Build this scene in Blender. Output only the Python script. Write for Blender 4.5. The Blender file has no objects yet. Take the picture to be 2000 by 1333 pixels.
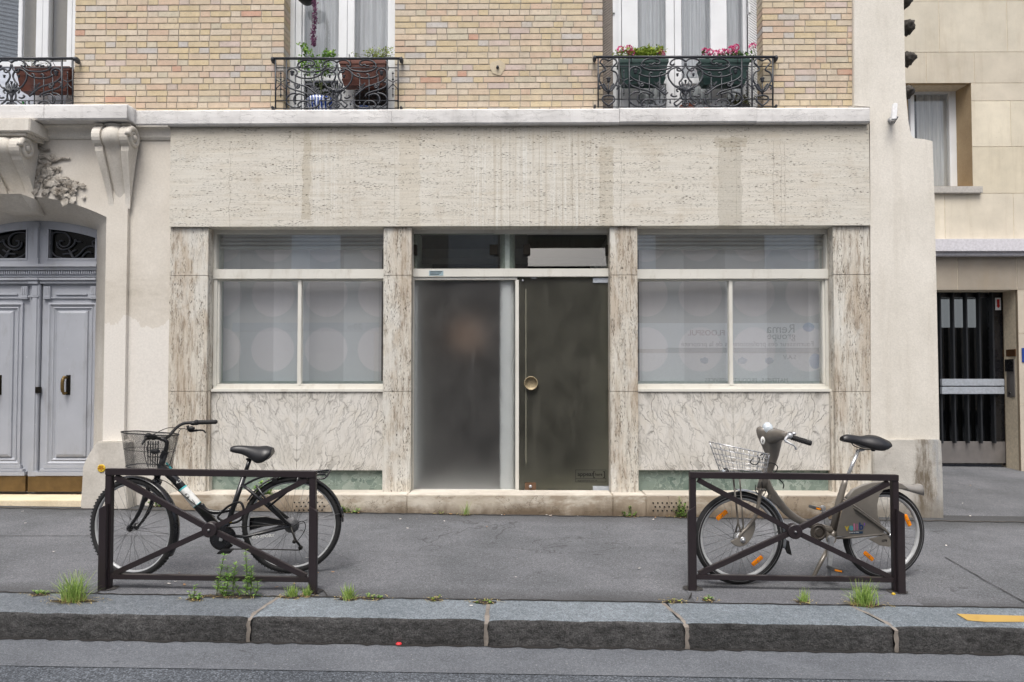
import bpy, bmesh, math, random
from mathutils import Vector, Matrix, noise as mnoise
random.seed(7)
C = bpy.context.scene.collection
S = bpy.context.scene
R = math.radians

# ------------------------------------------------------------------ camera, sky, sun, exposure
CAM_POS = Vector((0.0, -7.0, 1.37))
PITCH, YAW, SHX, SHY, LENS = R(1.6), R(0.56), 0.0, 0.01664, 24.0
cd = bpy.data.cameras.new('camera'); cam = bpy.data.objects.new('camera', cd); C.objects.link(cam)
cam.location = CAM_POS; cam.rotation_euler = (R(90) + PITCH, 0, YAW)
cd.sensor_width = 36; cd.sensor_fit = 'HORIZONTAL'; cd.lens = LENS; cd.shift_x = SHX; cd.shift_y = SHY
cd.clip_start = 0.05; cd.clip_end = 500
S.camera = cam

SUN_EL, SUN_AZ = R(62), R(188)          # bright overcast, light from above and from the street side
w = bpy.data.worlds.new('World'); S.world = w; w.use_nodes = True
wn = w.node_tree; bg = wn.nodes['Background']
sky = wn.nodes.new('ShaderNodeTexSky'); sky.sky_type = 'NISHITA'; sky.sun_disc = False
sky.sun_elevation = SUN_EL; sky.sun_rotation = SUN_AZ
sky.air_density = 1.0; sky.dust_density = 6.0; sky.ozone_density = 1.0
hs = wn.nodes.new('ShaderNodeHueSaturation'); hs.inputs['Saturation'].default_value = 0.62
wn.links.new(sky.outputs[0], hs.inputs['Color']); wn.links.new(hs.outputs[0], bg.inputs['Color'])
bg.inputs['Strength'].default_value = 0.122
sd = bpy.data.lights.new('sun', 'SUN'); sun = bpy.data.objects.new('sun', sd); C.objects.link(sun)
sd.energy = 1.25; sd.angle = R(25); sd.color = (1.0, 1.0, 0.965)
# sun_rotation 180 deg = light from -Y
az = SUN_AZ
sdir = Vector((math.sin(az) * math.cos(SUN_EL), math.cos(az) * math.cos(SUN_EL), math.sin(SUN_EL)))
sun.rotation_euler = (-sdir).to_track_quat('-Z', 'Y').to_euler()
S.view_settings.view_transform = 'Standard'; S.view_settings.look = 'None'
S.view_settings.gamma = 1.0; S.view_settings.use_curve_mapping = False
S.view_settings.exposure = 0.70
S.cycles.use_denoising = True
S.cycles.max_bounces = 10; S.cycles.transparent_max_bounces = 16; S.cycles.transmission_bounces = 8
S.cycles.sample_clamp_indirect = 6.0

# ------------------------------------------------------------------ measuring: photo pixel -> point on a real plane
CM = Matrix.Rotation(YAW, 3, 'Z') @ Matrix.Rotation(R(90) + PITCH, 3, 'X')
def ray(px, py):
    return CM @ Vector((((px - 1000) / 2000 + SHX) * 36, ((666.5 - py) / 2000 + SHY) * 36, -LENS))
def P(px, py, Y):
    d = ray(px, py); return CAM_POS + d * ((Y - CAM_POS.y) / d.y)
def PP(px, py, p0, nrm):
    d = ray(px, py); return CAM_POS + d * ((p0 - CAM_POS).dot(nrm) / d.dot(nrm))
def rc(x0, y0, x1, y1, Y):
    """pixel rectangle on plane Y -> X0, X1, Z0, Z1"""
    ym, xm = (y0 + y1) / 2, (x0 + x1) / 2
    return P(x0, ym, Y).x, P(x1, ym, Y).x, P(xm, y1, Y).z, P(xm, y0, Y).z
SLX, SLY = -0.012, 0.03
def G(x, y):
    return SLX * x + SLY * y
GN = Vector((-SLX, -SLY, 1)).normalized()
def PG(px, py):
    return PP(px, py, Vector((0, 0, 0)), GN)

# ------------------------------------------------------------------ mesh helpers
def box(bm, x0, x1, y0, y1, z0, z1, bev=0.0):
    vs = [bm.verts.new((x, y, z)) for x in (x0, x1) for y in (y0, y1) for z in (z0, z1)]
    q = [(0, 1, 3, 2), (4, 6, 7, 5), (0, 4, 5, 1), (2, 3, 7, 6), (0, 2, 6, 4), (1, 5, 7, 3)]
    fs = [bm.faces.new([vs[i] for i in f]) for f in q]
    if bev > 0:
        es = list({e for f in fs for e in f.edges})
        bmesh.ops.bevel(bm, geom=es, offset=bev, segments=2, affect='EDGES', clamp_overlap=True)
    return fs
def pbox(bm, x0, y0, x1, y1, Y0, Y1, bev=0.0, Yref=None):
    """box whose front face fills a measured rectangle on plane Y0, going back to Y1"""
    X0, X1, Z0, Z1 = rc(x0, y0, x1, y1, Y0 if Yref is None else Yref)
    return box(bm, X0, X1, Y0, Y1, Z0, Z1, bev)
def obox(bm, c, ax, ay, az, bev=0.0):
    """oriented box: centre and three half-axis vectors"""
    c, ax, ay, az = Vector(c), Vector(ax), Vector(ay), Vector(az)
    vs = [bm.verts.new(c + ax * i + ay * j + az * k) for i in (-1, 1) for j in (-1, 1) for k in (-1, 1)]
    q = [(0, 1, 3, 2), (4, 6, 7, 5), (0, 4, 5, 1), (2, 3, 7, 6), (0, 2, 6, 4), (1, 5, 7, 3)]
    fs = [bm.faces.new([vs[i] for i in f]) for f in q]
    if bev > 0:
        es = list({e for f in fs for e in f.edges})
        bmesh.ops.bevel(bm, geom=es, offset=bev, segments=2, affect='EDGES', clamp_overlap=True)
def prism(bm, pts, y0, y1, bev=0.0):
    """polygon of (x,z) extruded from y0 to y1"""
    a = [bm.verts.new((x, y0, z)) for x, z in pts]; b = [bm.verts.new((x, y1, z)) for x, z in pts]
    n = len(pts)
    f0 = bm.faces.new(a); f1 = bm.faces.new(b[::-1]); fs = [f0, f1]
    for i in range(n):
        fs.append(bm.faces.new((a[i], b[i], b[(i + 1) % n], a[(i + 1) % n])))
    if bev > 0:
        es = [e for e in f0.edges]
        bmesh.ops.bevel(bm, geom=es, offset=bev, segments=2, affect='EDGES', clamp_overlap=True)
    return fs
def extr_x(bm, prof, xs):
    """profile of (y,z) extruded along x positions xs = list of (x, dy)"""
    rings = [[bm.verts.new((x, y + dy, z)) for y, z in prof] for x, dy in xs]
    n = len(prof)
    for a, b in zip(rings, rings[1:]):
        for i in range(n):
            bm.faces.new((a[i], a[(i + 1) % n], b[(i + 1) % n], b[i]))
    bm.faces.new(rings[0]); bm.faces.new(rings[-1][::-1])
def cr(pts, k=6, closed=False):
    pts = [Vector(p) for p in pts]; n = len(pts); out = []
    rng = range(n) if closed else range(n - 1)
    for i in rng:
        p0 = pts[(i - 1) % n] if (closed or i > 0) else pts[0] * 2 - pts[1]
        p1, p2 = pts[i], pts[(i + 1) % n]
        p3 = pts[(i + 2) % n] if (closed or i + 2 < n) else pts[-1] * 2 - pts[-2]
        for j in range(k):
            t = j / k
            out.append(0.5 * ((2 * p1) + (p2 - p0) * t + (2 * p0 - 5 * p1 + 4 * p2 - p3) * t * t + (3 * p1 - p0 - 3 * p2 + p3) * t ** 3))
    if not closed: out.append(pts[-1])
    return out
def tube(bm, pts, r, n=8, closed=False, flat=1.0, up=None):
    pts = [Vector(p) for p in pts]; m = len(pts)
    rs = r if isinstance(r, (list, tuple)) else [r] * m
    if len(rs) != m:
        rs = [rs[0] + (rs[-1] - rs[0]) * i / (m - 1) for i in range(m)] if len(rs) == 2 else \
             [rs[min(int(i * len(rs) / m), len(rs) - 1)] for i in range(m)]
    T = []
    for i in range(m):
        a = pts[(i - 1) % m] if (closed or i > 0) else pts[i]
        b = pts[(i + 1) % m] if (closed or i < m - 1) else pts[i]
        t = (b - a)
        T.append(t.normalized() if t.length > 1e-9 else Vector((0, 0, 1)))
    u = Vector(up) if up else (Vector((0, 1, 0)) if abs(T[0].y) < 0.9 else Vector((1, 0, 0)))
    u = (u - T[0] * u.dot(T[0])).normalized()
    rings = []
    for i in range(m):
        u = (u - T[i] * u.dot(T[i]))
        u = u.normalized() if u.length > 1e-6 else T[i].orthogonal().normalized()
        v = T[i].cross(u)
        rings.append([bm.verts.new(pts[i] + (u * math.cos(2 * math.pi * j / n) * flat + v * math.sin(2 * math.pi * j / n)) * rs[i]) for j in range(n)])
    lim = m if closed else m - 1
    for i in range(lim):
        a, b = rings[i], rings[(i + 1) % m]
        for j in range(n):
            f = bm.faces.new((a[j], a[(j + 1) % n], b[(j + 1) % n], b[j])); f.smooth = True
    if not closed:
        bm.faces.new(rings[0][::-1]); bm.faces.new(rings[-1])
def lathe(bm, prof, org, axis, n=16, smooth=True, arc=None):
    """profile of (radius, height) turned about axis at org"""
    org, ax = Vector(org), Vector(axis).normalized()
    u = ax.orthogonal().normalized(); v = ax.cross(u)
    rings = []
    for r, h in prof:
        if r < 1e-6: rings.append([bm.verts.new(org + ax * h)])
        else: rings.append([bm.verts.new(org + ax * h + (u * math.cos(2 * math.pi * j / n) + v * math.sin(2 * math.pi * j / n)) * r) for j in range(n)])
    for a, b in zip(rings, rings[1:]):
        for j in range(n):
            k = (j + 1) % n
            if len(a) == 1 and len(b) == 1: continue
            if len(a) == 1: f = bm.faces.new((a[0], b[k], b[j]))
            elif len(b) == 1: f = bm.faces.new((a[j], a[k], b[0]))
            else: f = bm.faces.new((a[j], a[k], b[k], b[j]))
            f.smooth = smooth
def cyl(bm, a, b, r, n=12, r2=None):
    a, b = Vector(a), Vector(b); h = (b - a).length; r2 = r if r2 is None else r2
    lathe(bm, [(0, 0), (r, 0)], a, b - a, n, False)
    lathe(bm, [(r, 0), (r2, h)], a, b - a, n, True)
    lathe(bm, [(r2, h), (0, h)], a, b - a, n, False)
def loft(bm, rings, closed=True, caps=True, smooth=True):
    vr = [[bm.verts.new(p) for p in r] for r in rings]; n = len(vr[0])
    for a, b in zip(vr, vr[1:]):
        for j in range(n if closed else n - 1):
            f = bm.faces.new((a[j], a[(j + 1) % n], b[(j + 1) % n], b[j])); f.smooth = smooth
    if caps:
        bm.faces.new(vr[0][::-1]); bm.faces.new(vr[-1])
    return vr
def blob(bm, c, rx, ry, rz, sub=2, jit=0.0):
    t = bmesh.ops.create_icosphere(bm, subdivisions=sub, radius=1.0)
    for v in t['verts']:
        k = 1 + (mnoise.noise(v.co * 2.3 + Vector(c) * 9) * jit if jit else 0)
        v.co = Vector((v.co.x * rx * k + c[0], v.co.y * ry * k + c[1], v.co.z * rz * k + c[2]))
        for f in v.link_faces: f.smooth = True

# ------------------------------------------------------------------ object helpers
WLOC = {}
def bmn(): return bmesh.new()
def thing(name, label, cat, loc, group=None):
    o = bpy.data.objects.new(name, None); C.objects.link(o)
    o.location = loc; o.empty_display_size = 0.1
    WLOC[o.name] = Vector(loc); o['label'] = label; o['category'] = cat
    if group: o['group'] = group
    return o
def mk(name, bm, m, parent=None, label=None, keep=False, recalc=True):
    """link the bmesh (world coordinates) as one object under its thing or part"""
    if recalc: bmesh.ops.recalc_face_normals(bm, faces=bm.faces)
    me = bpy.data.meshes.new(name)
    org = WLOC[parent.name] if parent else Vector((0, 0, 0))
    if not keep:
        for v in bm.verts: v.co -= org
    bm.to_mesh(me); bm.free()
    for mm in (m if isinstance(m, (list, tuple)) else [m]): me.materials.append(mm)
    o = bpy.data.objects.new(name, me); C.objects.link(o)
    if parent: o.parent = parent
    WLOC[o.name] = org.copy()
    if label: o['label'] = label
    return o
def single(name, bm, m, label, cat, loc, group=None):
    loc = Vector(loc)
    for v in bm.verts: v.co -= loc
    o = mk(name, bm, m); o.location = loc; WLOC[o.name] = loc
    o['label'] = label; o['category'] = cat
    if group: o['group'] = group
    return o
def struct(name, bm, m):
    o = mk(name, bm, m); o['kind'] = 'structure'; return o
def textbm(s, size, org, ux, uz, m=None, depth=0.0015, align='LEFT', bold=0.0, sx=1.0):
    """lettering as a bmesh: org = baseline start, ux = reading direction, uz = up"""
    cu = bpy.data.curves.new('lettering', 'FONT'); cu.body = s; cu.size = size
    cu.extrude = depth; cu.align_x = align; cu.resolution_u = 3; cu.offset = bold
    t = bpy.data.objects.new('lettering', cu); C.objects.link(t)
    dg = bpy.context.evaluated_depsgraph_get(); dg.update()
    me = bpy.data.meshes.new_from_object(t.evaluated_get(dg))
    bpy.data.objects.remove(t); bpy.data.curves.remove(cu)
    ux, uz = Vector(ux).normalized(), Vector(uz).normalized(); uy = ux.cross(uz)
    bm = bmesh.new(); bm.from_mesh(me); bpy.data.meshes.remove(me)
    for v in bm.verts:
        v.co = Vector(org) + ux * v.co.x * sx + uz * v.co.y - uy * v.co.z
    return bm
def join(bm, other):
    me = bpy.data.meshes.new('t'); other.to_mesh(me); other.free(); bm.from_mesh(me); bpy.data.meshes.remove(me)
# ------------------------------------------------------------------ materials (node based)
def srgb(r, g, b, k=1.0):
    f = lambda c: ((c / 255) / 12.92 if c / 255 <= 0.04045 else ((c / 255 + 0.055) / 1.055) ** 2.4) * k
    return (f(r), f(g), f(b), 1)
class NT:
    def __init__(s, name, rough=0.7, col=(0.5, 0.5, 0.5, 1), metal=0.0, spec=0.5):
        s.m = bpy.data.materials.new(name); s.m.use_nodes = True; s.t = s.m.node_tree
        s.b = s.t.nodes['Principled BSDF']; s.out = s.t.nodes['Material Output']
        s.b.inputs['Roughness'].default_value = rough; s.b.inputs['Base Color'].default_value = col
        s.b.inputs['Metallic'].default_value = metal; s.b.inputs['Specular IOR Level'].default_value = spec
        s._co = None
    def n(s, typ, props=None, ins=None):
        k = s.t.nodes.new(typ)
        for a, b in (props or {}).items(): setattr(k, a, b)
        for a, b in (ins or {}).items(): s.set(k.inputs[a], b)
        return k
    def set(s, sock, v):
        if isinstance(v, bpy.types.NodeSocket): s.t.links.new(v, sock)
        else: sock.default_value = v
    @property
    def co(s):
        if s._co is None: s._co = s.n('ShaderNodeTexCoord').outputs['Object']
        return s._co
    def map(s, scale=(1, 1, 1), rot=(0, 0, 0), loc=(0, 0, 0), co=None):
        return s.n('ShaderNodeMapping', None, {'Vector': co or s.co, 'Scale': scale, 'Rotation': rot, 'Location': loc}).outputs[0]
    def noise(s, scale, detail=4, rough=0.55, co=None, dist=0.0):
        return s.n('ShaderNodeTexNoise', None, {'Vector': co or s.co, 'Scale': scale, 'Detail': detail, 'Roughness': rough, 'Distortion': dist}).outputs['Fac']
    def voro(s, scale, feat='F1', co=None, out='Distance', rand=1.0):
        return s.n('ShaderNodeTexVoronoi', {'feature': feat}, {'Vector': co or s.co, 'Scale': scale, 'Randomness': rand}).outputs[out]
    def ramp(s, fac, stops):
        k = s.n('ShaderNodeValToRGB', None, {'Fac': fac}); e = k.color_ramp.elements
        while len(e) < len(stops): e.new(0.5)
        for i, (p, c) in enumerate(stops):
            e[i].position = p; e[i].color = c if isinstance(c, (tuple, list)) else (c, c, c, 1)
        return k.outputs['Color']
    def mix(s, fac, a, b, mode='MIX'):
        k = s.n('ShaderNodeMix', {'data_type': 'RGBA', 'blend_type': mode})
        s.set(k.inputs['Factor'], fac); s.set(k.inputs['A'], a) if False else s.set(k.inputs[6], a); s.set(k.inputs[7], b)
        return k.outputs[2]
    def math(s, op, a, b=0.0, c=0.0):
        k = s.n('ShaderNodeMath', {'operation': op}); s.set(k.inputs[0], a); s.set(k.inputs[1], b)
        if op in ('MULTIPLY_ADD', 'SMOOTH_MIN', 'WRAP'): s.set(k.inputs[2], c)
        return k.outputs[0]
    def sep(s, co=None):
        k = s.n('ShaderNodeSeparateXYZ', None, {'Vector': co or s.co}); return k.outputs
    def comb(s, x, y, z):
        k = s.n('ShaderNodeCombineXYZ', None, {'X': x, 'Y': y, 'Z': z}); return k.outputs[0]
    def color(s, c): s.set(s.b.inputs['Base Color'], c)
    def rough(s, r): s.set(s.b.inputs['Roughness'], r)
    def bump(s, h, strength=0.3, dist=0.01):
        k = s.n('ShaderNodeBump', None, {'Height': h, 'Strength': strength, 'Distance': dist})
        s.t.links.new(k.outputs[0], s.b.inputs['Normal']); return s
    def attr(s, name='tint'):
        return s.n('ShaderNodeAttribute', {'attribute_name': name}).outputs['Color']

def plain(name, col, rough=0.5, metal=0.0, var=0.12, scale=30, bump=0.0, coat=0.0, spec=0.5):
    k = NT(name, rough, col, metal, spec)
    f = k.noise(scale, 3)
    k.color(k.mix(1.0, col, k.ramp(f, [(0.3, 1 - var), (0.7, 1 + var)]), 'MULTIPLY'))
    k.rough(k.math('ADD', k.math('MULTIPLY', k.noise(scale * 0.6, 4), 0.25), rough - 0.12))
    if bump: k.bump(f, bump, 0.004)
    if coat: k.b.inputs['Coat Weight'].default_value = coat; k.b.inputs['Coat Roughness'].default_value = 0.1
    return k.m

def m_brick():
    k = NT('yellow_brick', 0.9, spec=0.2)
    c = k.attr()
    c = k.mix(1.0, c, k.ramp(k.noise(14, 5, 0.65), [(0.25, 0.82), (0.75, 1.12)]), 'MULTIPLY')
    c = k.mix(k.ramp(k.noise(5, 6, 0.7, k.map((1, 1, 2))), [(0.42, 0.1), (0.7, 0.55)]), c, srgb(206, 194, 172, .8))
    c = k.mix(k.ramp(k.noise(1.3, 6, 0.7, k.map((3, 1, 0.7), loc=(3, 0, 1))), [(0.54, 0.0), (0.75, 0.35)]), c, srgb(140, 126, 108))
    c = k.mix(k.ramp(k.noise(90, 3), [(0.60, 0.0), (0.72, 0.5)]), c, (0.16, 0.12, 0.09, 1))
    c = k.mix(k.ramp(k.noise(1.1, 5, 0.6), [(0.55, 0.0), (0.8, 0.35)]), c, (0.30, 0.24, 0.18, 1))
    k.color(c); k.bump(k.noise(60, 6, 0.7), 0.35, 0.004); return k.m
def m_mortar():
    k = NT('brick_mortar', 0.95, spec=0.1)
    k.color(k.ramp(k.noise(20, 5), [(0.3, (0.30, 0.265, 0.22, 1)), (0.7, (0.45, 0.40, 0.34, 1))])); k.bump(k.noise(80, 4), 0.4, 0.004); return k.m

def m_travertine(name, vertical=False, dirt_shade=0.4):
    k = NT(name, 0.75, spec=0.25)
    x, y, z = k.sep()
    sc = (7, 7, 0.8) if vertical else (0.8, 7, 7)
    band = k.noise(2.2, 7, 0.65, k.map(sc))
    c = k.ramp(band, [(0.30, srgb(206, 196, 182)), (0.5, srgb(221, 214, 204)), (0.70, srgb(214, 204, 190))])
    c = k.mix(k.ramp(k.noise(1.3, 5, 0.6), [(0.4, 0.0), (0.7, 0.5)]), c, srgb(226, 221, 213))
    # rows of small open pores along the bedding
    fine = (20, 20, 4.5) if vertical else (4.0, 20, 20)
    p1 = k.noise(7.0, 2, 0.5, k.map(fine)); p2 = k.noise(15.0, 2, 0.5, k.map(fine, loc=(3, 1, 5)))
    m1 = k.ramp(k.noise(2.4, 4, 0.65, k.map((9, 9, 0.9) if vertical else (0.9, 9, 9), loc=(2, 0, 1))), [(0.47, 0.0), (0.58, 1.0)])
    pit = k.math('MULTIPLY', k.ramp(p1, [(0.575 if vertical else 0.59, 0.0), (0.62, 1.0)]), m1)
    pit2 = k.math('MULTIPLY', k.ramp(p2, [(0.62, 0.0), (0.67, 0.8)]), k.ramp(k.noise(1.6, 4, 0.6, k.map(sc, loc=(7, 0, 4))), [(0.4, 0.15), (0.6, 1.0)]))
    pit = k.math('MAXIMUM', pit, pit2)
    if vertical:
        d = k.noise(1.5, 6, 0.7, k.map((3.0, 3, 0.55), loc=(1, 2, 7)))
        c = k.mix(k.ramp(d, [(0.42, 0.0), (0.60, dirt_shade)]), c, srgb(172, 148, 122))
        s2 = k.noise(3.2, 7, 0.8, k.map((9, 9, 1.3), loc=(5, 0, 3)))
        c = k.mix(k.ramp(s2, [(0.49, 0.0), (0.60, dirt_shade * 1.25)]), c, srgb(122, 102, 84))
        low = k.ramp(z, [(0.0, 1.0), (1.0, 0.0)])
        wh = k.ramp(k.noise(1.2, 5, 0.7, k.map((2, 2, 1.0), loc=(9, 3, 1))), [(0.52, 0.0), (0.62, 0.7)])
        c = k.mix(wh, c, srgb(226, 222, 216))
    else:
        # rain runs below the window guards: thin streaks, pale and dark, only on some stretches
        st = k.noise(1.0, 5, 0.7, k.map((30, 1, 0.35)))
        def span(a, b, e=0.12):
            return k.math('MULTIPLY', k.ramp(k.math('DIVIDE', k.math('SUBTRACT', x, a), e), [(0.0, 0.0), (1.0, 1.0)]), k.ramp(k.math('DIVIDE', k.math('SUBTRACT', b, x), e), [(0.0, 0.0), (1.0, 1.0)]))
        run = k.math('MAXIMUM', span(-0.75, 1.12, 0.4), k.math('MULTIPLY', span(-2.35, -1.55, 0.3), 0.7))
        dk_ = k.math('MULTIPLY', k.math('MULTIPLY', k.ramp(st, [(0.50, 0.0), (0.60, 1.0)]), run), k.math('MULTIPLY', k.ramp(k.math('ADD', z, k.math('MULTIPLY', k.noise(2.0, 3, 0.5, k.map((9, 1, 0.2))), 0.9)), [(0.0, 0.5), (1.0, 0.5)]), 0.75))
        c = k.mix(dk_, c, srgb(178, 164, 144))
        wt = k.math('MULTIPLY', k.math('MULTIPLY', k.ramp(k.noise(1.0, 5, 0.7, k.map((34, 1, 0.4), loc=(4, 0, 2))), [(0.52, 0.0), (0.6, 1.0)]), run), 0.6)
        c = k.mix(wt, c, srgb(234, 231, 226))
        wob = k.math('MULTIPLY', k.math('SUBTRACT', k.noise(6, 4), 0.5), 0.10)
        xx = k.math('ADD', x, wob)
        def patch(a, b, z0, z1, col, w_):
            nonlocal c
            fx_ = k.math('MULTIPLY', k.math('GREATER_THAN', xx, a), k.math('LESS_THAN', xx, b)); fz_ = k.math('MULTIPLY', k.math('GREATER_THAN', z, z0), k.math('LESS_THAN', k.math('ADD', z, wob), z1))
            c = k.mix(k.math('MULTIPLY', k.math('MULTIPLY', fx_, fz_), w_), c, col)
        patch(2.06, 2.30, 2.9, 3.83, srgb(176, 168, 154), 0.42); patch(2.02, 2.36, 3.74, 3.84, srgb(176, 166, 150), 0.5)
        patch(0.83, 0.98, 2.9, 3.75, srgb(186, 174, 154), 0.4); patch(-2.24, -2.16, 3.0, 3.95, srgb(184, 172, 152), 0.5)
        patch(-1.23, -1.02, 2.9, 3.95, srgb(206, 194, 176), 0.4)
        for xa in (2.62, 2.70, 2.74, 1.05, -3.0, 0.55): patch(xa, xa + 0.007, 2.9, 3.8, srgb(140, 126, 108), 0.35)
        c = k.mix(k.ramp(k.noise(2.0, 6, 0.7, k.map((2.0, 1, 1.4), loc=(1, 2, 7))), [(0.54, 0.0), (0.75, dirt_shade)]), c, srgb(176, 156, 130))
        top_grime_shade = k.math('MULTIPLY', k.ramp(k.math('ADD', k.math('SUBTRACT', z, 3.74), k.math('MULTIPLY', k.noise(4, 5, 0.7, k.map((2, 1, 1))), 0.16)), [(0.02, 0.0), (0.30, 0.55)]), 1.0)  # grime plus the cornice's shade, painted into the colour along the top
        c = k.mix(top_grime_shade, c, srgb(172, 160, 142))
    c = k.mix(k.math('MULTIPLY', pit, 0.85), c, srgb(74, 65, 56))
    c = k.mix(1.0, c, k.ramp(k.noise(1.0, 5, 0.6, k.map((60, 60, 1.5) if vertical else (1.5, 60, 60)), 0.3), [(0.35, 0.93), (0.65, 1.05)]), 'MULTIPLY')
    k.color(k.mix(1.0, c, (0.875, 0.895, 0.885, 1), 'MULTIPLY'))
    k.bump(k.math('SUBTRACT', k.math('MULTIPLY', k.noise(40, 4), 0.15), pit), 0.6, 0.006); return k.m

def m_marble(xc):
    """white marble with slanting grey veins, book-matched about x = xc"""
    k = NT('veined_white_marble', 0.45, spec=0.4)
    x, y, z = k.sep()
    ax = k.math('ABSOLUTE', k.math('SUBTRACT', x, xc))
    co = k.comb(ax, 0.0, z)
    wn_ = k.n('ShaderNodeTexNoise', None, {'Vector': co, 'Scale': 3.2, 'Detail': 5.0, 'Roughness': 0.6}).outputs['Color']
    wv = k.n('ShaderNodeVectorMath', {'operation': 'MULTIPLY_ADD'}, {0: wn_, 1: (0.22, 0.0, 0.22), 2: co}).outputs[0]
    w2_ = k.n('ShaderNodeTexNoise', None, {'Vector': co, 'Scale': 15.0, 'Detail': 4.0, 'Roughness': 0.65}).outputs['Color']
    wv = k.n('ShaderNodeVectorMath', {'operation': 'MULTIPLY_ADD'}, {0: w2_, 1: (0.04, 0.0, 0.06), 2: wv}).outputs[0]
    rot = k.map((1, 1, 1), (0, R(-20), 0), co=wv)
    def web(scale, sx, wdt, wgt, loc=(0, 0, 0)):
        e = k.voro(scale, 'DISTANCE_TO_EDGE', k.map((sx, 1, 1), loc=loc, co=rot))
        th = k.ramp(k.noise(5, 4, 0.6, k.map((1.6, 1, 1), loc=loc, co=rot)), [(0.38, 0.0), (0.60, 1.0)])
        return k.math('MULTIPLY', k.math('MULTIPLY', k.ramp(e, [(0.0, 1.0), (wdt * 0.35, 0.55), (wdt, 0.0)]), th), wgt)
    v = k.math('MAXIMUM', web(3.2, 4.6, 0.050, 1.0), k.math('MAXIMUM', web(6.0, 3.4, 0.050, 0.75, (3, 0, 7)), web(1.8, 6.0, 0.036, 1.0, (6, 0, 2))))
    v = k.math('MULTIPLY', v, k.ramp(k.noise(1.5, 3, 0.5, rot), [(0.32, 0.45), (0.6, 1.0)]))
    base = k.ramp(k.noise(2.0, 5, 0.6, k.map((2, 1, 1), co=rot)), [(0.3, srgb(206, 202, 193)), (0.55, srgb(226, 223, 217)), (0.8, srgb(218, 211, 197))])
    c = k.mix(v, base, srgb(64, 60, 54))
    c = k.mix(k.ramp(k.noise(3, 5, 0.7, k.map((5, 1, 0.8))), [(0.55, 0.0), (0.75, 0.2)]), c, srgb(160, 144, 122))
    k.color(k.mix(1.0, c, (0.84, 0.835, 0.83, 1), 'MULTIPLY')); k.rough(k.math('ADD', k.math('MULTIPLY', k.noise(5, 4), 0.3), 0.3)); return k.m
def m_greenmarble():
    k = NT('green_marble', 0.45, spec=0.4)
    co = k.map((1, 1, 1.15))
    nz = k.noise(6, 4, 0.6)
    dco = k.n('ShaderNodeVectorMath', {'operation': 'ADD'}, {0: co, 1: k.n('ShaderNodeTexNoise', None, {'Vector': k.co, 'Scale': 5.0, 'Detail': 4.0}).outputs['Color']}).outputs[0]
    e = k.voro(5.2, 'DISTANCE_TO_EDGE', dco)
    cell = k.voro(5.2, 'F1', dco, 'Color')
    base = k.ramp(k.n('ShaderNodeSeparateColor', None, {'Color': cell}).outputs[0], [(0.1, srgb(112, 128, 120)), (0.4, srgb(146, 160, 150)), (0.6, srgb(92, 110, 102)), (0.9, srgb(164, 174, 165))])
    base = k.mix(k.ramp(nz, [(0.35, 0.0), (0.7, 0.7)]), base, srgb(132, 148, 139))
    c = k.mix(k.ramp(e, [(0.0, 0.7), (0.035, 0.0)]), base, srgb(176, 188, 178))
    c = k.mix(k.ramp(k.noise(16, 5, 0.7), [(0.55, 0.0), (0.72, 0.4)]), c, srgb(74, 84, 74))
    k.color(k.mix(1.0, c, (0.8, 0.8, 0.8, 1), 'MULTIPLY')); return k.m

def m_stone(name, c0, c1, dirt_shade=(150, 138, 120), dk=0.35, scale=2.2, bump=0.3, streak=(3, 3, 0.5), rough=0.85, fine=55):
    k = NT(name, rough, spec=0.2)
    c = k.ramp(k.noise(scale, 6, 0.62), [(0.3, srgb(*c0)), (0.7, srgb(*c1))])
    c = k.mix(k.ramp(k.noise(1.2, 6, 0.7, k.map(streak)), [(0.5, 0.0), (0.78, dk)]), c, srgb(*dirt_shade))
    c = k.mix(1.0, c, k.ramp(k.noise(fine, 3), [(0.3, 0.92), (0.7, 1.06)]), 'MULTIPLY')
    k.color(c); k.bump(k.math('ADD', k.math('MULTIPLY', k.noise(fine, 5, 0.65), 0.5), k.noise(9, 5, 0.6)), bump, 0.006); return k.m
def m_limewall():
    """limestone with a paler repainted lower half and grime left above it"""
    k = NT('repainted_limestone', 0.85, spec=0.2)
    x, y, z = k.sep()
    c = k.ramp(k.noise(1.6, 6, 0.62), [(0.3, srgb(198, 191, 180)), (0.7, srgb(214, 208, 198))])
    e = k.math('ADD', z, k.math('MULTIPLY', k.math('SUBTRACT', k.noise(2.2, 5, 0.6, k.map((1.5, 1, 0.7))), 0.5), 0.5))
    gr = k.math('MULTIPLY', k.ramp(k.math('ABSOLUTE', k.math('SUBTRACT', e, 2.25)), [(0.0, 0.5), (0.35, 0.0)]), k.ramp(k.noise(3, 6, 0.7, k.map((1.2, 1, 4))), [(0.4, 0.1), (0.65, 1.0)]))
    c = k.mix(gr, c, srgb(168, 160, 146))
    c = k.mix(k.math('MULTIPLY', k.math('LESS_THAN', e, 1.93), 0.75), c, srgb(221, 217, 211))
    c = k.mix(k.math('MULTIPLY', k.ramp(z, [(0.2, 1.0), (0.75, 0.0)]), k.ramp(k.noise(4, 6, 0.7), [(0.4, 0.0), (0.7, 0.5)])), c, srgb(158, 148, 132))
    k.color(k.mix(1.0, c, k.ramp(k.noise(55, 3), [(0.3, 0.94), (0.7, 1.05)]), 'MULTIPLY')); k.bump(k.noise(30, 6, 0.7), 0.25, 0.006); return k.m
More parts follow.
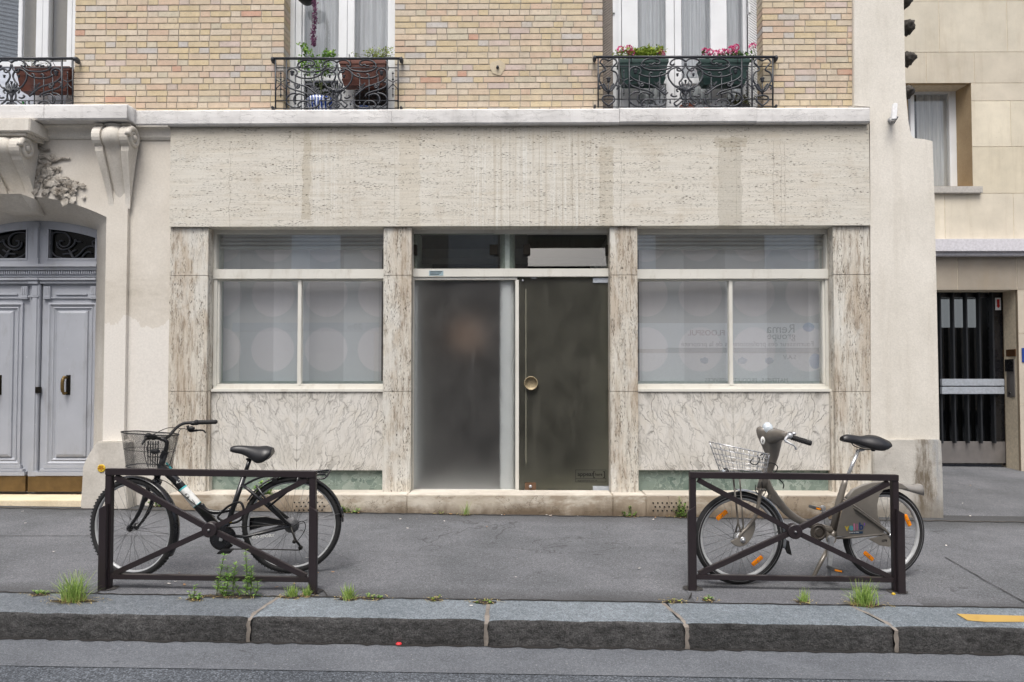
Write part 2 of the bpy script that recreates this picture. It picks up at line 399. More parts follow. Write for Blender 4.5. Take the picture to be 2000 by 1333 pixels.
def m_step():
    """worn pale step: brown splash stains on the riser, wetter and darker low down"""
    k = NT('worn_step_stone', 0.8, spec=0.25); x, y, z = k.sep()
    c = k.ramp(k.noise(2.4, 6, 0.62), [(0.3, srgb(176, 166, 150)), (0.7, srgb(206, 199, 186))])
    st = k.noise(1.1, 7, 0.72, k.map((1.0, 1, 2.4)))
    c = k.mix(k.ramp(st, [(0.44, 0.0), (0.56, 0.75)]), c, srgb(138, 122, 102))
    e = k.math('ADD', z, k.math('MULTIPLY', k.math('SUBTRACT', k.noise(3.5, 6, 0.7, k.map((1, 1, 0.5), loc=(2, 0, 5))), 0.5), 0.34))
    c = k.mix(k.ramp(e, [(0.0, 0.85), (0.13, 0.0)]), c, srgb(96, 82, 66))
    cr_ = k.math('ABSOLUTE', k.math('SUBTRACT', k.noise(2.6, 5, 0.6, None, 0.5), 0.5))
    c = k.mix(k.ramp(cr_, [(0.0, 0.6), (0.008, 0.0)]), c, srgb(84, 72, 60))
    c = k.mix(k.math('MULTIPLY', k.math('GREATER_THAN', z, 0.186), 0.5), c, srgb(210, 205, 196))  # lip highlight painted in: paler colour on the step's top edge
    k.color(c); k.bump(k.math('ADD', k.noise(40, 5, 0.65), k.noise(9, 5, 0.6)), 0.4, 0.006); return k.m
def m_plinth():
    """grey rendered plinth, stained grey-brown and blue-grey near its free corner"""
    k = NT('stained_plinth_render', 0.85, spec=0.2); x, y, z = k.sep()
    c = k.ramp(k.noise(2.6, 7, 0.68), [(0.3, srgb(170, 166, 159)), (0.7, srgb(204, 200, 192))])
    c = k.mix(k.ramp(k.noise(9, 7, 0.75), [(0.56, 0.0), (0.64, 0.5)]), c, srgb(140, 132, 122))
    xx = k.math('ADD', x, k.math('MULTIPLY', k.math('SUBTRACT', k.noise(2.2, 6, 0.7, k.map((1.5, 1, 0.8))), 0.5), 0.55))
    m1 = k.math('MULTIPLY', k.ramp(k.math('ABSOLUTE', k.math('SUBTRACT', xx, 4.12)), [(0.03, 1.0), (0.12, 0.0)]), k.ramp(k.noise(2.4, 6, 0.75, k.map((4, 1, 0.8))), [(0.40, 0.15), (0.58, 0.95)]))
    c = k.mix(m1, c, srgb(104, 94, 80))
    m2 = k.math('MULTIPLY', k.ramp(k.math('SUBTRACT', xx, 4.12), [(0.04, 0.0), (0.14, 1.0)]), k.ramp(k.noise(2.0, 6, 0.7, k.map((7, 1, 0.5), loc=(2, 0, 1))), [(0.40, 0.2), (0.6, 0.85)]))
    c = k.mix(m2, c, srgb(132, 137, 142))
    e = k.math('ADD', z, k.math('MULTIPLY', k.math('SUBTRACT', k.noise(4, 6, 0.7), 0.5), 0.3))
    c = k.mix(k.ramp(e, [(0.0, 0.7), (0.16, 0.0)]), c, srgb(112, 104, 92))
    k.color(c); k.bump(k.math('ADD', k.noise(50, 6, 0.7), k.noise(7, 6, 0.7)), 0.6, 0.008); return k.m
def m_cornice():
    k = NT('flaking_white_paint', 0.8, spec=0.25)
    c = k.ramp(k.noise(2.5, 6, 0.65), [(0.3, srgb(196, 194, 192)), (0.7, srgb(226, 224, 222))])
    fl = k.noise(6, 8, 0.72, k.map((1, 1, 2.2)), 0.8)
    edge = k.ramp(k.math('ABSOLUTE', k.math('SUBTRACT', fl, 0.56)), [(0.0, 1.0), (0.014, 0.0)])
    c = k.mix(k.math('MULTIPLY', edge, 0.45), c, srgb(120, 116, 112))
    c = k.mix(k.ramp(k.noise(1.5, 7, 0.75, k.map((1.5, 1, 3))), [(0.56, 0.0), (0.72, 0.45)]), c, srgb(160, 158, 158))
    c = k.mix(k.ramp(k.noise(1.0, 5, 0.7, k.map((16, 4, 1.2))), [(0.56, 0.0), (0.75, 0.28)]), c, srgb(150, 144, 136))
    k.color(c)
    k.bump(k.math('ADD', k.ramp(fl, [(0.54, 0.0), (0.58, 1.0)]), k.noise(25, 5)), 0.35, 0.006); return k.m
def m_asphalt(name, dark, light, agg=0.25, scale=240, spots=True, dirt_shade=False):
    k = NT(name, 0.9, spec=0.25)
    c = k.ramp(k.noise(1.2, 6, 0.62), [(0.3, dark), (0.7, light)])
    sp = k.voro(scale, 'F1', None, 'Color')
    g = k.n('ShaderNodeSeparateColor', None, {'Color': sp}).outputs[0]
    c = k.mix(1.0, c, k.ramp(g, [(0.0, 1 - agg), (0.7, 1.0), (1.0, 1 + agg * 1.6)]), 'MULTIPLY')
    c = k.mix(1.0, c, k.ramp(k.noise(60, 4, 0.7), [(0.3, 1 - agg * 0.5), (0.7, 1 + agg * 0.5)]), 'MULTIPLY')
    if spots:   # old chewing gum and oil drips
        d = k.voro(3.1, 'F1', k.map((1, 1.0, 1)), 'Distance')
        c = k.mix(k.ramp(d, [(0.035, 0.42), (0.055, 0.0)]), c, (dark[0] * 0.4, dark[1] * 0.4, dark[2] * 0.4, 1))
        d2 = k.voro(9.3, 'F1', k.map((1, 1, 1), loc=(3, 5, 0)), 'Distance')
        c = k.mix(k.ramp(d2, [(0.03, 0.35), (0.05, 0.0)]), c, (light[0] * 1.9, light[1] * 1.9, light[2] * 1.9, 1))
        c = k.mix(k.ramp(k.noise(0.7, 5, 0.7, k.map((1, 2.2, 1))), [(0.5, 0.0), (0.75, 0.3)]), c, (dark[0] * 0.7, dark[1] * 0.7, dark[2] * 0.72, 1))
        vn = k.math('ABSOLUTE', k.math('SUBTRACT', k.noise(0.9, 4, 0.6, None, 0.4), 0.5))
        c = k.mix(k.math('MULTIPLY', k.ramp(vn, [(0.0, 0.55), (0.006, 0.0)]), k.ramp(k.noise(0.45, 2), [(0.5, 0.0), (0.6, 1.0)])), c, (0.02, 0.02, 0.02, 1))
        fl = k.n('ShaderNodeSeparateColor', None, {'Color': k.voro(26, 'F1', k.map((1, 1.6, 1), loc=(1, 8, 0)), 'Color')}).outputs[1]
        c = k.mix(k.math('MULTIPLY', k.ramp(k.voro(26, 'F1', k.map((1, 1.6, 1), loc=(1, 8, 0)), 'Distance'), [(0.10, 1.0), (0.16, 0.0)]), k.ramp(fl, [(0.90, 0.0), (0.93, 0.55)])), c, (0.5, 0.48, 0.46, 1))
        c = k.mix(k.ramp(k.noise(2.6, 6, 0.75, k.map((1, 1.8, 1), loc=(4, 4, 0))), [(0.52, 0.0), (0.72, 0.28)]), c, (light[0] * 1.25, light[1] * 1.25, light[2] * 1.27, 1))
    if dirt_shade:    # contact shading painted into the colour along the building foot and the kerb
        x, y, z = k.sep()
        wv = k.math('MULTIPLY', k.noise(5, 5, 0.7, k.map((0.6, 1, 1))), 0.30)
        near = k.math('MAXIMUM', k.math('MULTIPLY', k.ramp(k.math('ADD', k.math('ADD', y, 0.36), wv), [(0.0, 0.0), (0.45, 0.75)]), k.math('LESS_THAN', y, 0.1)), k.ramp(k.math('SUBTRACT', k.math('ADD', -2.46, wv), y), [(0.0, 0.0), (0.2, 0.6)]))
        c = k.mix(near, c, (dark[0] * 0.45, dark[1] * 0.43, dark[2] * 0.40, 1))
    k.color(c); k.bump(k.math('ADD', g, k.noise(90, 3)), 0.25, 0.003); return k.m
def m_granite(name, dark, light, bump=0.3, dirt_shade=None):
    k = NT(name, 0.8, spec=0.3)
    c = k.ramp(k.noise(1.6, 6, 0.65), [(0.3, dark), (0.7, light)])
    g = k.n('ShaderNodeSeparateColor', None, {'Color': k.voro(170, 'F1', None, 'Color')}).outputs[0]
    c = k.mix(1.0, c, k.ramp(g, [(0.0, 0.66), (0.5, 1.0), (1.0, 1.4)]), 'MULTIPLY')
    c = k.mix(1.0, c, k.ramp(k.noise(28, 5, 0.7), [(0.3, 0.78), (0.7, 1.2)]), 'MULTIPLY')
    if dirt_shade: c = k.mix(k.ramp(k.noise(3, 6, 0.7, k.map((0.7, 1, 4))), [(0.52, 0.0), (0.75, 0.5)]), c, dirt_shade)
    if dirt_shade: c = k.mix(1.0, c, k.ramp(k.noise(17, 7, 0.78, k.map((0.8, 1, 1.8))), [(0.35, 0.5), (0.5, 1.0), (0.66, 1.5)]), 'MULTIPLY')
    k.color(c); k.bump(k.math('ADD', k.math('MULTIPLY', k.noise(32 if dirt_shade else 45, 6, 0.75), 2.5 if dirt_shade else 1.5), g), bump, 0.010); return k.m
def m_paint(name, col, chip=None, rough=0.4, dirt_shade=0.25):
    k = NT(name, rough)
    c = k.mix(1.0, col, k.ramp(k.noise(3, 5), [(0.3, 0.93), (0.7, 1.05)]), 'MULTIPLY')
    c = k.mix(k.ramp(k.noise(2.2, 6, 0.72, k.map((3, 3, 1))), [(0.54, 0.0), (0.75, dirt_shade)]), c, (col[0] * 0.6, col[1] * 0.55, col[2] * 0.48, 1))
    if chip: c = k.mix(k.ramp(k.noise(26, 6, 0.75), [(0.66, 0.0), (0.70, 0.8)]), c, chip)
    k.color(c); k.bump(k.noise(30, 4), 0.08, 0.003); return k.m
def schlick(k, refl, f0=0.04):
    lw = k.n('ShaderNodeLayerWeight', None, {'Blend': 0.5}).outputs['Facing']
    return k.math('MINIMUM', k.math('MULTIPLY', k.math('ADD', k.math('MULTIPLY', k.math('POWER', lw, 5.0), 1 - f0), f0), refl), 1.0)
def m_glass(name, refl=1.0, tint=(0.975, 0.98, 0.98, 1), rough=0.0):
    """clear pane: what is behind shows through, the street shows in it"""
    k = NT(name); t = k.t
    tr = k.n('ShaderNodeBsdfTransparent', None, {'Color': tint}); gl = k.n('ShaderNodeBsdfGlossy', None, {'Color': (1, 1, 1, 1), 'Roughness': rough})
    mx = k.n('ShaderNodeMixShader', None, {'Fac': schlick(k, refl)}); t.links.new(tr.outputs[0], mx.inputs[1]); t.links.new(gl.outputs[0], mx.inputs[2])
    t.links.new(mx.outputs[0], k.out.inputs['Surface']); t.nodes.remove(k.b); return k.m
def m_frosted(name, film, through, rough=0.28, haze=0.35, clear=0.5):
    """smoked frosted pane: partly clear, partly scattering, with a thin dull film and a little gloss"""
    k = NT(name); t = k.t
    rf = k.n('ShaderNodeBsdfRefraction', None, {'Color': through, 'Roughness': rough, 'IOR': 1.22})
    tr = k.n('ShaderNodeBsdfTransparent', None, {'Color': through})
    m0 = k.n('ShaderNodeMixShader', None, {'Fac': clear}); t.links.new(rf.outputs[0], m0.inputs[1]); t.links.new(tr.outputs[0], m0.inputs[2])
    sm = k.noise(2.2, 7, 0.72, k.map((1, 1, 0.8)))
    fc = k.ramp(sm, [(0.32, tuple(v * 0.5 for v in film[:3]) + (1,)), (0.7, tuple(v * 1.7 for v in film[:3]) + (1,))])
    fc = k.mix(k.ramp(k.noise(1.0, 6, 0.75, k.map((9, 1, 1.2), (0, R(18), 0))), [(0.56, 0.0), (0.70, 0.35)]), fc, tuple(min(1, v * 3) for v in film[:3]) + (1,))
    sc = k.ramp(k.noise(70, 3, 0.5), [(0.735, 0.0), (0.75, 1.0)])
    fc = k.mix(sc, fc, (0.5, 0.5, 0.5, 1))
    df = k.n('ShaderNodeBsdfDiffuse', None, {'Color': fc})
    gl = k.n('ShaderNodeBsdfGlossy', None, {'Color': (1, 1, 1, 1), 'Roughness': 0.25})
    m1 = k.n('ShaderNodeMixShader', None, {'Fac': haze}); t.links.new(m0.outputs[0], m1.inputs[1]); t.links.new(df.outputs[0], m1.inputs[2])
    m2 = k.n('ShaderNodeMixShader', None, {'Fac': schlick(k, 0.8)}); t.links.new(m1.outputs[0], m2.inputs[1]); t.links.new(gl.outputs[0], m2.inputs[2])
    t.links.new(m2.outputs[0], k.out.inputs['Surface']); t.nodes.remove(k.b); return k.m
def m_leaf(name, c0, c1, scale=40, trans=0.25):
    k = NT(name, 0.55, spec=0.3)
    inf = k.n('ShaderNodeAttribute', {'attribute_name': 'tint'}).outputs['Fac']
    c = k.mix(inf, c0, c1); c = k.mix(1.0, c, k.ramp(k.noise(scale, 3), [(0.3, 0.75), (0.7, 1.2)]), 'MULTIPLY')
    k.color(c)
    tl = k.n('ShaderNodeBsdfTranslucent', None, {'Color': c})
    mx = k.n('ShaderNodeMixShader', None, {'Fac': trans}); k.t.links.new(k.b.outputs[0], mx.inputs[1]); k.t.links.new(tl.outputs[0], mx.inputs[2])
    k.t.links.new(mx.outputs[0], k.out.inputs['Surface']); return k.m
def m_curtain(name, col, op=0.55):
    k = NT(name); t = k.t
    df = k.n('ShaderNodeBsdfDiffuse', None, {'Color': col}); tl = k.n('ShaderNodeBsdfTranslucent', None, {'Color': col})
    tr = k.n('ShaderNodeBsdfTransparent')
    a = k.n('ShaderNodeMixShader', None, {'Fac': 0.35}); t.links.new(df.outputs[0], a.inputs[1]); t.links.new(tl.outputs[0], a.inputs[2])
    f = k.ramp(k.noise(60, 2, 0.5, k.map((1, 1, 0.03))), [(0.3, op - 0.12), (0.7, op + 0.12)])
    b = k.n('ShaderNodeMixShader', None, {'Fac': f}); t.links.new(tr.outputs[0], b.inputs[1]); t.links.new(a.outputs[0], b.inputs[2])
    t.links.new(b.outputs[0], k.out.inputs['Surface']); t.nodes.remove(k.b); return k.m
def m_circles(name, x0, z0, pitch, rad, pleats):
    """printed panel: pale discs on grey, in pleats of slightly different tone"""
    k = NT(name, 0.8, spec=0.2)
    x, y, z = k.sep()
    fx = k.math('SUBTRACT', k.math('FRACT', k.math('ADD', k.math('DIVIDE', k.math('SUBTRACT', x, x0), pitch), 0.5)), 0.5)
    fz = k.math('SUBTRACT', k.math('FRACT', k.math('ADD', k.math('DIVIDE', k.math('SUBTRACT', z, z0), pitch * 1.03), 0.5)), 0.5)
    d = k.math('SQRT', k.math('ADD', k.math('MULTIPLY', fx, fx), k.math('MULTIPLY', fz, fz)))
    disc = k.ramp(d, [(rad / pitch - 0.004, 1.0), (rad / pitch + 0.004, 0.0)])
    pl = k.ramp(k.math('FRACT', k.math('MULTIPLY', x, pleats)), [(0.0, 0.84), (0.49, 0.92), (0.5, 1.12), (1.0, 1.02)])
    c = k.mix(disc, srgb(224, 228, 231), srgb(244, 242, 245))
    k.color(k.mix(1.0, c, pl, 'MULTIPLY')); return k.m
def m_wood(name, c0, c1):
    k = NT(name, 0.6); k.color(k.ramp(k.noise(4, 5, 0.6, k.map((1, 1, 0.1)), 0.5), [(0.3, c0), (0.7, c1)])); return k.m

MAT = dict(
    brick=m_brick(), mortar=m_mortar(),
    trav_h=m_travertine('travertine_fascia', False, 0.35), trav_v=m_travertine('travertine_pillar', True, 0.5),
    green=m_greenmarble(), cornice=m_cornice(),
    lime=m_stone('limestone_surround', (196, 190, 180), (222, 217, 208), (160, 150, 134), 0.4, 1.6, 0.2),
    limed=m_stone('grimy_carved_limestone', (112, 104, 94), (206, 200, 190), (84, 76, 68), 0.6, 14, 0.3, (9, 9, 9)),
    limew=m_limewall(), plaster=m_stone('cream_render', (206, 201, 191), (221, 216, 207), (176, 168, 154), 0.40, 1.4, 0.35, (5, 2, 0.5), 0.9, 70),
    plinth=m_plinth(), foot=m_stone('worn_surround_foot', (182, 177, 168), (208, 203, 195), (138, 128, 114), 0.6, 3.2, 0.5, (3, 4, 1.5)),
    stepst=m_step(), shopfloor=plain('pale_shop_floor', srgb(176, 176, 174), .5),
    stepcl=m_stone('clean_cream_step', (214, 198, 168), (226, 212, 186), (176, 156, 126), 0.3, 2.2, 0.1),
    vent=plain('vent_hole_dark', (0.012, 0.011, 0.010, 1), 0.9),
    nstone=None, door=m_paint('lilac_grey_door_paint', srgb(166, 169, 176), srgb(206, 208, 210), 0.42, 0.5),
    kick=plain('tarnished_brass_plate', srgb(112, 90, 56), 0.45, 0.5, 0.2, 12), dullbrass=plain('dull_handle_brass', srgb(116, 96, 58), 0.4, 0.6, 0.4, 60), brass=plain('aged_brass', srgb(154, 140, 112), 0.5, 0.35, 0.3, 60),
    darkbrass=plain('dark_bronze', srgb(44, 40, 34), 0.4, 0.7, 0.3, 60),
    frame=m_paint('cream_white_window_paint', srgb(212, 210, 202), srgb(130, 98, 68), 0.45, 0.5),
    framew=m_paint('white_window_paint', srgb(222, 224, 226), None, 0.4, 0.12),
    iron=plain('wrought_iron_dark_grey', (0.042, 0.045, 0.053, 1), 0.45, 0.2, 0.25, 60),
    barrier=m_paint('brown_barrier_paint', (0.024, 0.018, 0.0205, 1), (0.07, 0.06, 0.06, 1), 0.38, 0.3),
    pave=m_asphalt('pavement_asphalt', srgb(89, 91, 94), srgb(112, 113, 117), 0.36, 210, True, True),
    patch=m_asphalt('pavement_patch_asphalt', srgb(92, 93, 97), srgb(106, 107, 111), 0.3, 190),
    gutter=m_asphalt('gutter_asphalt', srgb(90, 93, 98), srgb(108, 111, 116), 0.30, 210),
    road=m_asphalt('road_asphalt', srgb(76, 80, 86), srgb(92, 96, 102), 0.6, 140, False),
    crack=plain('joint_dirt', (0.018, 0.016, 0.015, 1), 0.95),
    kerbd=m_granite('darker_granite_kerb_top', srgb(88, 93, 99), srgb(108, 113, 118)), kerbt=m_granite('granite_kerb_top', srgb(98, 105, 111), srgb(122, 129, 135)),
    kerbf=m_granite('granite_kerb_dirty_face', srgb(66, 66, 66), srgb(90, 89, 89), 1.0, srgb(42, 39, 37)),
    kmort=m_stone('kerb_joint_mortar', (108, 102, 96), (148, 140, 132), (70, 66, 62), 0.5, 9, 0.5),
    yellow=m_paint('yellow_road_paint', srgb(178, 146, 78), srgb(130, 126, 118), 0.75, 0.5),
    black=plain('black_gloss_paint', (0.010, 0.010, 0.012, 1), 0.28, 0.0, 0.2, 20, coat=0.4),
    plastic=plain('black_plastic', (0.014, 0.014, 0.015, 1), 0.5, 0, 0.2, 40),
    rubber=plain('tyre_rubber', (0.016, 0.016, 0.017, 1), 0.75, 0, 0.3, 60, 0.3),
    saddle=plain('black_saddle_vinyl', (0.013, 0.013, 0.015, 1), 0.36, 0, 0.1, 90, 0.1),
    alu=plain('brushed_aluminium', srgb(176, 178, 181), 0.4, 0.45, 0.15, 40),
    chrome=plain('chrome', srgb(205, 206, 208), 0.25, 0.7, 0.08, 40),
    steel=plain('dull_steel', srgb(120, 120, 122), 0.4, 0.8, 0.25, 60),
    chain=plain('oily_chain', (0.03, 0.028, 0.026, 1), 0.5, 0.5, 0.4, 90),
    taupe=plain('taupe_metallic_paint', srgb(124, 118, 110), 0.34, 0.3, 0.06, 20, coat=0.3),
    taupem=plain('taupe_shield_plastic', srgb(120, 115, 108), 0.42, 0.1, 0.06, 20), taupel=plain('light_taupe_plastic', srgb(142, 138, 133), 0.4, 0.15, 0.06, 20),
    rim=plain('grey_rim', srgb(176, 178, 180), 0.45, 0.1, 0.08, 30),
    amber=plain('amber_reflector', srgb(244, 146, 16), 0.25, 0, 0.15, 160, spec=0.7),
    red=plain('red_lens', srgb(170, 40, 40), 0.25), teal=plain('teal_decal', srgb(80, 180, 184), 0.4), white=plain('white_decal', srgb(225, 225, 222), 0.45),
    lens=plain('clear_lens', srgb(200, 208, 214), 0.12, 0.1, 0.1, 50),
    terra=plain('terracotta_plastic', srgb(112, 68, 56), 0.5, 0, 0.12, 12), terrap=plain('terracotta_pot', srgb(150, 84, 62), 0.75, 0, 0.2, 20),
    greenbox=plain('dark_green_plastic', srgb(40, 68, 64), 0.45, 0, 0.12, 12),
    soil=plain('potting_soil', (0.03, 0.022, 0.016, 1), 0.95, 0, 0.4, 80),
    hall_glow=None, gdark=plain('dark_room', (0.035, 0.033, 0.03, 1), 0.9), room=plain('room_wall', (0.16, 0.15, 0.14, 1), 0.9), lining=plain('pale_green_lining', srgb(176, 190, 186), 0.6),
    colw=plain('white_column_paint', srgb(236, 240, 240), 0.6),
    shut=plain('roller_shutter_grey', srgb(176, 184, 182), 0.5, 0.1, 0.08, 8), ground=plain('grey_device', srgb(150, 150, 150), 0.5),
    glass=m_glass('window_glass', 5.4), glass1=m_glass('upper_window_glass', 1.3), dglass=m_glass('transom_glass', 1.8, (0.70, 0.73, 0.70, 1)), tglass=m_glass('tilted_transom_glass', 1.7, (0.6, 0.62, 0.6, 1)),
    blackglass=m_glass('entrance_glass', 1.3, (0.45, 0.46, 0.46, 1)),
    frost=m_frosted('frosted_smoked_glass', (0.20, 0.195, 0.19, 1), (0.98, 0.985, 0.985, 1), 0.6, 0.12, .38),
    frostd=m_frosted('frosted_smoked_door_glass', (0.17, 0.166, 0.142, 1), (0.70, 0.70, 0.62, 1), 0.6, 0.19, .22),
    curtain=m_curtain('sheer_curtain', (0.80, 0.83, 0.86, 1), 0.78), curtain2=m_curtain('net_curtain', (0.80, 0.80, 0.78, 1), 0.8),
    greycur=plain('grey_brown_blind', srgb(128, 122, 110), 0.9, 0, 0.05, 30),
    leaf=m_leaf('bright_leaf', srgb(92, 136, 58), srgb(158, 192, 96)), leafd=m_leaf('dark_leaf', srgb(44, 78, 34), srgb(88, 120, 56)),
    lime_leaf=m_leaf('lime_leaf', srgb(104, 132, 44), srgb(176, 190, 84)),
    grass=m_leaf('grass_blade', srgb(104, 142, 62), srgb(184, 204, 120)), straw=m_leaf('dry_grass_blade', srgb(150, 132, 84), srgb(200, 182, 128)),
    pink=m_leaf('pink_petal', srgb(214, 72, 132), srgb(242, 140, 186)), purple=m_leaf('purple_leaf', srgb(96, 52, 84), srgb(150, 96, 130)),
    stem=plain('green_stem', srgb(84, 92, 52), 0.7), twig=plain('brown_twig', srgb(84, 66, 54), 0.8),
    signb=plain('sign_blue', srgb(36, 66, 140), 0.4), signr=plain('sign_red', srgb(196, 44, 40), 0.4), signy=plain('sign_yellow', srgb(206, 172, 48), 0.5),
    signw=plain('sign_white', srgb(238, 238, 238), 0.5), bars=plain('black_bar_paint', (0.022, 0.024, 0.028, 1), 0.38), ink=plain('sign_ink', (0.02, 0.02, 0.022, 1), 0.6), brown=plain('brown_plate', srgb(84, 56, 32), 0.5),
    grey=plain('grey_paint', srgb(130, 130, 132), 0.5), galv=plain('pale_metal', srgb(176, 182, 190), 0.45, 0.3), stainless=plain('satin_steel_plate', srgb(128, 124, 122), 0.5, 0.4, 0.1, 6),
    deadleaf=plain('dead_leaf', srgb(158, 122, 86), 0.8, 0, 0.3, 50), paper=plain('paper_scrap', srgb(214, 208, 200), 0.8), redcap=plain('red_cap', srgb(206, 52, 58), 0.5),
    bluepot=None, oppwall=m_stone('opposite_wall', (176, 168, 158), (200, 192, 182), (120, 112, 100), 0.3, 1.2, 0.2),
    bottle=plain('green_bottle', srgb(24, 104, 46), 0.25), dark=plain('dark_weathered_stone', srgb(70, 66, 62), 0.9, 0, 0.4, 30, 0.6),
)
def m_nstone():
    k = NT('cut_limestone_block', 0.85, spec=0.2)
    c = k.attr()
    c = k.mix(1.0, c, k.ramp(k.noise(2.4, 6, 0.65), [(0.3, 0.86), (0.7, 1.08)]), 'MULTIPLY')
    pit = k.ramp(k.noise(38, 3, 0.6, k.map((0.8, 1, 1))), [(0.66, 0.0), (0.72, 0.8)])
    pit = k.math('MULTIPLY', pit, k.ramp(k.noise(3, 4), [(0.42, 0.0), (0.6, 1.0)]))
    c = k.mix(k.math('MULTIPLY', pit, 0.6), c, srgb(112, 90, 66)); k.color(c)
    c = k.mix(k.ramp(k.noise(1.0, 6, 0.72, k.map((5, 5, 0.6))), [(0.5, 0.0), (0.72, 0.35)]), c, srgb(160, 144, 120)); k.color(c)
    k.bump(k.math('SUBTRACT', k.noise(60, 4), pit), 0.3, 0.004); return k.m
MAT['nstone'] = m_nstone()
def m_bluepot():
    k = NT('blue_white_glaze', 0.2)
    x, y, z = k.sep()
    a = k.n('ShaderNodeTexWave', {'wave_type': 'BANDS', 'bands_direction': 'X'}, {'Vector': k.co, 'Scale': 9.0, 'Distortion': 3.0, 'Detail': 1.0}).outputs['Fac']
    k.color(k.ramp(a, [(0.45, srgb(222, 226, 230)), (0.55, srgb(44, 74, 150))])); return k.m
MAT['bluepot'] = m_bluepot()
def m_hall_glow():
    k = NT('glowing_hall_panel'); e = k.n('ShaderNodeEmission', None, {'Color': (0.92, 0.95, 1.0, 1), 'Strength': 0.55})
    k.t.links.new(e.outputs[0], k.out.inputs['Surface']); k.t.nodes.remove(k.b); return k.m
MAT['hall_glow'] = m_hall_glow()
# ------------------------------------------------------------------ ground
XL, XR = -30.0, 30.0
YK0 = PG(1000, 1174).y                      # back of the kerb
kf = PG(1000, 1212.5); YK1 = kf.y           # kerb edge on the street side
KH = 0.155
def sheet(bm, x0, x1, y0, y1, off=0.0, nx=1, f=None):
    f = f or (lambda x, y: G(x, y))
    for i in range(nx):
        a, b = x0 + (x1 - x0) * i / nx, x0 + (x1 - x0) * (i + 1) / nx
        bm.faces.new([bm.verts.new((x, y, f(x, y) + off)) for x, y in ((a, y0), (b, y0), (b, y1), (a, y1))])
def RD(x, y):                               # the road rises gently from the gutter to its crown
    return SLX * x + SLY * YK1 - KH + 0.02 * (YK1 - y)
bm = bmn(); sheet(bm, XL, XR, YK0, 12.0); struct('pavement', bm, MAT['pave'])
YG = PP(1000, 1318, Vector((0, YK1, RD(0, YK1))), Vector((-SLX, 0.02, 1)).normalized()).y
bm = bmn(); sheet(bm, XL, XR, YG, YK1 + 0.1, 0.004, 1, RD); struct('gutter', bm, MAT['gutter'])
bm = bmn(); sheet(bm, XL, XR, -10.2, YK1 + 0.1, 0, 1, RD); struct('road', bm, MAT['road'])
bm = bmn(); box(bm, XL, XR, -13.0, -10.2, -0.35, 0.12); struct('far_pavement', bm, MAT['pave'])
bm = bmn(); box(bm, -60, 60, -60, 60, -1.2, -1.0); struct('ground', bm, MAT['road'])
# strip re-laid along the kerb, seams in the asphalt
def strip(bm, pts, wd, off=0.004, seed=1, gf=None):
    """thin wandering joint along ground points"""
    rnd = random.Random(seed); q = []
    for a, b in zip(pts, pts[1:]):
        n = max(2, int((b - a).length / 0.05))
        for i in range(n):
            p = a.lerp(b, i / n); q.append(p)
    q.append(pts[-1])
    prev = None
    for i, p in enumerate(q):
        t = (q[min(i + 1, len(q) - 1)] - q[max(i - 1, 0)]).normalized(); s = Vector((-t.y, t.x, 0))
        h = wd * (0.5 + 0.5 * rnd.random()); o = (rnd.random() - 0.5) * wd * 0.8
        a, b = p + s * (o + h / 2), p + s * (o - h / 2)
        pr = [bm.verts.new((v.x, v.y, (gf or G)(v.x, v.y) + off)) for v in (a, b)]
        if prev: bm.faces.new((prev[0], prev[1], pr[1], pr[0]))
        prev = pr
bm = bmn(); sheet(bm, PG(205, 1150).x, PG(625, 1150).x, YK0, PG(400, 1142).y, 0.004); struct('pavement_patch', bm, MAT['patch'])
bm = bmn(); sheet(bm, PG(1345, 1160).x, PG(1765, 1160).x, YK0, PG(1550, 1153).y, 0.004); struct('pavement_patch', bm, MAT['patch'])
bm = bmn(); strip(bm, [Vector((XL, YK0 + 0.004, 0)), Vector((XR, YK0 + 0.004, 0))], 0.020, 0.006, 3); struct('pavement_joint', bm, MAT['crack'])
for i, pl in enumerate([[(-40, 1048), (250, 1048), (432, 1049)], [(1846, 1090), (1920, 1133), (2060, 1212)], [(1655, 1128), (1672, 1140)],
                        [(617, 1150), (634, 1157), (640, 1166)], [(1350, 1160), (1346, 1172)], [(205, 1150), (190, 1160)]]):
    bm = bmn(); strip(bm, [PG(*p) for p in pl], 0.010 if i < 3 else 0.012, 0.007, 10 + i); struct('pavement_joint', bm, MAT['crack'])
bm = bmn(); strip(bm, [Vector((-8, YK1 - 0.012, 0)), Vector((9, YK1 - 0.012, 0))], 0.040, 0.0075, 31, RD); struct('gutter_dirt', bm, MAT['crack'])
bm = bmn(); strip(bm, [Vector((XL, -0.165, 0)), Vector((XR, -0.165, 0))], 0.045, 0.006, 33); struct('pavement_edge_strip', bm, plain('dark_strip', (0.05, 0.045, 0.04, 1), .95, 0, .5, 60))  # narrow dark strip along the foot of the building
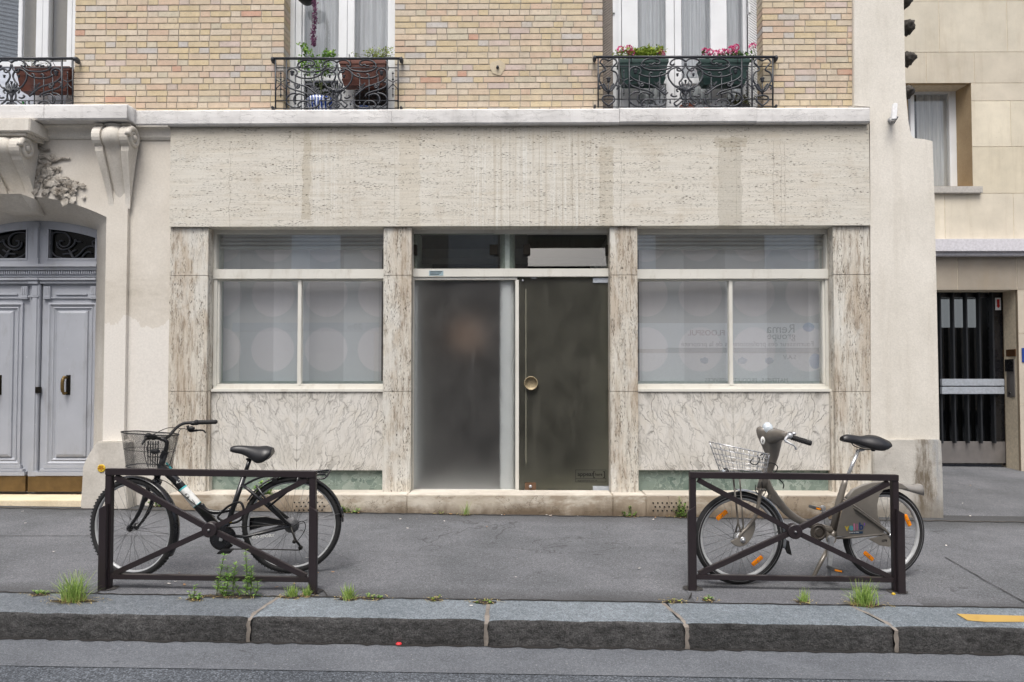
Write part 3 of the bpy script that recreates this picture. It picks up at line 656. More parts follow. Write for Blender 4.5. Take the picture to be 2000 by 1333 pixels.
# kerb stones, each a bevelled granite block: pale worn top, dirty face
jx = [-8.0, PG(492, 1200).x, PG(950, 1210).x, PG(1338, 1214).x, PG(1742, 1220).x, 9.0]
def kerb_stone(x0, x1, sh):
    bm = bmn(); n = max(3, int((x1 - x0) / 0.03)); rows = []
    prof = [(YK0, 0.0), (YK1 + 0.035, 0.0), (YK1 + 0.014, -0.005), (YK1 + 0.004, -0.016), (YK1, -0.035), (YK1 - 0.004, -0.09), (YK1 - 0.006, -0.20)]
    for i in range(n + 1):
        x = x0 + (x1 - x0) * i / n; r = []
        for j, (y, z) in enumerate(prof):
            xx = x
            t = (y - YK0) / (YK1 - YK0)
            if i == 0: xx += sh[0] * (t - 1)
            if i == n: xx += sh[1] * (t - 1)
            e = 0.012 if i in (0, n) else 0
            jit = 0.006 * mnoise.noise(Vector((x * 4, j * 3.1, 2.0))) + 0.004 * mnoise.noise(Vector((x * 17, j * 1.7, 5.0))) if 0 < j else 0
            ch = max(0, mnoise.noise(Vector((x * 2.6, 9.0, 1.0))) - .38) * 0.05 if j in (1, 2, 3) else 0; jit -= ch * .5
            r.append(bm.verts.new((xx, y + jit + (e if j >= 3 else 0), G(xx, y) + z + (0.6 * jit - e * 0.6 - ch * .5 if j in (1, 2, 3) else 0) + 0.002)))
        rows.append(r)
    for a, b in zip(rows, rows[1:]):
        for j in range(len(prof) - 1):
            f = bm.faces.new((a[j], b[j], b[j + 1], a[j + 1])); f.material_index = 0 if j < 2 else 1; f.smooth = True
    struct('kerb', bm, [MAT['kerbd'] if x0 < -7.5 else MAT['kerbt'], MAT['kerbf']])
SK = [0.0, -0.06, 0.0, 0.07, 0.10, 0.0]
for i in range(5):
    kerb_stone(jx[i] + (0.008 if i else 0), jx[i + 1] - 0.008, (SK[i], SK[i + 1]))
for i in range(1, 5):
    bm = bmn(); rnd = random.Random(i); x = jx[i]; prev = None
    for k in range(16):
        t = k / 15; y = YK0 + (YK1 - YK0) * min(1, t * 1.75); zz = 0 if t < 0.571 else -(t - 0.571) / 0.429 * 0.17
        xx = x + SK[i] * (min(1, t * 1.75) - 1) + (rnd.random() - 0.5) * 0.008; h = 0.009 + rnd.random() * 0.007
        dy = 0.002 if t < 0.571 else -0.013
        pr = [bm.verts.new((xx + s * h, y + dy, G(xx, y) + zz + (0.0025 if t < 0.5 else -0.008))) for s in (-1, 1)]
        if prev: bm.faces.new((prev[0], prev[1], pr[1], pr[0]))
        prev = pr
    struct('kerb_joint', bm, MAT['kmort'])
bm = bmn(); a = [PG(*p) for p in ((1868, 1201), (1890, 1214), (1925, 1217), (2000, 1217), (2090, 1218), (2090, 1206), (2000, 1205), (1930, 1203))]
bm.faces.new([bm.verts.new((p.x, p.y, G(p.x, p.y) + 0.006)) for p in a]); struct('kerb_marking', bm, MAT['yellow'])

# ------------------------------------------------------------------ the corner building
B = thing('apartment_building', 'pale brick apartment building over a travertine shopfront and a grey double door', 'building', (0, 0, 0))
YB = 0.06                                           # brick face
ZC0, ZC1 = P(1000, 242, -0.06).z, P(1000, 212.5, -0.06).z     # cornice
XW = P(1667, 110, YB).x                            # right end of the bricks
# first floor window openings: (x0, x1)
OPW = [(-6.12, P(145.5, 110, YB).x), (P(554, 110, YB).x, P(771, 110, YB).x), (P(1177, 110, YB).x, P(1490, 110, YB).x)]
ZTOP, ZWT = 6.9, 6.35
bm = bmn(); xs = [-8.5]
for a, b in OPW: xs += [a - 0.004, b + 0.004]
xs.append(XW)
for i in range(0, len(xs), 2): box(bm, xs[i], xs[i + 1], YB + 0.006, 0.38, ZC0 + 0.02, ZTOP)
for i in range(1, len(xs) - 1, 2): box(bm, xs[i] + 0.001, xs[i + 1] - 0.001, YB + 0.007, 0.379, ZWT, ZTOP - 0.001)
mk('mortar_bed', bm, MAT['mortar'], B)
bm = bmn(); tl = bm.loops.layers.float_color.new('tint'); rnd = random.Random(3)
PAL = [((224, 208, 174), 6), ((221, 203, 162), 5), ((226, 212, 186), 6), ((223, 203, 174), 6), ((222, 196, 168), 3), ((217, 172, 146), 0.8), ((210, 206, 196), 1.8), ((217, 200, 186), 1.4), ((216, 207, 180), 2)]
pool = [c for c, q in PAL for _ in range(int(q * 4))]
CH = 0.0648; nrow = int((ZTOP - ZC1) / CH) + 1
def cuts(z):
    out = []
    if z < ZWT - 0.02: out = OPW
    return out
for r_ in range(nrow):
    z0 = ZC1 + 0.004 + r_ * CH; z1 = z0 + CH - 0.011
    segs, x = [], -8.5
    for a, b in cuts(z0): segs.append((x, a)); x = b
    segs.append((x, XW - 0.002))
    for a, b in segs:
        if b - a < 0.03: continue
        x = a; k = r_ % 2; first = True
        while x < b - 0.01:
            L = (0.222 if k % 2 == 0 else 0.107) + rnd.uniform(-0.004, 0.004)
            if first and r_ % 2: L = 0.107 if rnd.random() < .6 else 0.16
            x1 = x + L
            if b - x1 < 0.05: x1 = b
            col = srgb(*rnd.choice(pool), 0.84 * rnd.uniform(0.93, 1.05)); col = (col[0], col[1] * .985, col[2] * 1.05, 1)
            dy = rnd.uniform(-0.0015, 0.0015)
            dep = 0.30 if (x == a or x1 >= b - 1e-6) and (a, b) else 0.02
            fs = box(bm, x + (0.0 if first else 0.0055), x1 - (0.0 if x1 >= b - 1e-6 else 0.0055), YB + dy, YB + dep, z0 + rnd.uniform(-.001, .001), z1 + rnd.uniform(-.001, .001))
            for f in fs:
                for l in f.loops: l[tl] = col
            x = x1; k += 1 if rnd.random() < 0.86 else 2; first = False
mk('brick_wall', bm, MAT['brick'], B, recalc=True)
# small fixings left in the bricks
for px, py in ((972, 133),):
    bm = bmn(); q = P(px, py, YB)
    pts = [(q.x + math.cos(t) * (0.080 + 0.010 * math.sin(3 * t)), q.z + math.sin(t) * (0.078 + 0.008 * math.cos(5 * t))) for t in [i * math.pi / 12 for i in range(24)]]
    prism(bm, pts, YB - 0.006, YB + 0.01); mk('mortar_repair', bm, m_stone('mortar_patch', (182, 168, 144), (206, 194, 172)), B)
    bm = bmn(); lathe(bm, [(0, -0.03), (0.012, -0.03), (0.016, 0)], (q.x, YB - 0.006, q.z), (0, 1, 0), 8); mk('wall_hook', bm, MAT['iron'], B)

# rooms behind
bm = bmn()
box(bm, -8.6, XW + 0.3, 3.0, 3.1, -0.3, 7.0); box(bm, -8.6, XW + 0.3, 0.39, 3.1, 7.0, 7.15); box(bm, -8.6, XW + 0.3, 0.10, 3.0, ZC0 - 0.2, ZC0 + 0.012)
box(bm, -8.7, -8.6, 0.1, 3.1, -0.3, 7.15); box(bm, XW + 0.02, XW + 0.12, 0.39, 3.0, ZC0, 7.0)
mk('interior_wall', bm, MAT['room'], B)
bm = bmn(); box(bm, -3.4, 3.6, 0.12, 3.0, -0.2, 0.178); mk('shop_floor', bm, MAT['shopfloor'], B)

# cornice: main run and the part that steps forward over the door
xj0, xj1 = P(266, 228, -0.06).x, P(248, 220, -0.22).x
xce = P(1699, 226, -0.06).x
def cprof(y, z0, z1): return [(y + 0.012, z1), (y, z1 - 0.014), (y - 0.002, (z0 + z1) / 2), (y, z0 + 0.014), (y + 0.012, z0), (0.10, z0), (0.10, z1 + 0.006)]
def crun(x0, x1, y, dz=0.0, seg=0.08):
    bm = bmn(); n = max(2, int((x1 - x0) / seg)); rnd = random.Random(int(x0 * 100))
    extr_x(bm, cprof(y, ZC0 + dz, ZC1 + dz), [(x0 + (x1 - x0) * i / n, 0.003 * mnoise.noise(Vector((x0 + i * .37, y, 0)))) for i in range(n + 1)])
    return bm
cuts_ = [xj0, P(765, 228, -0.06).x, P(1210, 228, -0.06).x, P(1478, 228, -0.06).x, xce]
for i in range(4):
    b_ = crun(cuts_[i] + 0.0015, cuts_[i + 1] - 0.0015, -0.06 - (0.004 if i == 2 else 0), 0.004 if i == 2 else 0)
    mk('cornice', b_, MAT['cornice'], B)
xa = P(86, 218, -0.22).x
bm = crun(xa + 0.002, xj1, -0.22); rr = cprof(-0.22, ZC0, ZC1); mk('cornice', bm, MAT['cornice'], B)
mk('cornice', crun(-8.5, xa - 0.002, -0.222), MAT['cornice'], B)
bm = bmn(); zA, zB = ZC0, ZC1
loft(bm, [[(xj1, y, z) for y, z in cprof(-0.22, zA, zB)], [(xj0, y, z) for y, z in cprof(-0.062, zA, zB)]]); mk('cornice', bm, MAT['cornice'], B)

# travertine fascia in slabs
fx = [P(332, 340, 0).x, P(573, 340, 0).x, P(771, 340, 0).x, P(996, 340, 0).x, P(1219, 340, 0).x, P(1438, 340, 0).x, P(1698.5, 340, 0).x]
ZF0 = P(1000, 442, 0).z
bm = bmn()
for a, b in zip(fx, fx[1:]):
    q = 0.0 if a == fx[0] else 0.0012
    box(bm, a + q * .3, b - 0.0004, random.uniform(-0.0008, 0.0008), 0.17, ZF0, ZC0 - 0.001, 0.0012)
mk('travertine_fascia', bm, MAT['trav_h'], B)
bm = bmn(); box(bm, fx[0] + .01, fx[-1] - .01, 0.16, 0.34, ZF0 + 0.03, ZC0 - 0.01); mk('fascia_backing', bm, MAT['room'], B)

ZS = 0.193                                          # top of the step
YP = 0.03
PIL = [(329, 404), (748, 803), (1192, 1246), (1630, 1702)]
ZJ = [P(1000, 538, YP).z, P(1000, 765, YP).z]
for i, (a, b) in enumerate(PIL):
    bm = bmn(); X0, X1 = P(a, 700, YP).x, P(b, 700, YP).x
    zz = [ZS - 0.05, ZJ[1], ZJ[0], ZF0 - 0.0005]
    for z0, z1 in zip(zz, zz[1:]): box(bm, X0, X1, YP, 0.30, z0 + 0.0012, z1 - 0.0012, 0.003)
    mk('travertine_pillar', bm, MAT['trav_v'], B)
# narrow stone strips beside the panels, the stall risers and their dark base
for a, b, y0, y1, Y0 in ((404, 409, 765, 966, 0.07), (1624, 1630, 765, 966, 0.07)):
    bm = bmn(); pbox(bm, a, y0, b, y1, Y0, 0.29); mk('reveal_strip', bm, MAT['trav_v'], B)
for a, b, sm in ((409, 748, 580), (1246, 1624, 1432)):
    xc = P(sm, 840, 0.11).x; mm = m_marble(xc)
    bm = bmn(); X0, X1, Z0, Z1 = rc(a, 765, b, 919, 0.11)
    box(bm, X0 - .004, xc - 0.001, 0.11, 0.28, Z0, Z1, 0.002); box(bm, xc + 0.001, X1 + .004, 0.11, 0.28, Z0, Z1, 0.002)
    mk('marble_panel', bm, mm, B)
    bm = bmn(); X0, X1, Z0, Z1 = rc(a, 918, b, 966, 0.15); box(bm, X0, X1, 0.15, 0.279, ZS - 0.05, Z1 + .03); mk('green_marble_base', bm, MAT['green'], B)
# step
xs0, xs1 = P(326, 990, -0.15).x, P(1706, 990, -0.15).x
bm = bmn()
sx = [xs0, P(795, 990, -.15).x, P(1197, 990, -.15).x, P(1262, 990, -.15).x, xs1]
for a, b in zip(sx, sx[1:]): box(bm, a + .001, b - .001, -0.15 + random.uniform(-.003, .003), 0.16, -0.12, ZS + random.uniform(-.002, .002), 0.008)
mk('step', bm, MAT['stepst'], B)
for x0, x1, y0, nr in ((1276, 1352, 983, 3), (575, 640, 982, 3)):
    bm = bmn()
    for r_ in range(nr):
        for k in range(int((x1 - x0) / 9)):
            q = P(x0 + k * 9 + (4 if r_ % 2 else 0), y0 + r_ * 7.5, -0.157)
            lathe(bm, [(0, 0), (0.0085, 0), (0.0085, 0.02)], (q.x, -0.1545, q.z), (0, 1, 0), 8, False)
    mk('vent_holes', bm, MAT['vent'], B)  # dark discs for the vent holes in the step

# party wall at the right end, with its plinth
YW = 0.02
pw = [(1667, -160), (1763, -160), (1765, 0), (1768, 150), (1770, 190), (1774, 235), (1778, 264), (1784, 271), (1806, 272), (1822, 276), (1825, 380), (1830, 600), (1835, 858), (1837, 1030), (1701, 1030), (1701, 700), (1700, 208), (1668, 208)]
bm = bmn(); prism(bm, [(P(a, b, YW).x, P(a, b, YW).z) for a, b in pw], YW, 0.9, 0.006); mk('party_wall', bm, MAT['plaster'], B)
bm = bmn(); pp = [(1706, 864), (1720, 859), (1834, 859), (1839, 862), (1841, 930), (1844, 1030), (1706, 1030)]
prism(bm, [(P(a, b, -0.02).x, P(a, b, -0.02).z) for a, b in pp], -0.02, 0.95, 0.008); mk('wall_plinth', bm, MAT['plinth'], B)
for px, py, s in ((1771, 4, 1.0), (1776, 54, 1.25), (1777, 116, 1.2), (1775, 180, 1.05)):
    q = P(px - 3, py, 0.25); bm = bmn(); blob(bm, (q.x, q.y, q.z), 0.055 * s, 0.09, 0.062 * s, 3, 0.5); mk('toothing_stone', bm, MAT['dark'], B)

# ------------------------------------------------------------------ shop windows
def frame_bars(bars, Y0, Y1, bev=0.004):
    bm = bmn()
    for x0, y0, x1, y1, *yy in bars:
        pbox(bm, x0, y0, x1, y1, yy[0] if yy else Y0, yy[1] if len(yy) > 1 else Y1, bev)
    return bm
YF = 0.16
def shop_window(xl, xr, mull, side, panels):
    """xl..xr: visible frame opening in px at the frame plane; the mullion and a side rail follow"""
    L = xl if side == 'L' else xl - 8; Rr = xr if side == 'R' else xr + 8
    bars = [(L, 448, Rr, 456, YF, YF + .08), (L, 526, Rr, 545, YF - .012, YF + .08), (L, 754, Rr, 764, YF - .004, YF + .08)]
    if side == 'L': bars += [(L, 456, L + 6, 526, YF + .001, YF + .08), (L, 545, L + 7, 754, YF + .001, YF + .08), (L + 7, 545, L + 12, 750, YF + .022, YF + .08)]
    else: bars += [(Rr - 7, 456, Rr, 526, YF + .001, YF + .08), (Rr - 8, 545, Rr, 754, YF + .001, YF + .08), (Rr - 14, 545, Rr - 8, 750, YF + .022, YF + .08)]
    bars += [(mull - 3.5, 546, mull + 3.5, 753, YF + .012, YF + .075), (L, 545, Rr, 549, YF + .02, YF + .079), (L, 750, Rr, 754, YF + .024, YF + .079)]
    w = mk('shop_window', frame_bars(bars, YF, YF + .08, 0.003), MAT['frame'], B)
    bm = bmn(); X0, X1, Z0, Z1 = rc(L - 4 if side == 'L' else L, 761, Rr if side == 'L' else Rr + 4, 766, 0.10)
    box(bm, X0, X1, 0.095, 0.2, Z0, Z1 + 0.006, 0.004); mk('sill', bm, MAT['frame'], w)
    yg = YF + 0.05
    for a, b, c, d in ((L + 1, 454, Rr - 1, 528), (L + 4, 546, mull, 752), (mull, 546, Rr - 4, 752)):
        bm = bmn(); pbox(bm, a, b, c, d, yg, yg + 0.006); mk('pane', bm, MAT['glass'], w)
    # roller shutter box at the top, slatted
    bm = bmn(); X0, X1, Z0, Z1 = rc(L + (10 if side == 'L' else 0), 456, Rr - (9 if side == 'R' else 0), 487, 0.30)
    hh = (Z1 - Z0) / 4
    for k in range(4): loft(bm, [[(X0, .345, Z0 + hh * k), (X0, .272, Z0 + hh * k + .002), (X0, .262, Z0 + hh * (k + .5)), (X0, .285, Z0 + hh * (k + 1) - .012), (X0, .31, Z0 + hh * (k + 1) - .002), (X0, .345, Z0 + hh * (k + 1) - .001)], [(X1, .345, Z0 + hh * k), (X1, .272, Z0 + hh * k + .002), (X1, .262, Z0 + hh * (k + .5)), (X1, .285, Z0 + hh * (k + 1) - .012), (X1, .31, Z0 + hh * (k + 1) - .002), (X1, .345, Z0 + hh * (k + 1) - .001)]], smooth=False)
    mk('roller_shutter', bm, MAT['shut'], w)
    # panels with discs inside
    X0, X1, Z0, Z1 = rc(L, 470, Rr, 752, 0.36)
    bm = bmn(); n = 40; top, bot = [], []
    xs_ = [X0 + 0.06 + (X1 - X0 - .12) * i / n for i in range(n + 1)]
    for x in xs_:
        y = 0.37 + 0.012 * math.sin(x * 5.2)
        top.append(bm.verts.new((x, y, Z1))); bot.append(bm.verts.new((x, y, Z0)))
    for i in range(n):
        f = bm.faces.new((bot[i], bot[i + 1], top[i + 1], top[i])); f.smooth = True
    cx, cz = P(panels[0], 683, 0.37).x, P(1000, 683, 0.37).z
    mk('disc_panel', bm, m_circles('disc_print', cx, cz, 0.577, 0.232, panels[1]), w)
    bm = bmn(); X0, X1, Z0, Z1 = rc(L, 545, Rr, 760, 0.30)
    box(bm, X0, X1, 0.262, 0.42, Z0, Z0 + .085)
    sxx = X0 if side == 'L' else X1 - 0.075
    box(bm, sxx, sxx + 0.075, 0.24, 0.42, Z0 + .05, Z1 + .5); mk('inner_lining', bm, MAT['lining'], w)
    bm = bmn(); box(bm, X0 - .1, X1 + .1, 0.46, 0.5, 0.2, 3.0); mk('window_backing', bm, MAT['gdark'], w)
shop_window(416, 748, 584.5, 'L', (533, 1.32))
shop_window(1246, 1621, 1428, 'R', (1368, 1.12))

# ------------------------------------------------------------------ shop entrance
YD = 0.17
fb = [(800, 447, 1194, 456, YD, YD + .09), (800, 456, 805, 526, YD + .002, YD + .09), (1188, 456, 1194, 541, YD + .002, YD + .09), (799, 525, 1194, 541, YD - .012, YD + .09),
      (801, 542, 808, 964, YD + .003, YD + .08), (808, 541.5, 1010, 547, YD + .004, YD + .075), (1006.5, 547, 1013.5, 962, YD + .002, YD + .085), (808, 957, 1007, 963, YD + .004, YD + .075), (1190, 541, 1195, 964, YD + .03, YD + .09)]
ED = mk('entrance_door', frame_bars(fb, YD, YD + .08, 0.003), MAT['frame'], B)
bm = bmn(); pbox(bm, 806, 546, 1008, 958, YD + .035, YD + .045); mk('frosted_pane', bm, MAT['frost'], ED)
bm = bmn(); pbox(bm, 1013, 541.5, 1190.5, 959.5, YD + .02, YD + .030); mk('door_leaf', bm, MAT['frostd'], ED)
bm = bmn(); pbox(bm, 805, 457, 965, 524, YD + .012, YD + .018); mk('transom_pane', bm, MAT['dglass'], ED)
bm = bmn(); pbox(bm, 965, 456, 1030, 526, YD + .05, YD + .056); mk('transom_pane', bm, MAT['dglass'], ED)
X0, X1, Z0, Z1 = rc(1031, 457, 1188, 521, YD)
bm = bmn(); obox(bm, ((X0 + X1) / 2, YD + .03, (Z0 + Z1) / 2), ((X1 - X0) / 2, 0, 0), (0, 0.003, -0.0007), (0, 0.05, (Z1 - Z0) / 2))
mk('transom_pane', bm, MAT['tglass'], ED)
bm = bmn()
for a, b in ((804, 814), (956, 972), (1022, 1036), (1183, 1192)): pbox(bm, a, 478, b, 498, YD - .004, YD + .05, 0.004)
mk('transom_bracket', bm, MAT['darkbrass'], ED)
# ledge with pipes seen through the transom, white round column
bm = bmn(); X0, X1, Z0, Z1 = rc(810, 486, 1186, 505, .9); box(bm, X0 - .3, X1 + .3, .9, 1.3, Z0, Z1); mk('inner_ledge', bm, MAT['grey'], ED)
bm = bmn(); q0, q1 = P(976.5, 720, .36).x, P(1006, 720, .36).x; r_ = (q1 - q0) / 2
cyl(bm, ((q0 + q1) / 2, .222 + r_, ZS), ((q0 + q1) / 2, .222 + r_, 3.0), r_, 24); mk('inner_column', bm, MAT['colw'], ED)
bm = bmn(); X0, X1, Z0, Z1 = rc(800, 440, 1196, 965, .4)
box(bm, X0 - .02, X0 + .10, .26, .62, ZS, 3.0); box(bm, X1 - 0.02, X1 + .02, .26, 2.5, ZS, 3.0); box(bm, X0 - .03, X0 - .02, .26, 2.5, ZS, 3.0)
mk('side_wall', bm, MAT['colw'], ED)
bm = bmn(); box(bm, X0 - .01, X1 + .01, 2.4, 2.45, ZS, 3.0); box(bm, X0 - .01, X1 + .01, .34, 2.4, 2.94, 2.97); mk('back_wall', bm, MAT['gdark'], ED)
q = P(912, 655, 2.1); ld = bpy.data.lights.new('shop_lamp', 'POINT'); ld.energy = .17; ld.color = (1.0, .60, .38); ld.shadow_soft_size = .22   # the lit lamp glowing behind the frosted pane
lo = bpy.data.objects.new('shop_lamp', ld); C.objects.link(lo); lo.location = (q.x, 2.12, q.z); lo.parent = ED
q = P(1037, 749, YD); bm = bmn()
lathe(bm, [(0, 0.012), (0.045, 0.010), (0.062, 0.004), (0.070, -0.010), (0.073, -0.022), (0.069, -0.026), (0.064, -0.024), (0.073, 0.020)], (q.x, YD + .004, q.z), (0, 1, 0), 32); mk('door_knob', bm, MAT['brass'], ED)
bm = bmn(); pbox(bm, 1025, 943, 1047, 958, YD + .006, YD + .02, 0.004); lk = mk('lock', bm, plain('lock_brown', srgb(96, 70, 50), 0.5), ED)
bm = bmn(); q = P(1036, 951, YD); lathe(bm, [(0, -.008), (.016, -.008), (.018, .012)], (q.x, YD + .004, q.z), (0, 1, 0), 16); mk('lock_cylinder', bm, MAT['alu'], lk)
for r4 in ((1158, 543, 1192, 553), (1158, 950, 1192, 960)):
    bm = bmn(); pbox(bm, *r4, YD + .008, YD + .04, 0.003); mk('pivot_hinge', bm, MAT['galv'], ED)
bm = bmn(); pbox(bm, 1134, 960.5, 1182, 964.5, YD - .02, YD + .05, 0.002); mk('floor_plate', bm, MAT['galv'], ED)
bm = bmn(); pbox(bm, 1038, 541, 1048, 545, YD + .008, YD + .02, 0.002); mk('door_stop', bm, MAT['alu'], ED); bm = bmn(); q = P(1021, 548, YD); lathe(bm, [(0, 0), (.011, 0), (.011, .02)], (q.x, YD + .006, q.z), (0, 1, 0), 12); mk('glass_button', bm, MAT['alu'], ED)
bm = bmn(); pbox(bm, 1026.3, 565, 1028, 905, YD + .0175, YD + .02); mk('tape_line', bm, plain('old_tape', srgb(120, 118, 104), 0.8), ED)
# lettered sticker low on the glass
yk = YD + .0185
bm = bmn(); st = 0.7
for r4 in ((1124, 918, 1184, 918 + st), (1124, 935, 1184, 935 + st), (1124, 941.5, 1184, 941.5 + st), (1124, 918, 1124 + st, 942), (1184 - st, 918, 1184, 942)): pbox(bm, *r4, yk, yk + .001)
q = P(1128, 930, yk)
join(bm, textbm('appear', 0.063, (q.x, yk, q.z), (1, 0, 0), (0, 0, 1), bold=0.0012)); q = P(1157.5, 930, yk); join(bm, textbm('[', 0.075, (q.x, yk, q.z - .004), (1, 0, 0), (0, 0, 1), bold=.001))
q = P(1162, 929.5, yk); join(bm, textbm('here', 0.042, (q.x, yk, q.z), (1, 0, 0), (0, 0, 1), bold=0.0008)); q = P(1178, 930, yk); join(bm, textbm(']', 0.075, (q.x, yk, q.z - .004), (1, 0, 0), (0, 0, 1), bold=.001))
q = P(1128, 940.3, yk); join(bm, textbm('appearhere.co.uk', 0.022, (q.x, yk, q.z), (1, 0, 0), (0, 0, 1), sx=1.35))
mk('sticker', bm, plain('sticker_print', srgb(26, 26, 26), 0.5), ED, recalc=False)
bm = bmn(); pbox(bm, 838, 529, 866, 538.5, YD - .0145, YD - .0118); sk = mk('sticker', bm, plain('sticker_blue_grey', srgb(150, 172, 180), 0.5), ED)
bm = bmn()
for k in range(3): pbox(bm, 840, 530.5 + k * 2.6, 864 - 3 * k, 531.7 + k * 2.6, YD - .0158, YD - .0144)
mk('print', bm, MAT['ink'], sk)

# ------------------------------------------------------------------ stone surround of the carriage door, left
XC, XO = P(28, 600, 0).x, P(205, 600, 0).x           # arch centre and opening edge on the wall face
HW = XO - XC
ZA, ZP = P(40, 383, 0).z, P(206, 424.5, 0).z         # crown and springing of the outer arch
def arc(hw, za, zs, n=24):
    h = za - zs; rad = (hw * hw + h * h) / (2 * h); a0 = math.asin(hw / rad)
    return [(XC + rad * math.sin(-a0 + 2 * a0 * i / n), za - rad + rad * math.cos(-a0 + 2 * a0 * i / n)) for i in range(n + 1)]
YDo = 0.32
xi = P(187, 600, YDo).x; HWi = xi - XC
ZAi, ZPi = P(62, 432, YDo).z, P(187, 450, YDo).z
outer = [(XC - HW, -0.2)] + arc(HW, ZA, ZP) + [(XO, -0.2)]
inner = [(XC - HWi, -0.2)] + arc(HWi, ZAi, ZPi) + [(xi, -0.2)]
XE = P(246, 620, 0).x
bm = bmn(); prism(bm, [(-8.5, -0.2)] + outer + [(XE, -0.2), (XE, ZC0 + .001), (-8.5, ZC0 + .001)], 0.0, 0.10); mk('limestone_surround', bm, MAT['limew'], B)
bm = bmn(); rings = []
for k in range(9):
    t = k / 8; e = t + 0.10 * math.sin(t * math.pi)    # slightly hollow splay
    rings.append([(o[0] + (i_[0] - o[0]) * e, 0.02 + (YDo - .02) * t, o[1] + (i_[1] - o[1]) * e) for o, i_ in zip(outer, inner)])
loft(bm, rings, closed=False, caps=False); mk('door_embrasure', bm, MAT['lime'], B)
bm = bmn(); prism(bm, [(XE + 0.001, -.2), (fx[0] + .02, -.2), (fx[0] + .02, ZC0 + .001), (XE + .001, ZC0 + .001)], 0.045, 0.3); mk('limestone_wall', bm, MAT['limew'], B)
# hollow moulding under the cornice, breaking forward with it
def cove(y):
    z1 = ZC0 - 0.0005; zt = P(300, 272, 0.0).z; hz = z1 - zt
    pr = [(y - 0.10, z1), (y - 0.10, z1 - .012)]
    for i in range(7):
        a = i / 6 * math.pi / 2; pr.append((y - 0.035 - 0.055 * (1 - math.sin(a)), z1 - .02 - (hz - .045) * (1 - math.cos(a))))
    return pr + [(y - 0.028, z1 - hz + .014), (y - 0.018, zt), (y, zt), (y + .02, zt), (y + .02, z1)]
for x0, x1, y in ((XE + .012, fx[0] - .001, 0.05), (P(52, 255, 0).x, XE + .010, 0.004), (-8.5, P(-60, 255, 0).x, 0.004)):
    bm = bmn(); extr_x(bm, cove(y), [(x0, 0), (x1, 0)]); mk('cove_moulding', bm, MAT['lime'], B)
# scroll brackets
def console(xc, wtop, wbot, dtop, z1, z0, zneck, spir=True, name='scroll_bracket'):
    root = None
    H = z1 - z0; hs = z1 - zneck
    prof = []                                           # front outline (y, z) from top to foot
    prof.append((-dtop * 0.80, z1))
    for i in range(9):
        a = math.radians(70 - i * 16); prof.append((-dtop + hs * 0.46 - hs * .46 * math.cos(a) * 1.0, zneck + hs * 0.48 + hs * 0.48 * math.sin(a)))
    n = 12
    y9, z9 = prof[-1]
    for i in range(1, n + 1):
        t = i / n; prof.append((y9 * (1 - t) ** 1.8 - 0.014 * (1 - t) + .002 * t - 0.035 * math.sin(t * math.pi) * (1 - t), z9 - (z9 - z0) * t))
    def width(z):
        t = (z1 - z) / H; return wtop + (wbot - wtop) * min(1, max(0, (t - 0.25) / 0.75)) ** 0.8
    def band(f0, f1, dy):
        b = bmn(); rings = []
        for y, z in prof:
            w_ = width(z); rings.append([(xc + w_ * f0, y + dy, z), (xc + w_ * f1, y + dy, z), (xc + w_ * f1, 0.01, z), (xc + w_ * f0, 0.01, z)])
        loft(b, rings, smooth=False); return b
    b = band(-0.5, -0.27, 0.0); join(b, band(0.27, 0.5, 0.0)); root = mk(name, b, MAT['lime'], B)
    b = bmn(); rings = []
    for y, z in prof:
        w_ = width(z); row = []
        for k in range(7):
            u = -0.27 + 0.54 * k / 6; row.append((xc + w_ * u, y + 0.035 - 0.05 * math.cos(u / 0.27 * 1.35) * (1 if z > zneck - .02 else 0.45), z))
        rings.append(row + [(xc + w_ * .27, .01, z), (xc - w_ * .27, .01, z)])
    loft(b, rings); mk('bracket_face', b, MAT['lime'], root)
    if spir:
        b = bmn(); c = Vector((xc + wtop * .5, -dtop + hs * .46, zneck + hs * .48)); pts = []
        for i in range(46):
            a = i / 45 * 4.2 * math.pi; rr_ = hs * .42 * (1 - i / 45 * 0.85); pts.append(c + Vector((0.0, -math.cos(a) * rr_ * .92, math.sin(a) * rr_)))
        tube(b, pts, [.030, .012], 8); lathe(b, [(0, .035), (.03, .028), (.034, 0)], c, (1, 0, 0), 12); mk('volute', b, MAT['lime'], root)
    return root
z1 = ZC0 - .02
console(-4.145, .365, .215, .20, z1, P(205, 408, 0).z, P(190, 292, -.1).z)
console(XC + .005, .46, .36, .30, P(0, 264, -.25).z, P(20, 384, -.1).z, P(0, 312, -.2).z, name='keystone')
bm = bmn(); X0 = XC - .20
loft(bm, [[(XC - .19, -.20, P(0, 384, -.1).z), (XC + .19, -.20, P(0, 384, -.1).z), (XC + .19, .05, P(0, 384, -.1).z), (XC - .19, .05, P(0, 384, -.1).z)],
          [(XC - .16, .02, P(0, 418, 0.1).z), (XC + .16, .02, P(0, 418, .1).z), (XC + .16, .2, P(0, 418, .1).z), (XC - .16, .2, P(0, 418, .1).z)]], smooth=False)
mk('keystone', bm, MAT['lime'], B)
bm = bmn(); box(bm, XC - .36, XC + .34, -.30, 0.0, P(0, 264, -.2).z, z1 + .01, .01); box(bm, XC - .31, XC + .29, -.27, 0.0, P(0, 270, -.2).z, P(0, 264, -.2).z + .01, .008); mk('bracket_cap', bm, MAT['lime'], B)
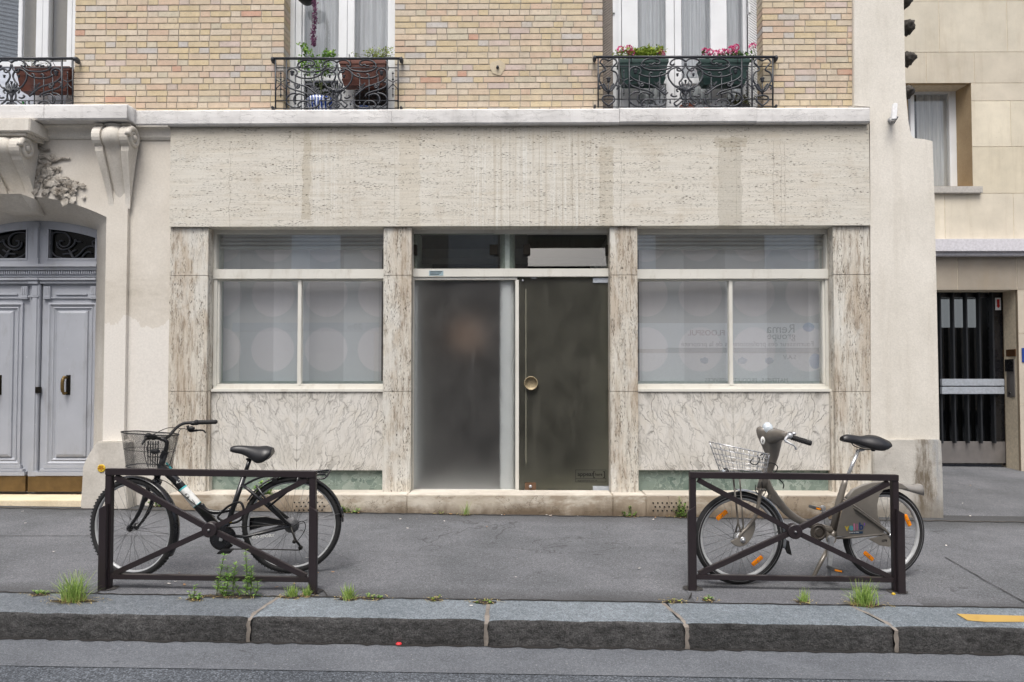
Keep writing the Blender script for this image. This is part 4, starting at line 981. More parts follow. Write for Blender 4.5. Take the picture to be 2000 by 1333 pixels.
# carved spray of roses
bm = bmn(); rnd = random.Random(11)
def rose(bm, c, r):
    blob(bm, c, r * .5, r * .45, r * .5, 2)
    for ring, (m_, rr_, tz) in enumerate(((5, .55, .55), (7, .95, .35))):
        for i in range(m_):
            a = i / m_ * 2 * math.pi + ring * .4
            o = Vector((math.cos(a) * r * rr_ * .75, -r * tz * .4, math.sin(a) * r * rr_ * .75))
            u = Vector((-math.sin(a), 0, math.cos(a))); n_ = Vector((math.cos(a), -.9, math.sin(a))).normalized()
            v = u.cross(n_); pp_ = []
            for k in range(8):
                t = k / 8 * 2 * math.pi; pp_.append(Vector(c) + o + u * math.cos(t) * r * .5 + v * math.sin(t) * r * .34)
            cc = bm.verts.new(Vector(c) + o - n_ * r * .12); vs_ = [bm.verts.new(p) for p in pp_]
            for k in range(8): bm.faces.new((cc, vs_[k], vs_[(k + 1) % 8]))
def sleaf(bm, c, ang, L, wd=.35):
    u = Vector((math.cos(ang), -.25, math.sin(ang))); v = Vector((-math.sin(ang), 0, math.cos(ang))); c = Vector(c); rows = []
    for k in range(6):
        t = k / 5; h = math.sin(math.pi * (.08 + .9 * t)) * L * wd * (1 + .3 * math.sin(t * 15)); q = c + u * L * t + Vector((0, -.012 * math.sin(t * 3), 0))
        rows.append([bm.verts.new(q + v * h), bm.verts.new(q - Vector((0, .010, 0))), bm.verts.new(q - v * h)])
    for a, b in zip(rows, rows[1:]):
        bm.faces.new((a[0], a[1], b[1], b[0])); bm.faces.new((a[1], a[2], b[2], b[1]))
def Q4(zx, zy, Y=-.03): return P(zx / 4.4425, 170 + zy / 4.4425, Y)
for zx, zy, r in ((265, 690, .085), (375, 715, .10), (285, 850, .075), (395, 845, .085), (550, 830, .095), (512, 925, .085), (605, 905, .06), (375, 925, .05), (300, 770, .07), (450, 800, .06), (240, 600, .07), (350, 780, .05)):
    q = Q4(zx, zy, -.035); rose(bm, (q.x, -.025, q.z), r * .8)
for i in range(70):
    t = rnd.random(); zx, zy = 220 + 400 * t + rnd.gauss(0, 50), 620 + 310 * t + rnd.gauss(0, 65)
    q = Q4(zx, zy); sleaf(bm, (q.x, rnd.uniform(-.03, .0), q.z), rnd.uniform(-2.6, .9), rnd.uniform(.05, .11))
for pts in (((205, 545), (260, 505), (330, 520), (380, 545), (425, 540)), ((250, 560), (320, 600), (390, 600), (450, 640), (520, 620), (600, 615)), ((230, 640), (280, 590), (330, 640), (420, 690), (510, 710))):
    c = cr([Q4(a, b, -.03) for a, b in pts], 5); tube(bm, c, [.03, .012], 6, flat=.5)
for v in bm.verts: v.co.y *= .55
mk('carved_roses', bm, MAT['limed'], B)
# foot of the surround
bm = bmn(); pf = [(156, 1000), (158, 985), (161, 912), (166, 903), (174, 892), (180, 878), (185, 868), (190, 863), (238, 862), (243, 866), (245, 915), (250, 1000)]
prism(bm, [(P(a, b, -.12).x, P(a, b, -.12).z) for a, b in pf], -.12, .25, .012); mk('surround_foot', bm, MAT['foot'], B)
bm = bmn(); X0, X1, Z0, Z1 = rc(-220, 978, 156, 1004, -.05); box(bm, -8.4, X1 + .05, -.06, .36, -.2, P(60, 978, -.06).z, .006); mk('door_step', bm, MAT['stepcl'], B)

# ------------------------------------------------------------------ grey double door
ZD0 = P(60, 960.5, YDo).z
bm = bmn()
fan = arc(HWi + .05, ZAi + .04, ZPi + .04)
zc0, zc1 = P(60, 541, YDo).z, P(60, 517, YDo).z
DD = mk('double_door', bm_ := (lambda b: (prism(b, [(XC - HWi - .05, ZD0 - .03)] + [(XC - HWi - .05, ZPi - .3)] + [(XC + HWi + .05, ZPi - .3), (XC + HWi + .05, ZD0 - .03)], YDo + .06, YDo + .1), b)[1])(bm), MAT['door'], B)
# fanlight: solid frame with two shaped openings, built as bars
Z505, Z517 = P(100, 505, YDo).z, P(100, 517, YDo).z
def topz(x, dz):                                    # inner arch curve lowered by dz
    h = ZAi - ZPi; rad = (HWi ** 2 + h * h) / (2 * h); return ZAi - rad + math.sqrt(max(0, rad * rad - (x - XC) ** 2)) - dz
def fan_piece(xa, xb, dz_top, dz_bot, zb, y0, y1):
    """strip between the arch lowered by dz_top and dz_bot (or a flat z)"""
    n = 10; up = [(xa + (xb - xa) * i / n, topz(xa + (xb - xa) * i / n, dz_top)) for i in range(n + 1)]
    dn = [(x, zb if zb is not None else topz(x, dz_bot)) for x, _ in up]
    b = bmn(); prism(b, up + dn[::-1], y0, y1); return b
px_ = lambda a: P(a, 480, YDo).x
fr = fan_piece(XC - HWi - .02, XC + HWi + .02, -.03, .075, None, YDo, YDo + .06)
d95 = px_(95) - XC; d83 = px_(80) - XC
for sgn in (-1, 1):
    a, b = sorted((XC + sgn * .02, XC + sgn * d95)); join(fr, fan_piece(a, b, .074, 0, Z505 + .001, YDo + .001, YDo + .06))
    a, b = sorted((XC + sgn * (HWi - .02), XC + sgn * (HWi + .02))); join(fr, fan_piece(a, b, .074, 0, Z505 + .001, YDo + .001, YDo + .06))
box(fr, XC - HWi - .02, XC + HWi + .02, YDo, YDo + .06, Z517 - .02, Z505)
fr = mk('fanlight', fr, MAT['door'], DD)
b = bmn()
for sgn in (-1, 1):
    a, c = sorted((XC + sgn * (d95 - .012), XC + sgn * HWi)); join(b, fan_piece(a, c, .073, .088, None, YDo - .008, YDo + .01))
    x0, x1 = sorted((XC + sgn * (d95 - .014), XC + sgn * d95)); box(b, x0, x1, YDo - .007, YDo + .01, Z505 - .01, topz(XC + d95, .075))
    x0, x1 = sorted((XC + sgn * (d95 - .014), XC + sgn * HWi)); box(b, x0, x1, YDo - .006, YDo + .01, Z505 - .016, Z505 + .001)
w0 = .030
prism(b, [(XC - w0, Z517), (XC + w0, Z517), (XC + w0, Z517 + .05), (XC + w0 * .72, Z517 + .07), (XC + w0 * .72, topz(XC, .09)), (XC + w0, topz(XC, .08)), (XC + w0, topz(XC, .02)), (XC - w0, topz(XC, .02)), (XC - w0, topz(XC, .08)), (XC - w0 * .72, topz(XC, .09)), (XC - w0 * .72, Z517 + .07), (XC - w0, Z517 + .05)], YDo - .03, YDo + .01)
mk('fanlight_moulding', b, MAT['door'], DD)
b = bmn()
for sgn in (-1, 1):
    x0, x1 = sorted((XC + sgn * (d95 - .02), XC + sgn * (HWi + .03))); box(b, x0, x1, YDo + .045, YDo + .05, Z505 - .02, ZAi)
mk('fanlight_glass', b, MAT['blackglass'], DD)
bm = bmn(); box(bm, XC - HWi - .1, XC + HWi + .1, .9, .92, 2.0, 3.4); mk('hallway_wall', bm, MAT['greycur'], DD)
# scrolls behind the fanlight glass
def QF(zx, zy): return P(zx / 5.127, 420 + zy / 5.127, YDo + .03)
sc = [[(480, 170), (500, 300), (540, 400), (640, 440)], [(520, 260), (530, 190), (590, 175), (660, 190), (700, 240), (690, 300), (640, 320), (600, 300), (600, 265), (630, 260)],
      [(570, 270), (580, 320), (630, 350), (700, 330), (745, 290), (755, 250), (770, 265), (810, 270)], [(630, 395), (700, 390), (740, 430), (800, 390), (850, 335), (910, 315), (960, 330)], [(690, 350), (740, 425)], [(700, 385), (760, 350)],
      [(820, 430), (850, 390), (890, 370), (915, 385)], [(955, 255), (930, 270), (930, 300), (955, 310)]]
bm = bmn()
for pl in sc:
    c = [QF(a, b) for a, b in pl]; c = cr(c, 5) if len(c) > 2 else c
    tube(bm, c, .009, 6); tube(bm, [Vector((2 * XC - v.x, v.y, v.z)) for v in c], .009, 6)
for sgn in (-1, 1): box(bm, XC + sgn * d95 + (0.006 if sgn > 0 else -.022), XC + sgn * d95 + (0.022 if sgn > 0 else -.006), YDo + .022, YDo + .04, Z505, topz(XC + d95, .08))
mk('fanlight_ironwork', bm, MAT['iron'], DD)
# entablature
bm = bmn(); zz = [P(60, y, YDo - .03).z for y in (517, 522, 528, 534, 541)]
prof = [(YDo - .07, zz[0]), (YDo - .07, zz[1]), (YDo - .05, zz[1] - .006), (YDo - .045, zz[2]), (YDo - .02, zz[2] - .004), (YDo - .02, zz[3] - .01), (YDo - .006, zz[3] - .016), (YDo - .006, zz[4]), (YDo + .07, zz[4]), (YDo + .07, zz[0])]
extr_x(bm, prof, [(XC - HWi - .04, 0), (XC + HWi + .04, 0)])
k = XC - HWi
while k < XC + HWi: box(bm, k, k + .012, YDo - .034, YDo - .019, zz[3] - .006, zz[2] - .006); k += .024
mk('entablature', bm, MAT['door'], DD)
# leaves
def DR(sgn, x0, y0, x1, y1):
    """rectangle given on the right leaf in px, mirrored to either leaf"""
    X0, X1, Z0, Z1 = rc(x0, y0, x1, y1, YDo)
    X0 -= XCd; X1 -= XCd
    return (XC + X0, XC + X1, Z0, Z1) if sgn > 0 else (XC - X1, XC - X0, Z0, Z1)
XCd = P(67, 700, YDo).x
def dbox(b, sgn, x0, y0, x1, y1, Y0, Y1, bev=.004):
    X0, X1, Z0, Z1 = DR(sgn, x0, y0, x1, y1); box(b, X0, X1, Y0, Y1, Z0, Z1, bev)
def mould(b, sgn, x0, y0, x1, y1, wd, Y0, Y1):
    """mitred moulding round a rectangle: outer ring at Y0, inner at Y1"""
    X0, X1, Z0, Z1 = DR(sgn, x0, y0, x1, y1)
    rings = []
    for e, y in ((0, YDo + .02), (0, Y0), (wd * .35, Y0 - .004), (wd * .6, (Y0 + Y1) / 2), (wd, Y1), (wd, YDo + .02)):
        rings.append([(X0 + e, y, Z0 + e), (X1 - e, y, Z0 + e), (X1 - e, y, Z1 - e), (X0 + e, y, Z1 - e)])
    loft(b, rings, caps=False, smooth=False)
for sgn in (1, -1):
    b = bmn(); dbox(b, sgn, 76.5, 543, 190, 961, YDo + .012, YDo + .058, .003); lf = mk('door_leaf', b, MAT['door'], DD)
    b = bmn(); mould(b, sgn, 91, 592, 185.5, 908, .050, YDo - .012, YDo + .008); mould(b, sgn, 100, 600, 177, 900, .03, YDo - .002, YDo + .010)
    X0, X1, Z0, Z1 = DR(sgn, 109, 607, 168.5, 893)
    rings = [[(X0 + e, y, Z0 + e), (X1 - e, y, Z0 + e), (X1 - e, y, Z1 - e), (X0 + e, y, Z1 - e)] for e, y in ((0, YDo + .013), (.004, YDo - .006), (.03, YDo - .016))]
    loft(b, rings, smooth=False); mk('leaf_panel', b, MAT['door'], lf)
    b = bmn()
    dbox(b, sgn, 74, 544, 190, 549, YDo - .045, YDo + .02); dbox(b, sgn, 78, 549, 190, 555, YDo - .025, YDo + .02)
    for a, c in ((85, 98), (176, 188)):
        dbox(b, sgn, a, 560, c, 582, YDo - .018, YDo + .02); dbox(b, sgn, a - 1, 582, c + 1, 585, YDo - .024, YDo + .02)
        for m_ in range(3): dbox(b, sgn, a + 2.2 + m_ * 3.4, 562, a + 3.8 + m_ * 3.4, 576, YDo - .023, YDo, .001)
    dbox(b, sgn, 98, 581, 176, 583.5, YDo - .004, YDo + .02, .001); dbox(b, sgn, 107, 574, 168, 576.5, YDo - .004, YDo + .02, .001)
    mk('leaf_frieze', b, MAT['door'], lf)
    b = bmn(); dbox(b, sgn, 85, 908, 190, 916, YDo - .022, YDo + .02); dbox(b, sgn, 79, 916, 190, 921, YDo - .034, YDo + .02); dbox(b, sgn, 74, 921, 190, 929, YDo - .046, YDo + .02); mk('base_moulding', b, MAT['door'], lf)
    b = bmn(); dbox(b, sgn, 71.5, 929.5, 190, 959.5, YDo - .040, YDo + .02, .002); mk('kick_plate', b, MAT['kick'], lf)
    X0, X1, Z0, Z1 = DR(sgn, 124, 731, 142, 777); xm = (X0 + X1) / 2
    b = bmn(); box(b, xm - .028, xm + .036, YDo - .022, YDo, Z0 + .02, Z1, .01)
    c = [(xm - .01, YDo - .02, Z0 + .05), (xm - .014, YDo - .075, Z0 + .06), (xm - .016, YDo - .085, (Z0 + Z1) / 2), (xm - .014, YDo - .075, Z1 - .05), (xm - .01, YDo - .02, Z1 - .04)]
    hd = mk('door_handle', b, MAT['darkbrass'], lf)
    b = bmn(); tube(b, cr(c, 6), [.012, .017, .017, .012], 10)
    for z in (Z0 + .045, Z1 - .035): blob(b, (xm - .012, YDo - .06, z), .019, .022, .016, 2)
    mk('grip', b, MAT['dullbrass'], hd)
b = bmn(); dbox(b, 1, 58.5, 556, 75.5, 930, YDo - .022, YDo + .02, .006); dbox(b, 1, 62, 560, 72, 926, YDo - .032, YDo, .006); dbox(b, 1, 54, 544, 79, 549, YDo - .055, YDo + .02); dbox(b, 1, 57, 549, 77, 556, YDo - .040, YDo + .02); dbox(b, 1, 57, 578, 77, 582, YDo - .036, YDo + .01); dbox(b, 1, 57, 920, 77, 930, YDo - .04, YDo + .02)
mk('centre_post', b, MAT['door'], DD)
b = bmn(); dbox(b, 1, 57, 930, 76, 960, YDo - .038, YDo + .02, .002); mk('kick_plate', b, MAT['kick'], DD)
b = bmn(); pbox(b, 68.5, 756, 77, 768, YDo - .034, YDo, .002); mk('keyhole_plate', b, MAT['darkbrass'], DD)
# ------------------------------------------------------------------ first floor windows
YU = 0.29
def fold_curtain(x0, x1, z0, z1, y, amp=0.02, per=0.09, seed=0):
    bm = bmn(); n = int((x1 - x0) / 0.012); a, b = [], []
    rnd = random.Random(seed); ph = rnd.random() * 6
    for i in range(n + 1):
        x = x0 + (x1 - x0) * i / n
        yy = y + amp * math.sin(x / per * 2 * math.pi + ph + 1.4 * math.sin(x * 9 + ph)) + amp * .4 * math.sin(x / per * 5)
        a.append(bm.verts.new((x, yy, z0))); b.append(bm.verts.new((x, yy, z1)))
    for i in range(n):
        f = bm.faces.new((a[i], a[i + 1], b[i + 1], b[i])); f.smooth = True
    return bm
def u_window(bars, panes, rail_y, curt, cm, shutters=()):
    zt = ZWT + .02
    def vb(b, x0, x1, Y0, Y1, y1=230, top=zt):
        X0, X1 = P(x0, 110, YU).x, P(x1, 110, YU).x
        box(b, X0, X1, Y0, Y1, P((x0 + x1) / 2, y1, YU).z, top, .004)
    b = bmn()
    for x0, x1, dy in bars: vb(b, x0, x1, YU + dy, YU + .07)
    w = mk('french_window', b, MAT['framew'], B)
    b = bmn()
    for x0, x1, y0, y1 in rail_y: pbox(b, x0, y0, x1, y1, YU + .006, YU + .06, .003)
    mk('sash_rail', b, MAT['framew'], w)
    for x0, x1 in panes:
        b = bmn(); X0, X1 = P(x0, 110, YU).x, P(x1, 110, YU).x
        box(b, X0, X1, YU + .035, YU + .040, P(x0, 225, YU).z, zt); mk('pane', b, MAT['glass1'], w)
    for i, (x0, x1, y1) in enumerate(curt):
        X0, X1 = P(x0, 110, YU + .14).x, P(x1, 110, YU + .14).x
        mk('curtain', fold_curtain(X0, X1, P(x0, y1, YU + .14).z, zt, YU + .14, seed=i + int(x0)), cm, w)
    for x0, x1, m, sl in shutters:
        b = bmn(); vb(b, x0, x1, YU - .045, YU - .02)
        X0, X1 = P(x0, 110, YU - .05).x, P(x1, 110, YU - .05).x; z = P(x0, 215, YU).z
        while z < zt:
            obox(b, ((X0 + X1) / 2, YU - .052, z), ((X1 - X0) / 2 - .006, 0, sl * (X1 - X0) * .32), (0, .006, -.004), (0, 0, .010)); z += .028
        sh = mk('shutter', b, m, w)
        b = bmn(); xe = P(x1 if x0 < 1000 or sl > 0 else x0, 110, YU).x; box(b, xe - .008, xe + .016, YU - .07, YU - .02, P(x1, 32, YU).z, P(x1, 16, YU).z, .003); mk('hinge', b, MAT['framew'], sh)
    return w
u_window([(564, 577, -.03), (577.5, 589, -.012), (590, 594, 0.004), (661, 677.5, 0), (678.5, 692, -.006), (757, 764, 0), (765, 775, -.03)],
         [(590, 664), (690, 762)], [(590, 664, 148, 158), (690, 760, 148, 158)], [(592, 665, 150), (691, 760, 150)], MAT['curtain'])
u_window([(1196, 1203, -.05), (1203.5, 1214, .01), (1215, 1246, -.004), (1301, 1317, 0), (1317.8, 1331, -.008), (1388, 1420, -.004), (1452, 1460, .006), (1483, 1493, -.05)],
         [(1203, 1216), (1244, 1304), (1330, 1390), (1418, 1455)], [(1246, 1302, 153, 164), (1331, 1389, 153, 164)], [(1247, 1300, 212), (1331, 1390, 212), (1420, 1456, 212)], MAT['curtain'],
         [(1176, 1197, plain('taupe_shutter', srgb(128, 120, 112), 0.6), 1), (1460, 1483, MAT['framew'], -1)])
u_window([(-150, -140, -.02), (30, 38, .03), (69, 82, 0), (83, 94, -.006), (133, 143, -.03), (143.5, 152, -.03)], [(-140, 72), (92, 136)], [(-140, 70, 121, 131), (94, 135, 121, 131)], [], MAT['curtain'])
b = bmn(); fx0, fx1 = P(-140, 100, .4).x, P(36, 100, .4).x; box(b, fx0, fx1, .42, .44, 4.1, ZWT); z = 4.15
while z < 5.9: obox(b, ((fx0 + fx1) / 2, .415, z), ((fx1 - fx0) / 2, 0, -.10), (0, .004, 0), (0, 0, .006)); z += .045
wb = [o for o in B.children if o.name.startswith('french_window')][-1]
mk('inner_shutter', b, plain('slate_blind', srgb(92, 100, 108), .6), wb)
mk('curtain', fold_curtain(P(38, 100, .4).x, P(70, 100, .4).x, P(50, 128, .4).z, ZWT, .42, .01, .2, 5), MAT['greycur'], wb)
mk('curtain', fold_curtain(P(92, 100, .4).x, P(136, 100, .4).x, P(50, 128, .4).z, ZWT, .42, .006, .3, 6), MAT['greycur'], wb)
b = bmn()
for x0, x1 in ((-140, 69), (94, 133)): pbox(b, x0, 131, x1, 215, YU + .01, YU + .05)
mk('lower_panel', b, plain('pale_lower_panel', srgb(196, 202, 214), .5), wb)

# ------------------------------------------------------------------ wrought iron window guards
YR = -0.012
def guard(cx, hy, sx, inner, posts, full):
    """cx centre px, hy handrail px, sx sideways stretch; ornament traced on its own plane"""
    dyp = hy - 114.7
    def Q(zx, zy): return P(cx + (zx - 985) / 7.143 * sx, 80 + zy / 7.143 + dyp, YR)
    def mir(pts): return [(1970 - a, b) for a, b in pts]
    zb = 952
    bm = bmn(); hl = [Q(985 - posts[-1] * 7.143 / sx - 30, 248), Q(985 + posts[-1] * 7.143 / sx + 30, 248)]
    tube(bm, hl, .0135, 10, flat=1.1)
    gd = mk('window_guard', bm, MAT['iron'], B)
    bm = bmn()
    for p in posts:
        for s in (-1, 1): tube(bm, [Q(985 + s * p * 7.143 / sx, 250), Q(985 + s * p * 7.143 / sx, zb)], .0085, 6)
    for zy in (378, 836, 944):
        tube(bm, [Q(985 - posts[-1] * 7.143 / sx, zy), Q(985 + posts[-1] * 7.143 / sx, zy)], .0055 if zy < 900 else .004, 6)
    mk('guard_frame', bm, MAT['iron'], gd)
    C_ = [
        [(1000, 765), (1045, 700), (1120, 650), (1180, 570), (1200, 490), (1170, 425), (1100, 395), (1040, 420), (1005, 490), (1030, 560), (1060, 600), (1055, 640)],
        [(985, 310), (1030, 275), (1100, 270), (1155, 300), (1175, 345), (1145, 360), (1120, 345)],
        [(990, 330), (1005, 400), (1050, 440), (1085, 430), (1085, 405)],
        [(1345, 355), (1305, 330), (1320, 285), (1400, 268), (1480, 285), (1530, 335), (1510, 375), (1490, 350)], [(1345, 350), (1375, 335), (1400, 355), (1440, 350)],
        [(1130, 345), (1170, 395), (1250, 425), (1400, 432), (1500, 405), (1545, 360)],
        [(1190, 440), (1220, 475), (1290, 510), (1390, 525), (1490, 515), (1570, 480)],
        [(1290, 520), (1305, 490), (1285, 465), (1265, 475)], [(1420, 525), (1435, 490), (1415, 465), (1395, 478)],
        [(1605, 385), (1660, 405), (1682, 455), (1670, 520), (1600, 575), (1490, 615), (1390, 650), (1310, 710), (1235, 775)],
        [(1605, 385), (1555, 410), (1540, 455), (1560, 495)],
        [(1545, 640), (1525, 620), (1510, 640), (1530, 660), (1560, 640), (1580, 600)],
        [(1640, 575), (1680, 590), (1660, 645), (1570, 685), (1470, 715), (1400, 745), (1380, 785)],
        [(1225, 830), (1235, 890), (1290, 930), (1380, 938), (1440, 930)],
        [(1360, 915), (1370, 870), (1420, 840), (1490, 850), (1530, 895), (1515, 925), (1485, 910)],
        [(1550, 730), (1630, 745), (1685, 800), (1680, 870), (1610, 925), (1530, 938)], [(1420, 770), (1510, 740), (1570, 775), (1585, 840), (1560, 880)],
        [(985, 850), (1035, 820), (1045, 770), (1040, 720), (1075, 690), (1095, 710), (1075, 735)],
        [(1035, 800), (1080, 850), (1125, 890), (1100, 925), (1060, 900), (1030, 865), (985, 870)],
        [(985, 900), (1010, 880), (1020, 910), (985, 938)], [(1090, 790), (1130, 800), (1165, 780), (1150, 760)],
        [(985, 760), (975, 850), (985, 930)],
    ]
    bm = bmn()
    for pl in C_:
        c = cr([Q(a, b_) for a, b_ in pl], 5); tube(bm, c, .0092, 5)
        c = cr([Q(a, b_) for a, b_ in mir(pl)], 5); tube(bm, c, .0092, 5)
    for s in (-1, 1):
        for x in (1305, 1435, 1560, 1175):
            zx = 985 + s * (x - 985); a, b_ = (840, 895) if x == 1175 else (490, 885)
            tube(bm, [Q(zx, a), Q(zx, b_)], .006, 5); q = Q(zx, b_ - 15); lathe(bm, [(0, -.02), (.011, -.004), (.006, .01), (0, .014)], q, (0, 0, 1), 6)
        # leaf along the big sweep
        for i in range(7):
            t = i / 6; a, b_ = 1235 + 110 * t, 770 - 150 * t; q = Q(985 + s * (a - 985), b_)
            for g in (-1, 1): obox(bm, q + Vector((s * .012 * g, 0, .008)), Vector((s * .016, 0, .013 * g)), (0, .004, 0), Vector((-.004, 0, .006)))
        # cross shaped ornament beside the inner posts
        x0, x1 = 985 + s * (inner + 2) * 7.143 / sx, 985 + s * (posts[-1] if full == 0 else posts[-2]) * 7.143 / sx - s * 8
        xm = (x0 + x1) / 2
        for pl in ([(x0, 545), (xm, 590), (x0, 670)], [(x1, 545), (xm, 590), (x1, 670)], [(xm, 430), (xm, 790)]):
            tube(bm, cr([Q(*p) for p in pl], 6), .0052, 5)
        for zy in (455, 540, 670, 755): lathe(bm, [(0, -.014), (.013, 0), (0, .014)], Q(xm, zy), (0, 0, 1), 6)
        if full:
            x0, x1 = 985 + s * posts[-2] * 7.143 / sx, 985 + s * posts[-1] * 7.143 / sx; xm = (x0 + x1) / 2; hw = (x1 - x0) / 2
            for k in (-1, 1):
                for pl in ([(0, 300), (.5, 270), (.8, 320), (.45, 380), (.3, 430), (.75, 470), (.9, 560), (.5, 660), (0, 720)], [(0, 740), (.4, 700), (.7, 640), (.9, 660), (.8, 700)], [(0, 930), (.55, 860), (.5, 800), (0, 780)], [(0, 760), (.3, 660), (.5, 620)]):
                    tube(bm, cr([Q(xm + k * a * hw, b_) for a, b_ in pl], 5), .0092, 5)
            tube(bm, [Q(xm, 560), Q(xm, 800)], .006, 5)
    mk('scrollwork', bm, MAT['iron'], gd)
    fl = [(885, 495), (1085, 495), (985, 585), (1608, 450), (362, 450)]
    if full: fl += [(985 + s * (posts[-2] + posts[-1]) / 2 * 7.143 / sx, 565) for s in (-1, 1)]
    for a, b_ in fl:
        bm = bmn(); q = Q(a, b_); kq = .62 if abs(a - 985) < 110 else 1.0; lathe(bm, [(r_ * kq, h_ * kq) for r_, h_ in [(0, -.030), (.012, -.026), (.019, -.012), (.015, .0), (.026, .012), (.020, .020), (0, .024)]], q, (0, 0, 1), 9)
        mk('rosette', bm, MAT['iron'], gd)
    bm = bmn()
    for a in (-1, 1):
        for b_, L in ((640, 125), (600, 85), (690, 115), (560, 50)):
            c = cr([Q(985, 760), Q(985 + a * L * .45, 690), Q(985 + a * L, b_)], 5); tube(bm, c, [.008, .016, .012, .003], 5)
    tube(bm, [Q(985, 780), Q(985, 610)], [.010, .007], 6); lathe(bm, [(.012, -.02), (.018, 0), (.012, .02)], Q(985, 765), (0, 0, 1), 8)
    mk('guard_spray', bm, MAT['iron'], gd)
    for s in (-1, 1):
        for zy, k in ((262, 1.0), (935, .6)):
            bm = bmn(); q = Q(985 + s * posts[-1] * 7.143 / sx + s * 42 * 1, zy); blob(bm, (q.x, q.y + .02, q.z), .018 * k + .004, .05, .030 * k + .004, 2); mk('rail_end', bm, MAT['iron'], gd)
    return gd
guard(657.9, 114.7, 1.0, 98.5, (98.5, 119.7), 0)
guard(22.5, 114.7, 1.0, 98.5, (98.5, 119.7), 0)
guard(1338.8, 111.8, 1.12, 109.7, (109.7, 130, 170.5), 1)

# ------------------------------------------------------------------ flower boxes and pots on the sills
def tint_bm():
    bm = bmn(); return bm, bm.loops.layers.float_color.new('tint')
def leaf(bm, tl, c, d, up, L, Wd, t, fold=0.25):
    """small folded leaf of two quads"""
    d = Vector(d).normalized(); s = d.cross(Vector(up)); s = s.normalized() if s.length > 1e-4 else d.orthogonal().normalized(); n = s.cross(d)
    c = Vector(c); a = bm.verts.new(c); m = bm.verts.new(c + d * L * .55 - n * Wd * fold * .4); e = bm.verts.new(c + d * L - n * L * .12)
    l = bm.verts.new(c + d * L * .45 + s * Wd + n * Wd * fold); r = bm.verts.new(c + d * L * .45 - s * Wd + n * Wd * fold)
    for q in ((a, l, m), (l, e, m), (a, m, r), (m, e, r)):
        f = bm.faces.new(q)
        for lo in f.loops: lo[tl] = (t, t, t, 1)
def rdir(rnd, upb=0.3):
    v = Vector((rnd.gauss(0, 1), rnd.gauss(0, 1), rnd.gauss(0, 1) + upb)); return v.normalized()
def trough(name, x0, x1, y0, y1, m, label, cat, group, zoff=0):
    """plastic window box with rim and saucer, hanging inside the guard"""
    Yf, Yk = 0.035, 0.20
    X0, X1, Z0, Z1 = rc(x0, y0, x1, y1, Yf)
    t = thing(name, label, cat, ((X0 + X1) / 2, (Yf + Yk) / 2, Z0), group)
    b = bmn(); e = (X1 - X0) * .07
    def ring(z, k, d=0): return [(X0 + e * k + d, Yf + .02 * k + d, z), (X1 - e * k - d, Yf + .02 * k + d, z), (X1 - e * k - d, Yk - .02 * k - d, z), (X0 + e * k + d, Yk - .02 * k - d, z)]
    h = Z1 - Z0
    loft(b, [ring(Z0 + h * .20, 1.0), ring(Z0 + h * .62, .55), ring(Z0 + h * .62, .42), ring(Z0 + h * .84, .25), ring(Z0 + h * .84, .0), ring(Z1, -.02), ring(Z1, .03, .010), ring(Z1 - .03, .05, .012)], smooth=False)
    mk('trough', b, m, t)
    b = bmn(); loft(b, [ring(Z0, 1.3), ring(Z0 + h * .04, 1.25), ring(Z0 + h * .24, .7), ring(Z0 + h * .24, .8)], smooth=False); mk('saucer', b, m, t)
    b = bmn(); box(b, X0 + .02, X1 - .02, Yf + .02, Yk - .02, Z1 - .05, Z1 - .015); mk('soil', b, MAT['soil'], t)
    b = bmn()
    for u in (.25, .75):
        x = X0 + (X1 - X0) * u; tube(b, cr([(x, Yf - .004, Z1 - .05), (x, Yf - .012, Z1), (x, -.012 - .02, Z1 + .028), (x, -.036, Z1 + .0)], 5), .003, 6)
    mk('hook', b, MAT['iron'], t)
    return t, X0, X1, Z1, (Yf + Yk) / 2
def twiggy(t, c, spread, h, n, lm, seed, L=.022, wd=.008, nst=10, name='foliage', dense=6):
    rnd = random.Random(seed); b, tl = tint_bm(); s = bmn()
    for i in range(nst):
        p0 = Vector(c) + Vector((rnd.uniform(-1, 1) * spread[0] * .4, rnd.uniform(-.5, .5) * spread[1], 0))
        p1 = Vector(c) + Vector((rnd.gauss(0, .5) * spread[0], rnd.gauss(0, .5) * spread[1], h * rnd.uniform(.45, 1.0)))
        pm = p0.lerp(p1, .5) + Vector((rnd.gauss(0, .02), rnd.gauss(0, .02), h * .1)); cv = cr([p0, pm, p1], 4); tube(s, cv, [.0028, .001], 4)
        for k in range(n):
            q = cv[min(len(cv) - 1, int(2 + rnd.random() * (len(cv) - 2)))] + Vector((rnd.gauss(0, .018), rnd.gauss(0, .018), rnd.gauss(0, .014)))
            leaf(b, tl, q, rdir(rnd), rdir(rnd), L * rnd.uniform(.6, 1.3), wd * rnd.uniform(.7, 1.3), rnd.random())
    mk('stems', s, MAT['twig'], t); mk(name, b, lm, t, recalc=False)
def blossoms(t, pts, seed, r=.036):
    rnd = random.Random(seed); b, tl = tint_bm(); s = bmn()
    for px, py in pts:
        q = P(px, py, .09)
        tube(s, [q - Vector((rnd.gauss(0, .02), 0, .11)), q], .0028, 5)
        for k in range(44):
            d = rdir(rnd, .2); leaf(b, tl, q + Vector((d.x * r * .75, d.y * r * .7, d.z * r * .55)), (d + rdir(rnd) * .6), rdir(rnd), .020, .011, rnd.random(), .1)
    mk('stems', s, MAT['stem'], t); mk('blossom', b, MAT['pink'], t, recalc=False)
GP = 'window boxes hung inside the iron guards'
t, X0, X1, Z1, ym = trough('flower_box', 1209, 1306, 115, 162, MAT['greenbox'], 'dark green window box with a bright lime-green bushy plant and a few pink geraniums', 'flower box', GP)
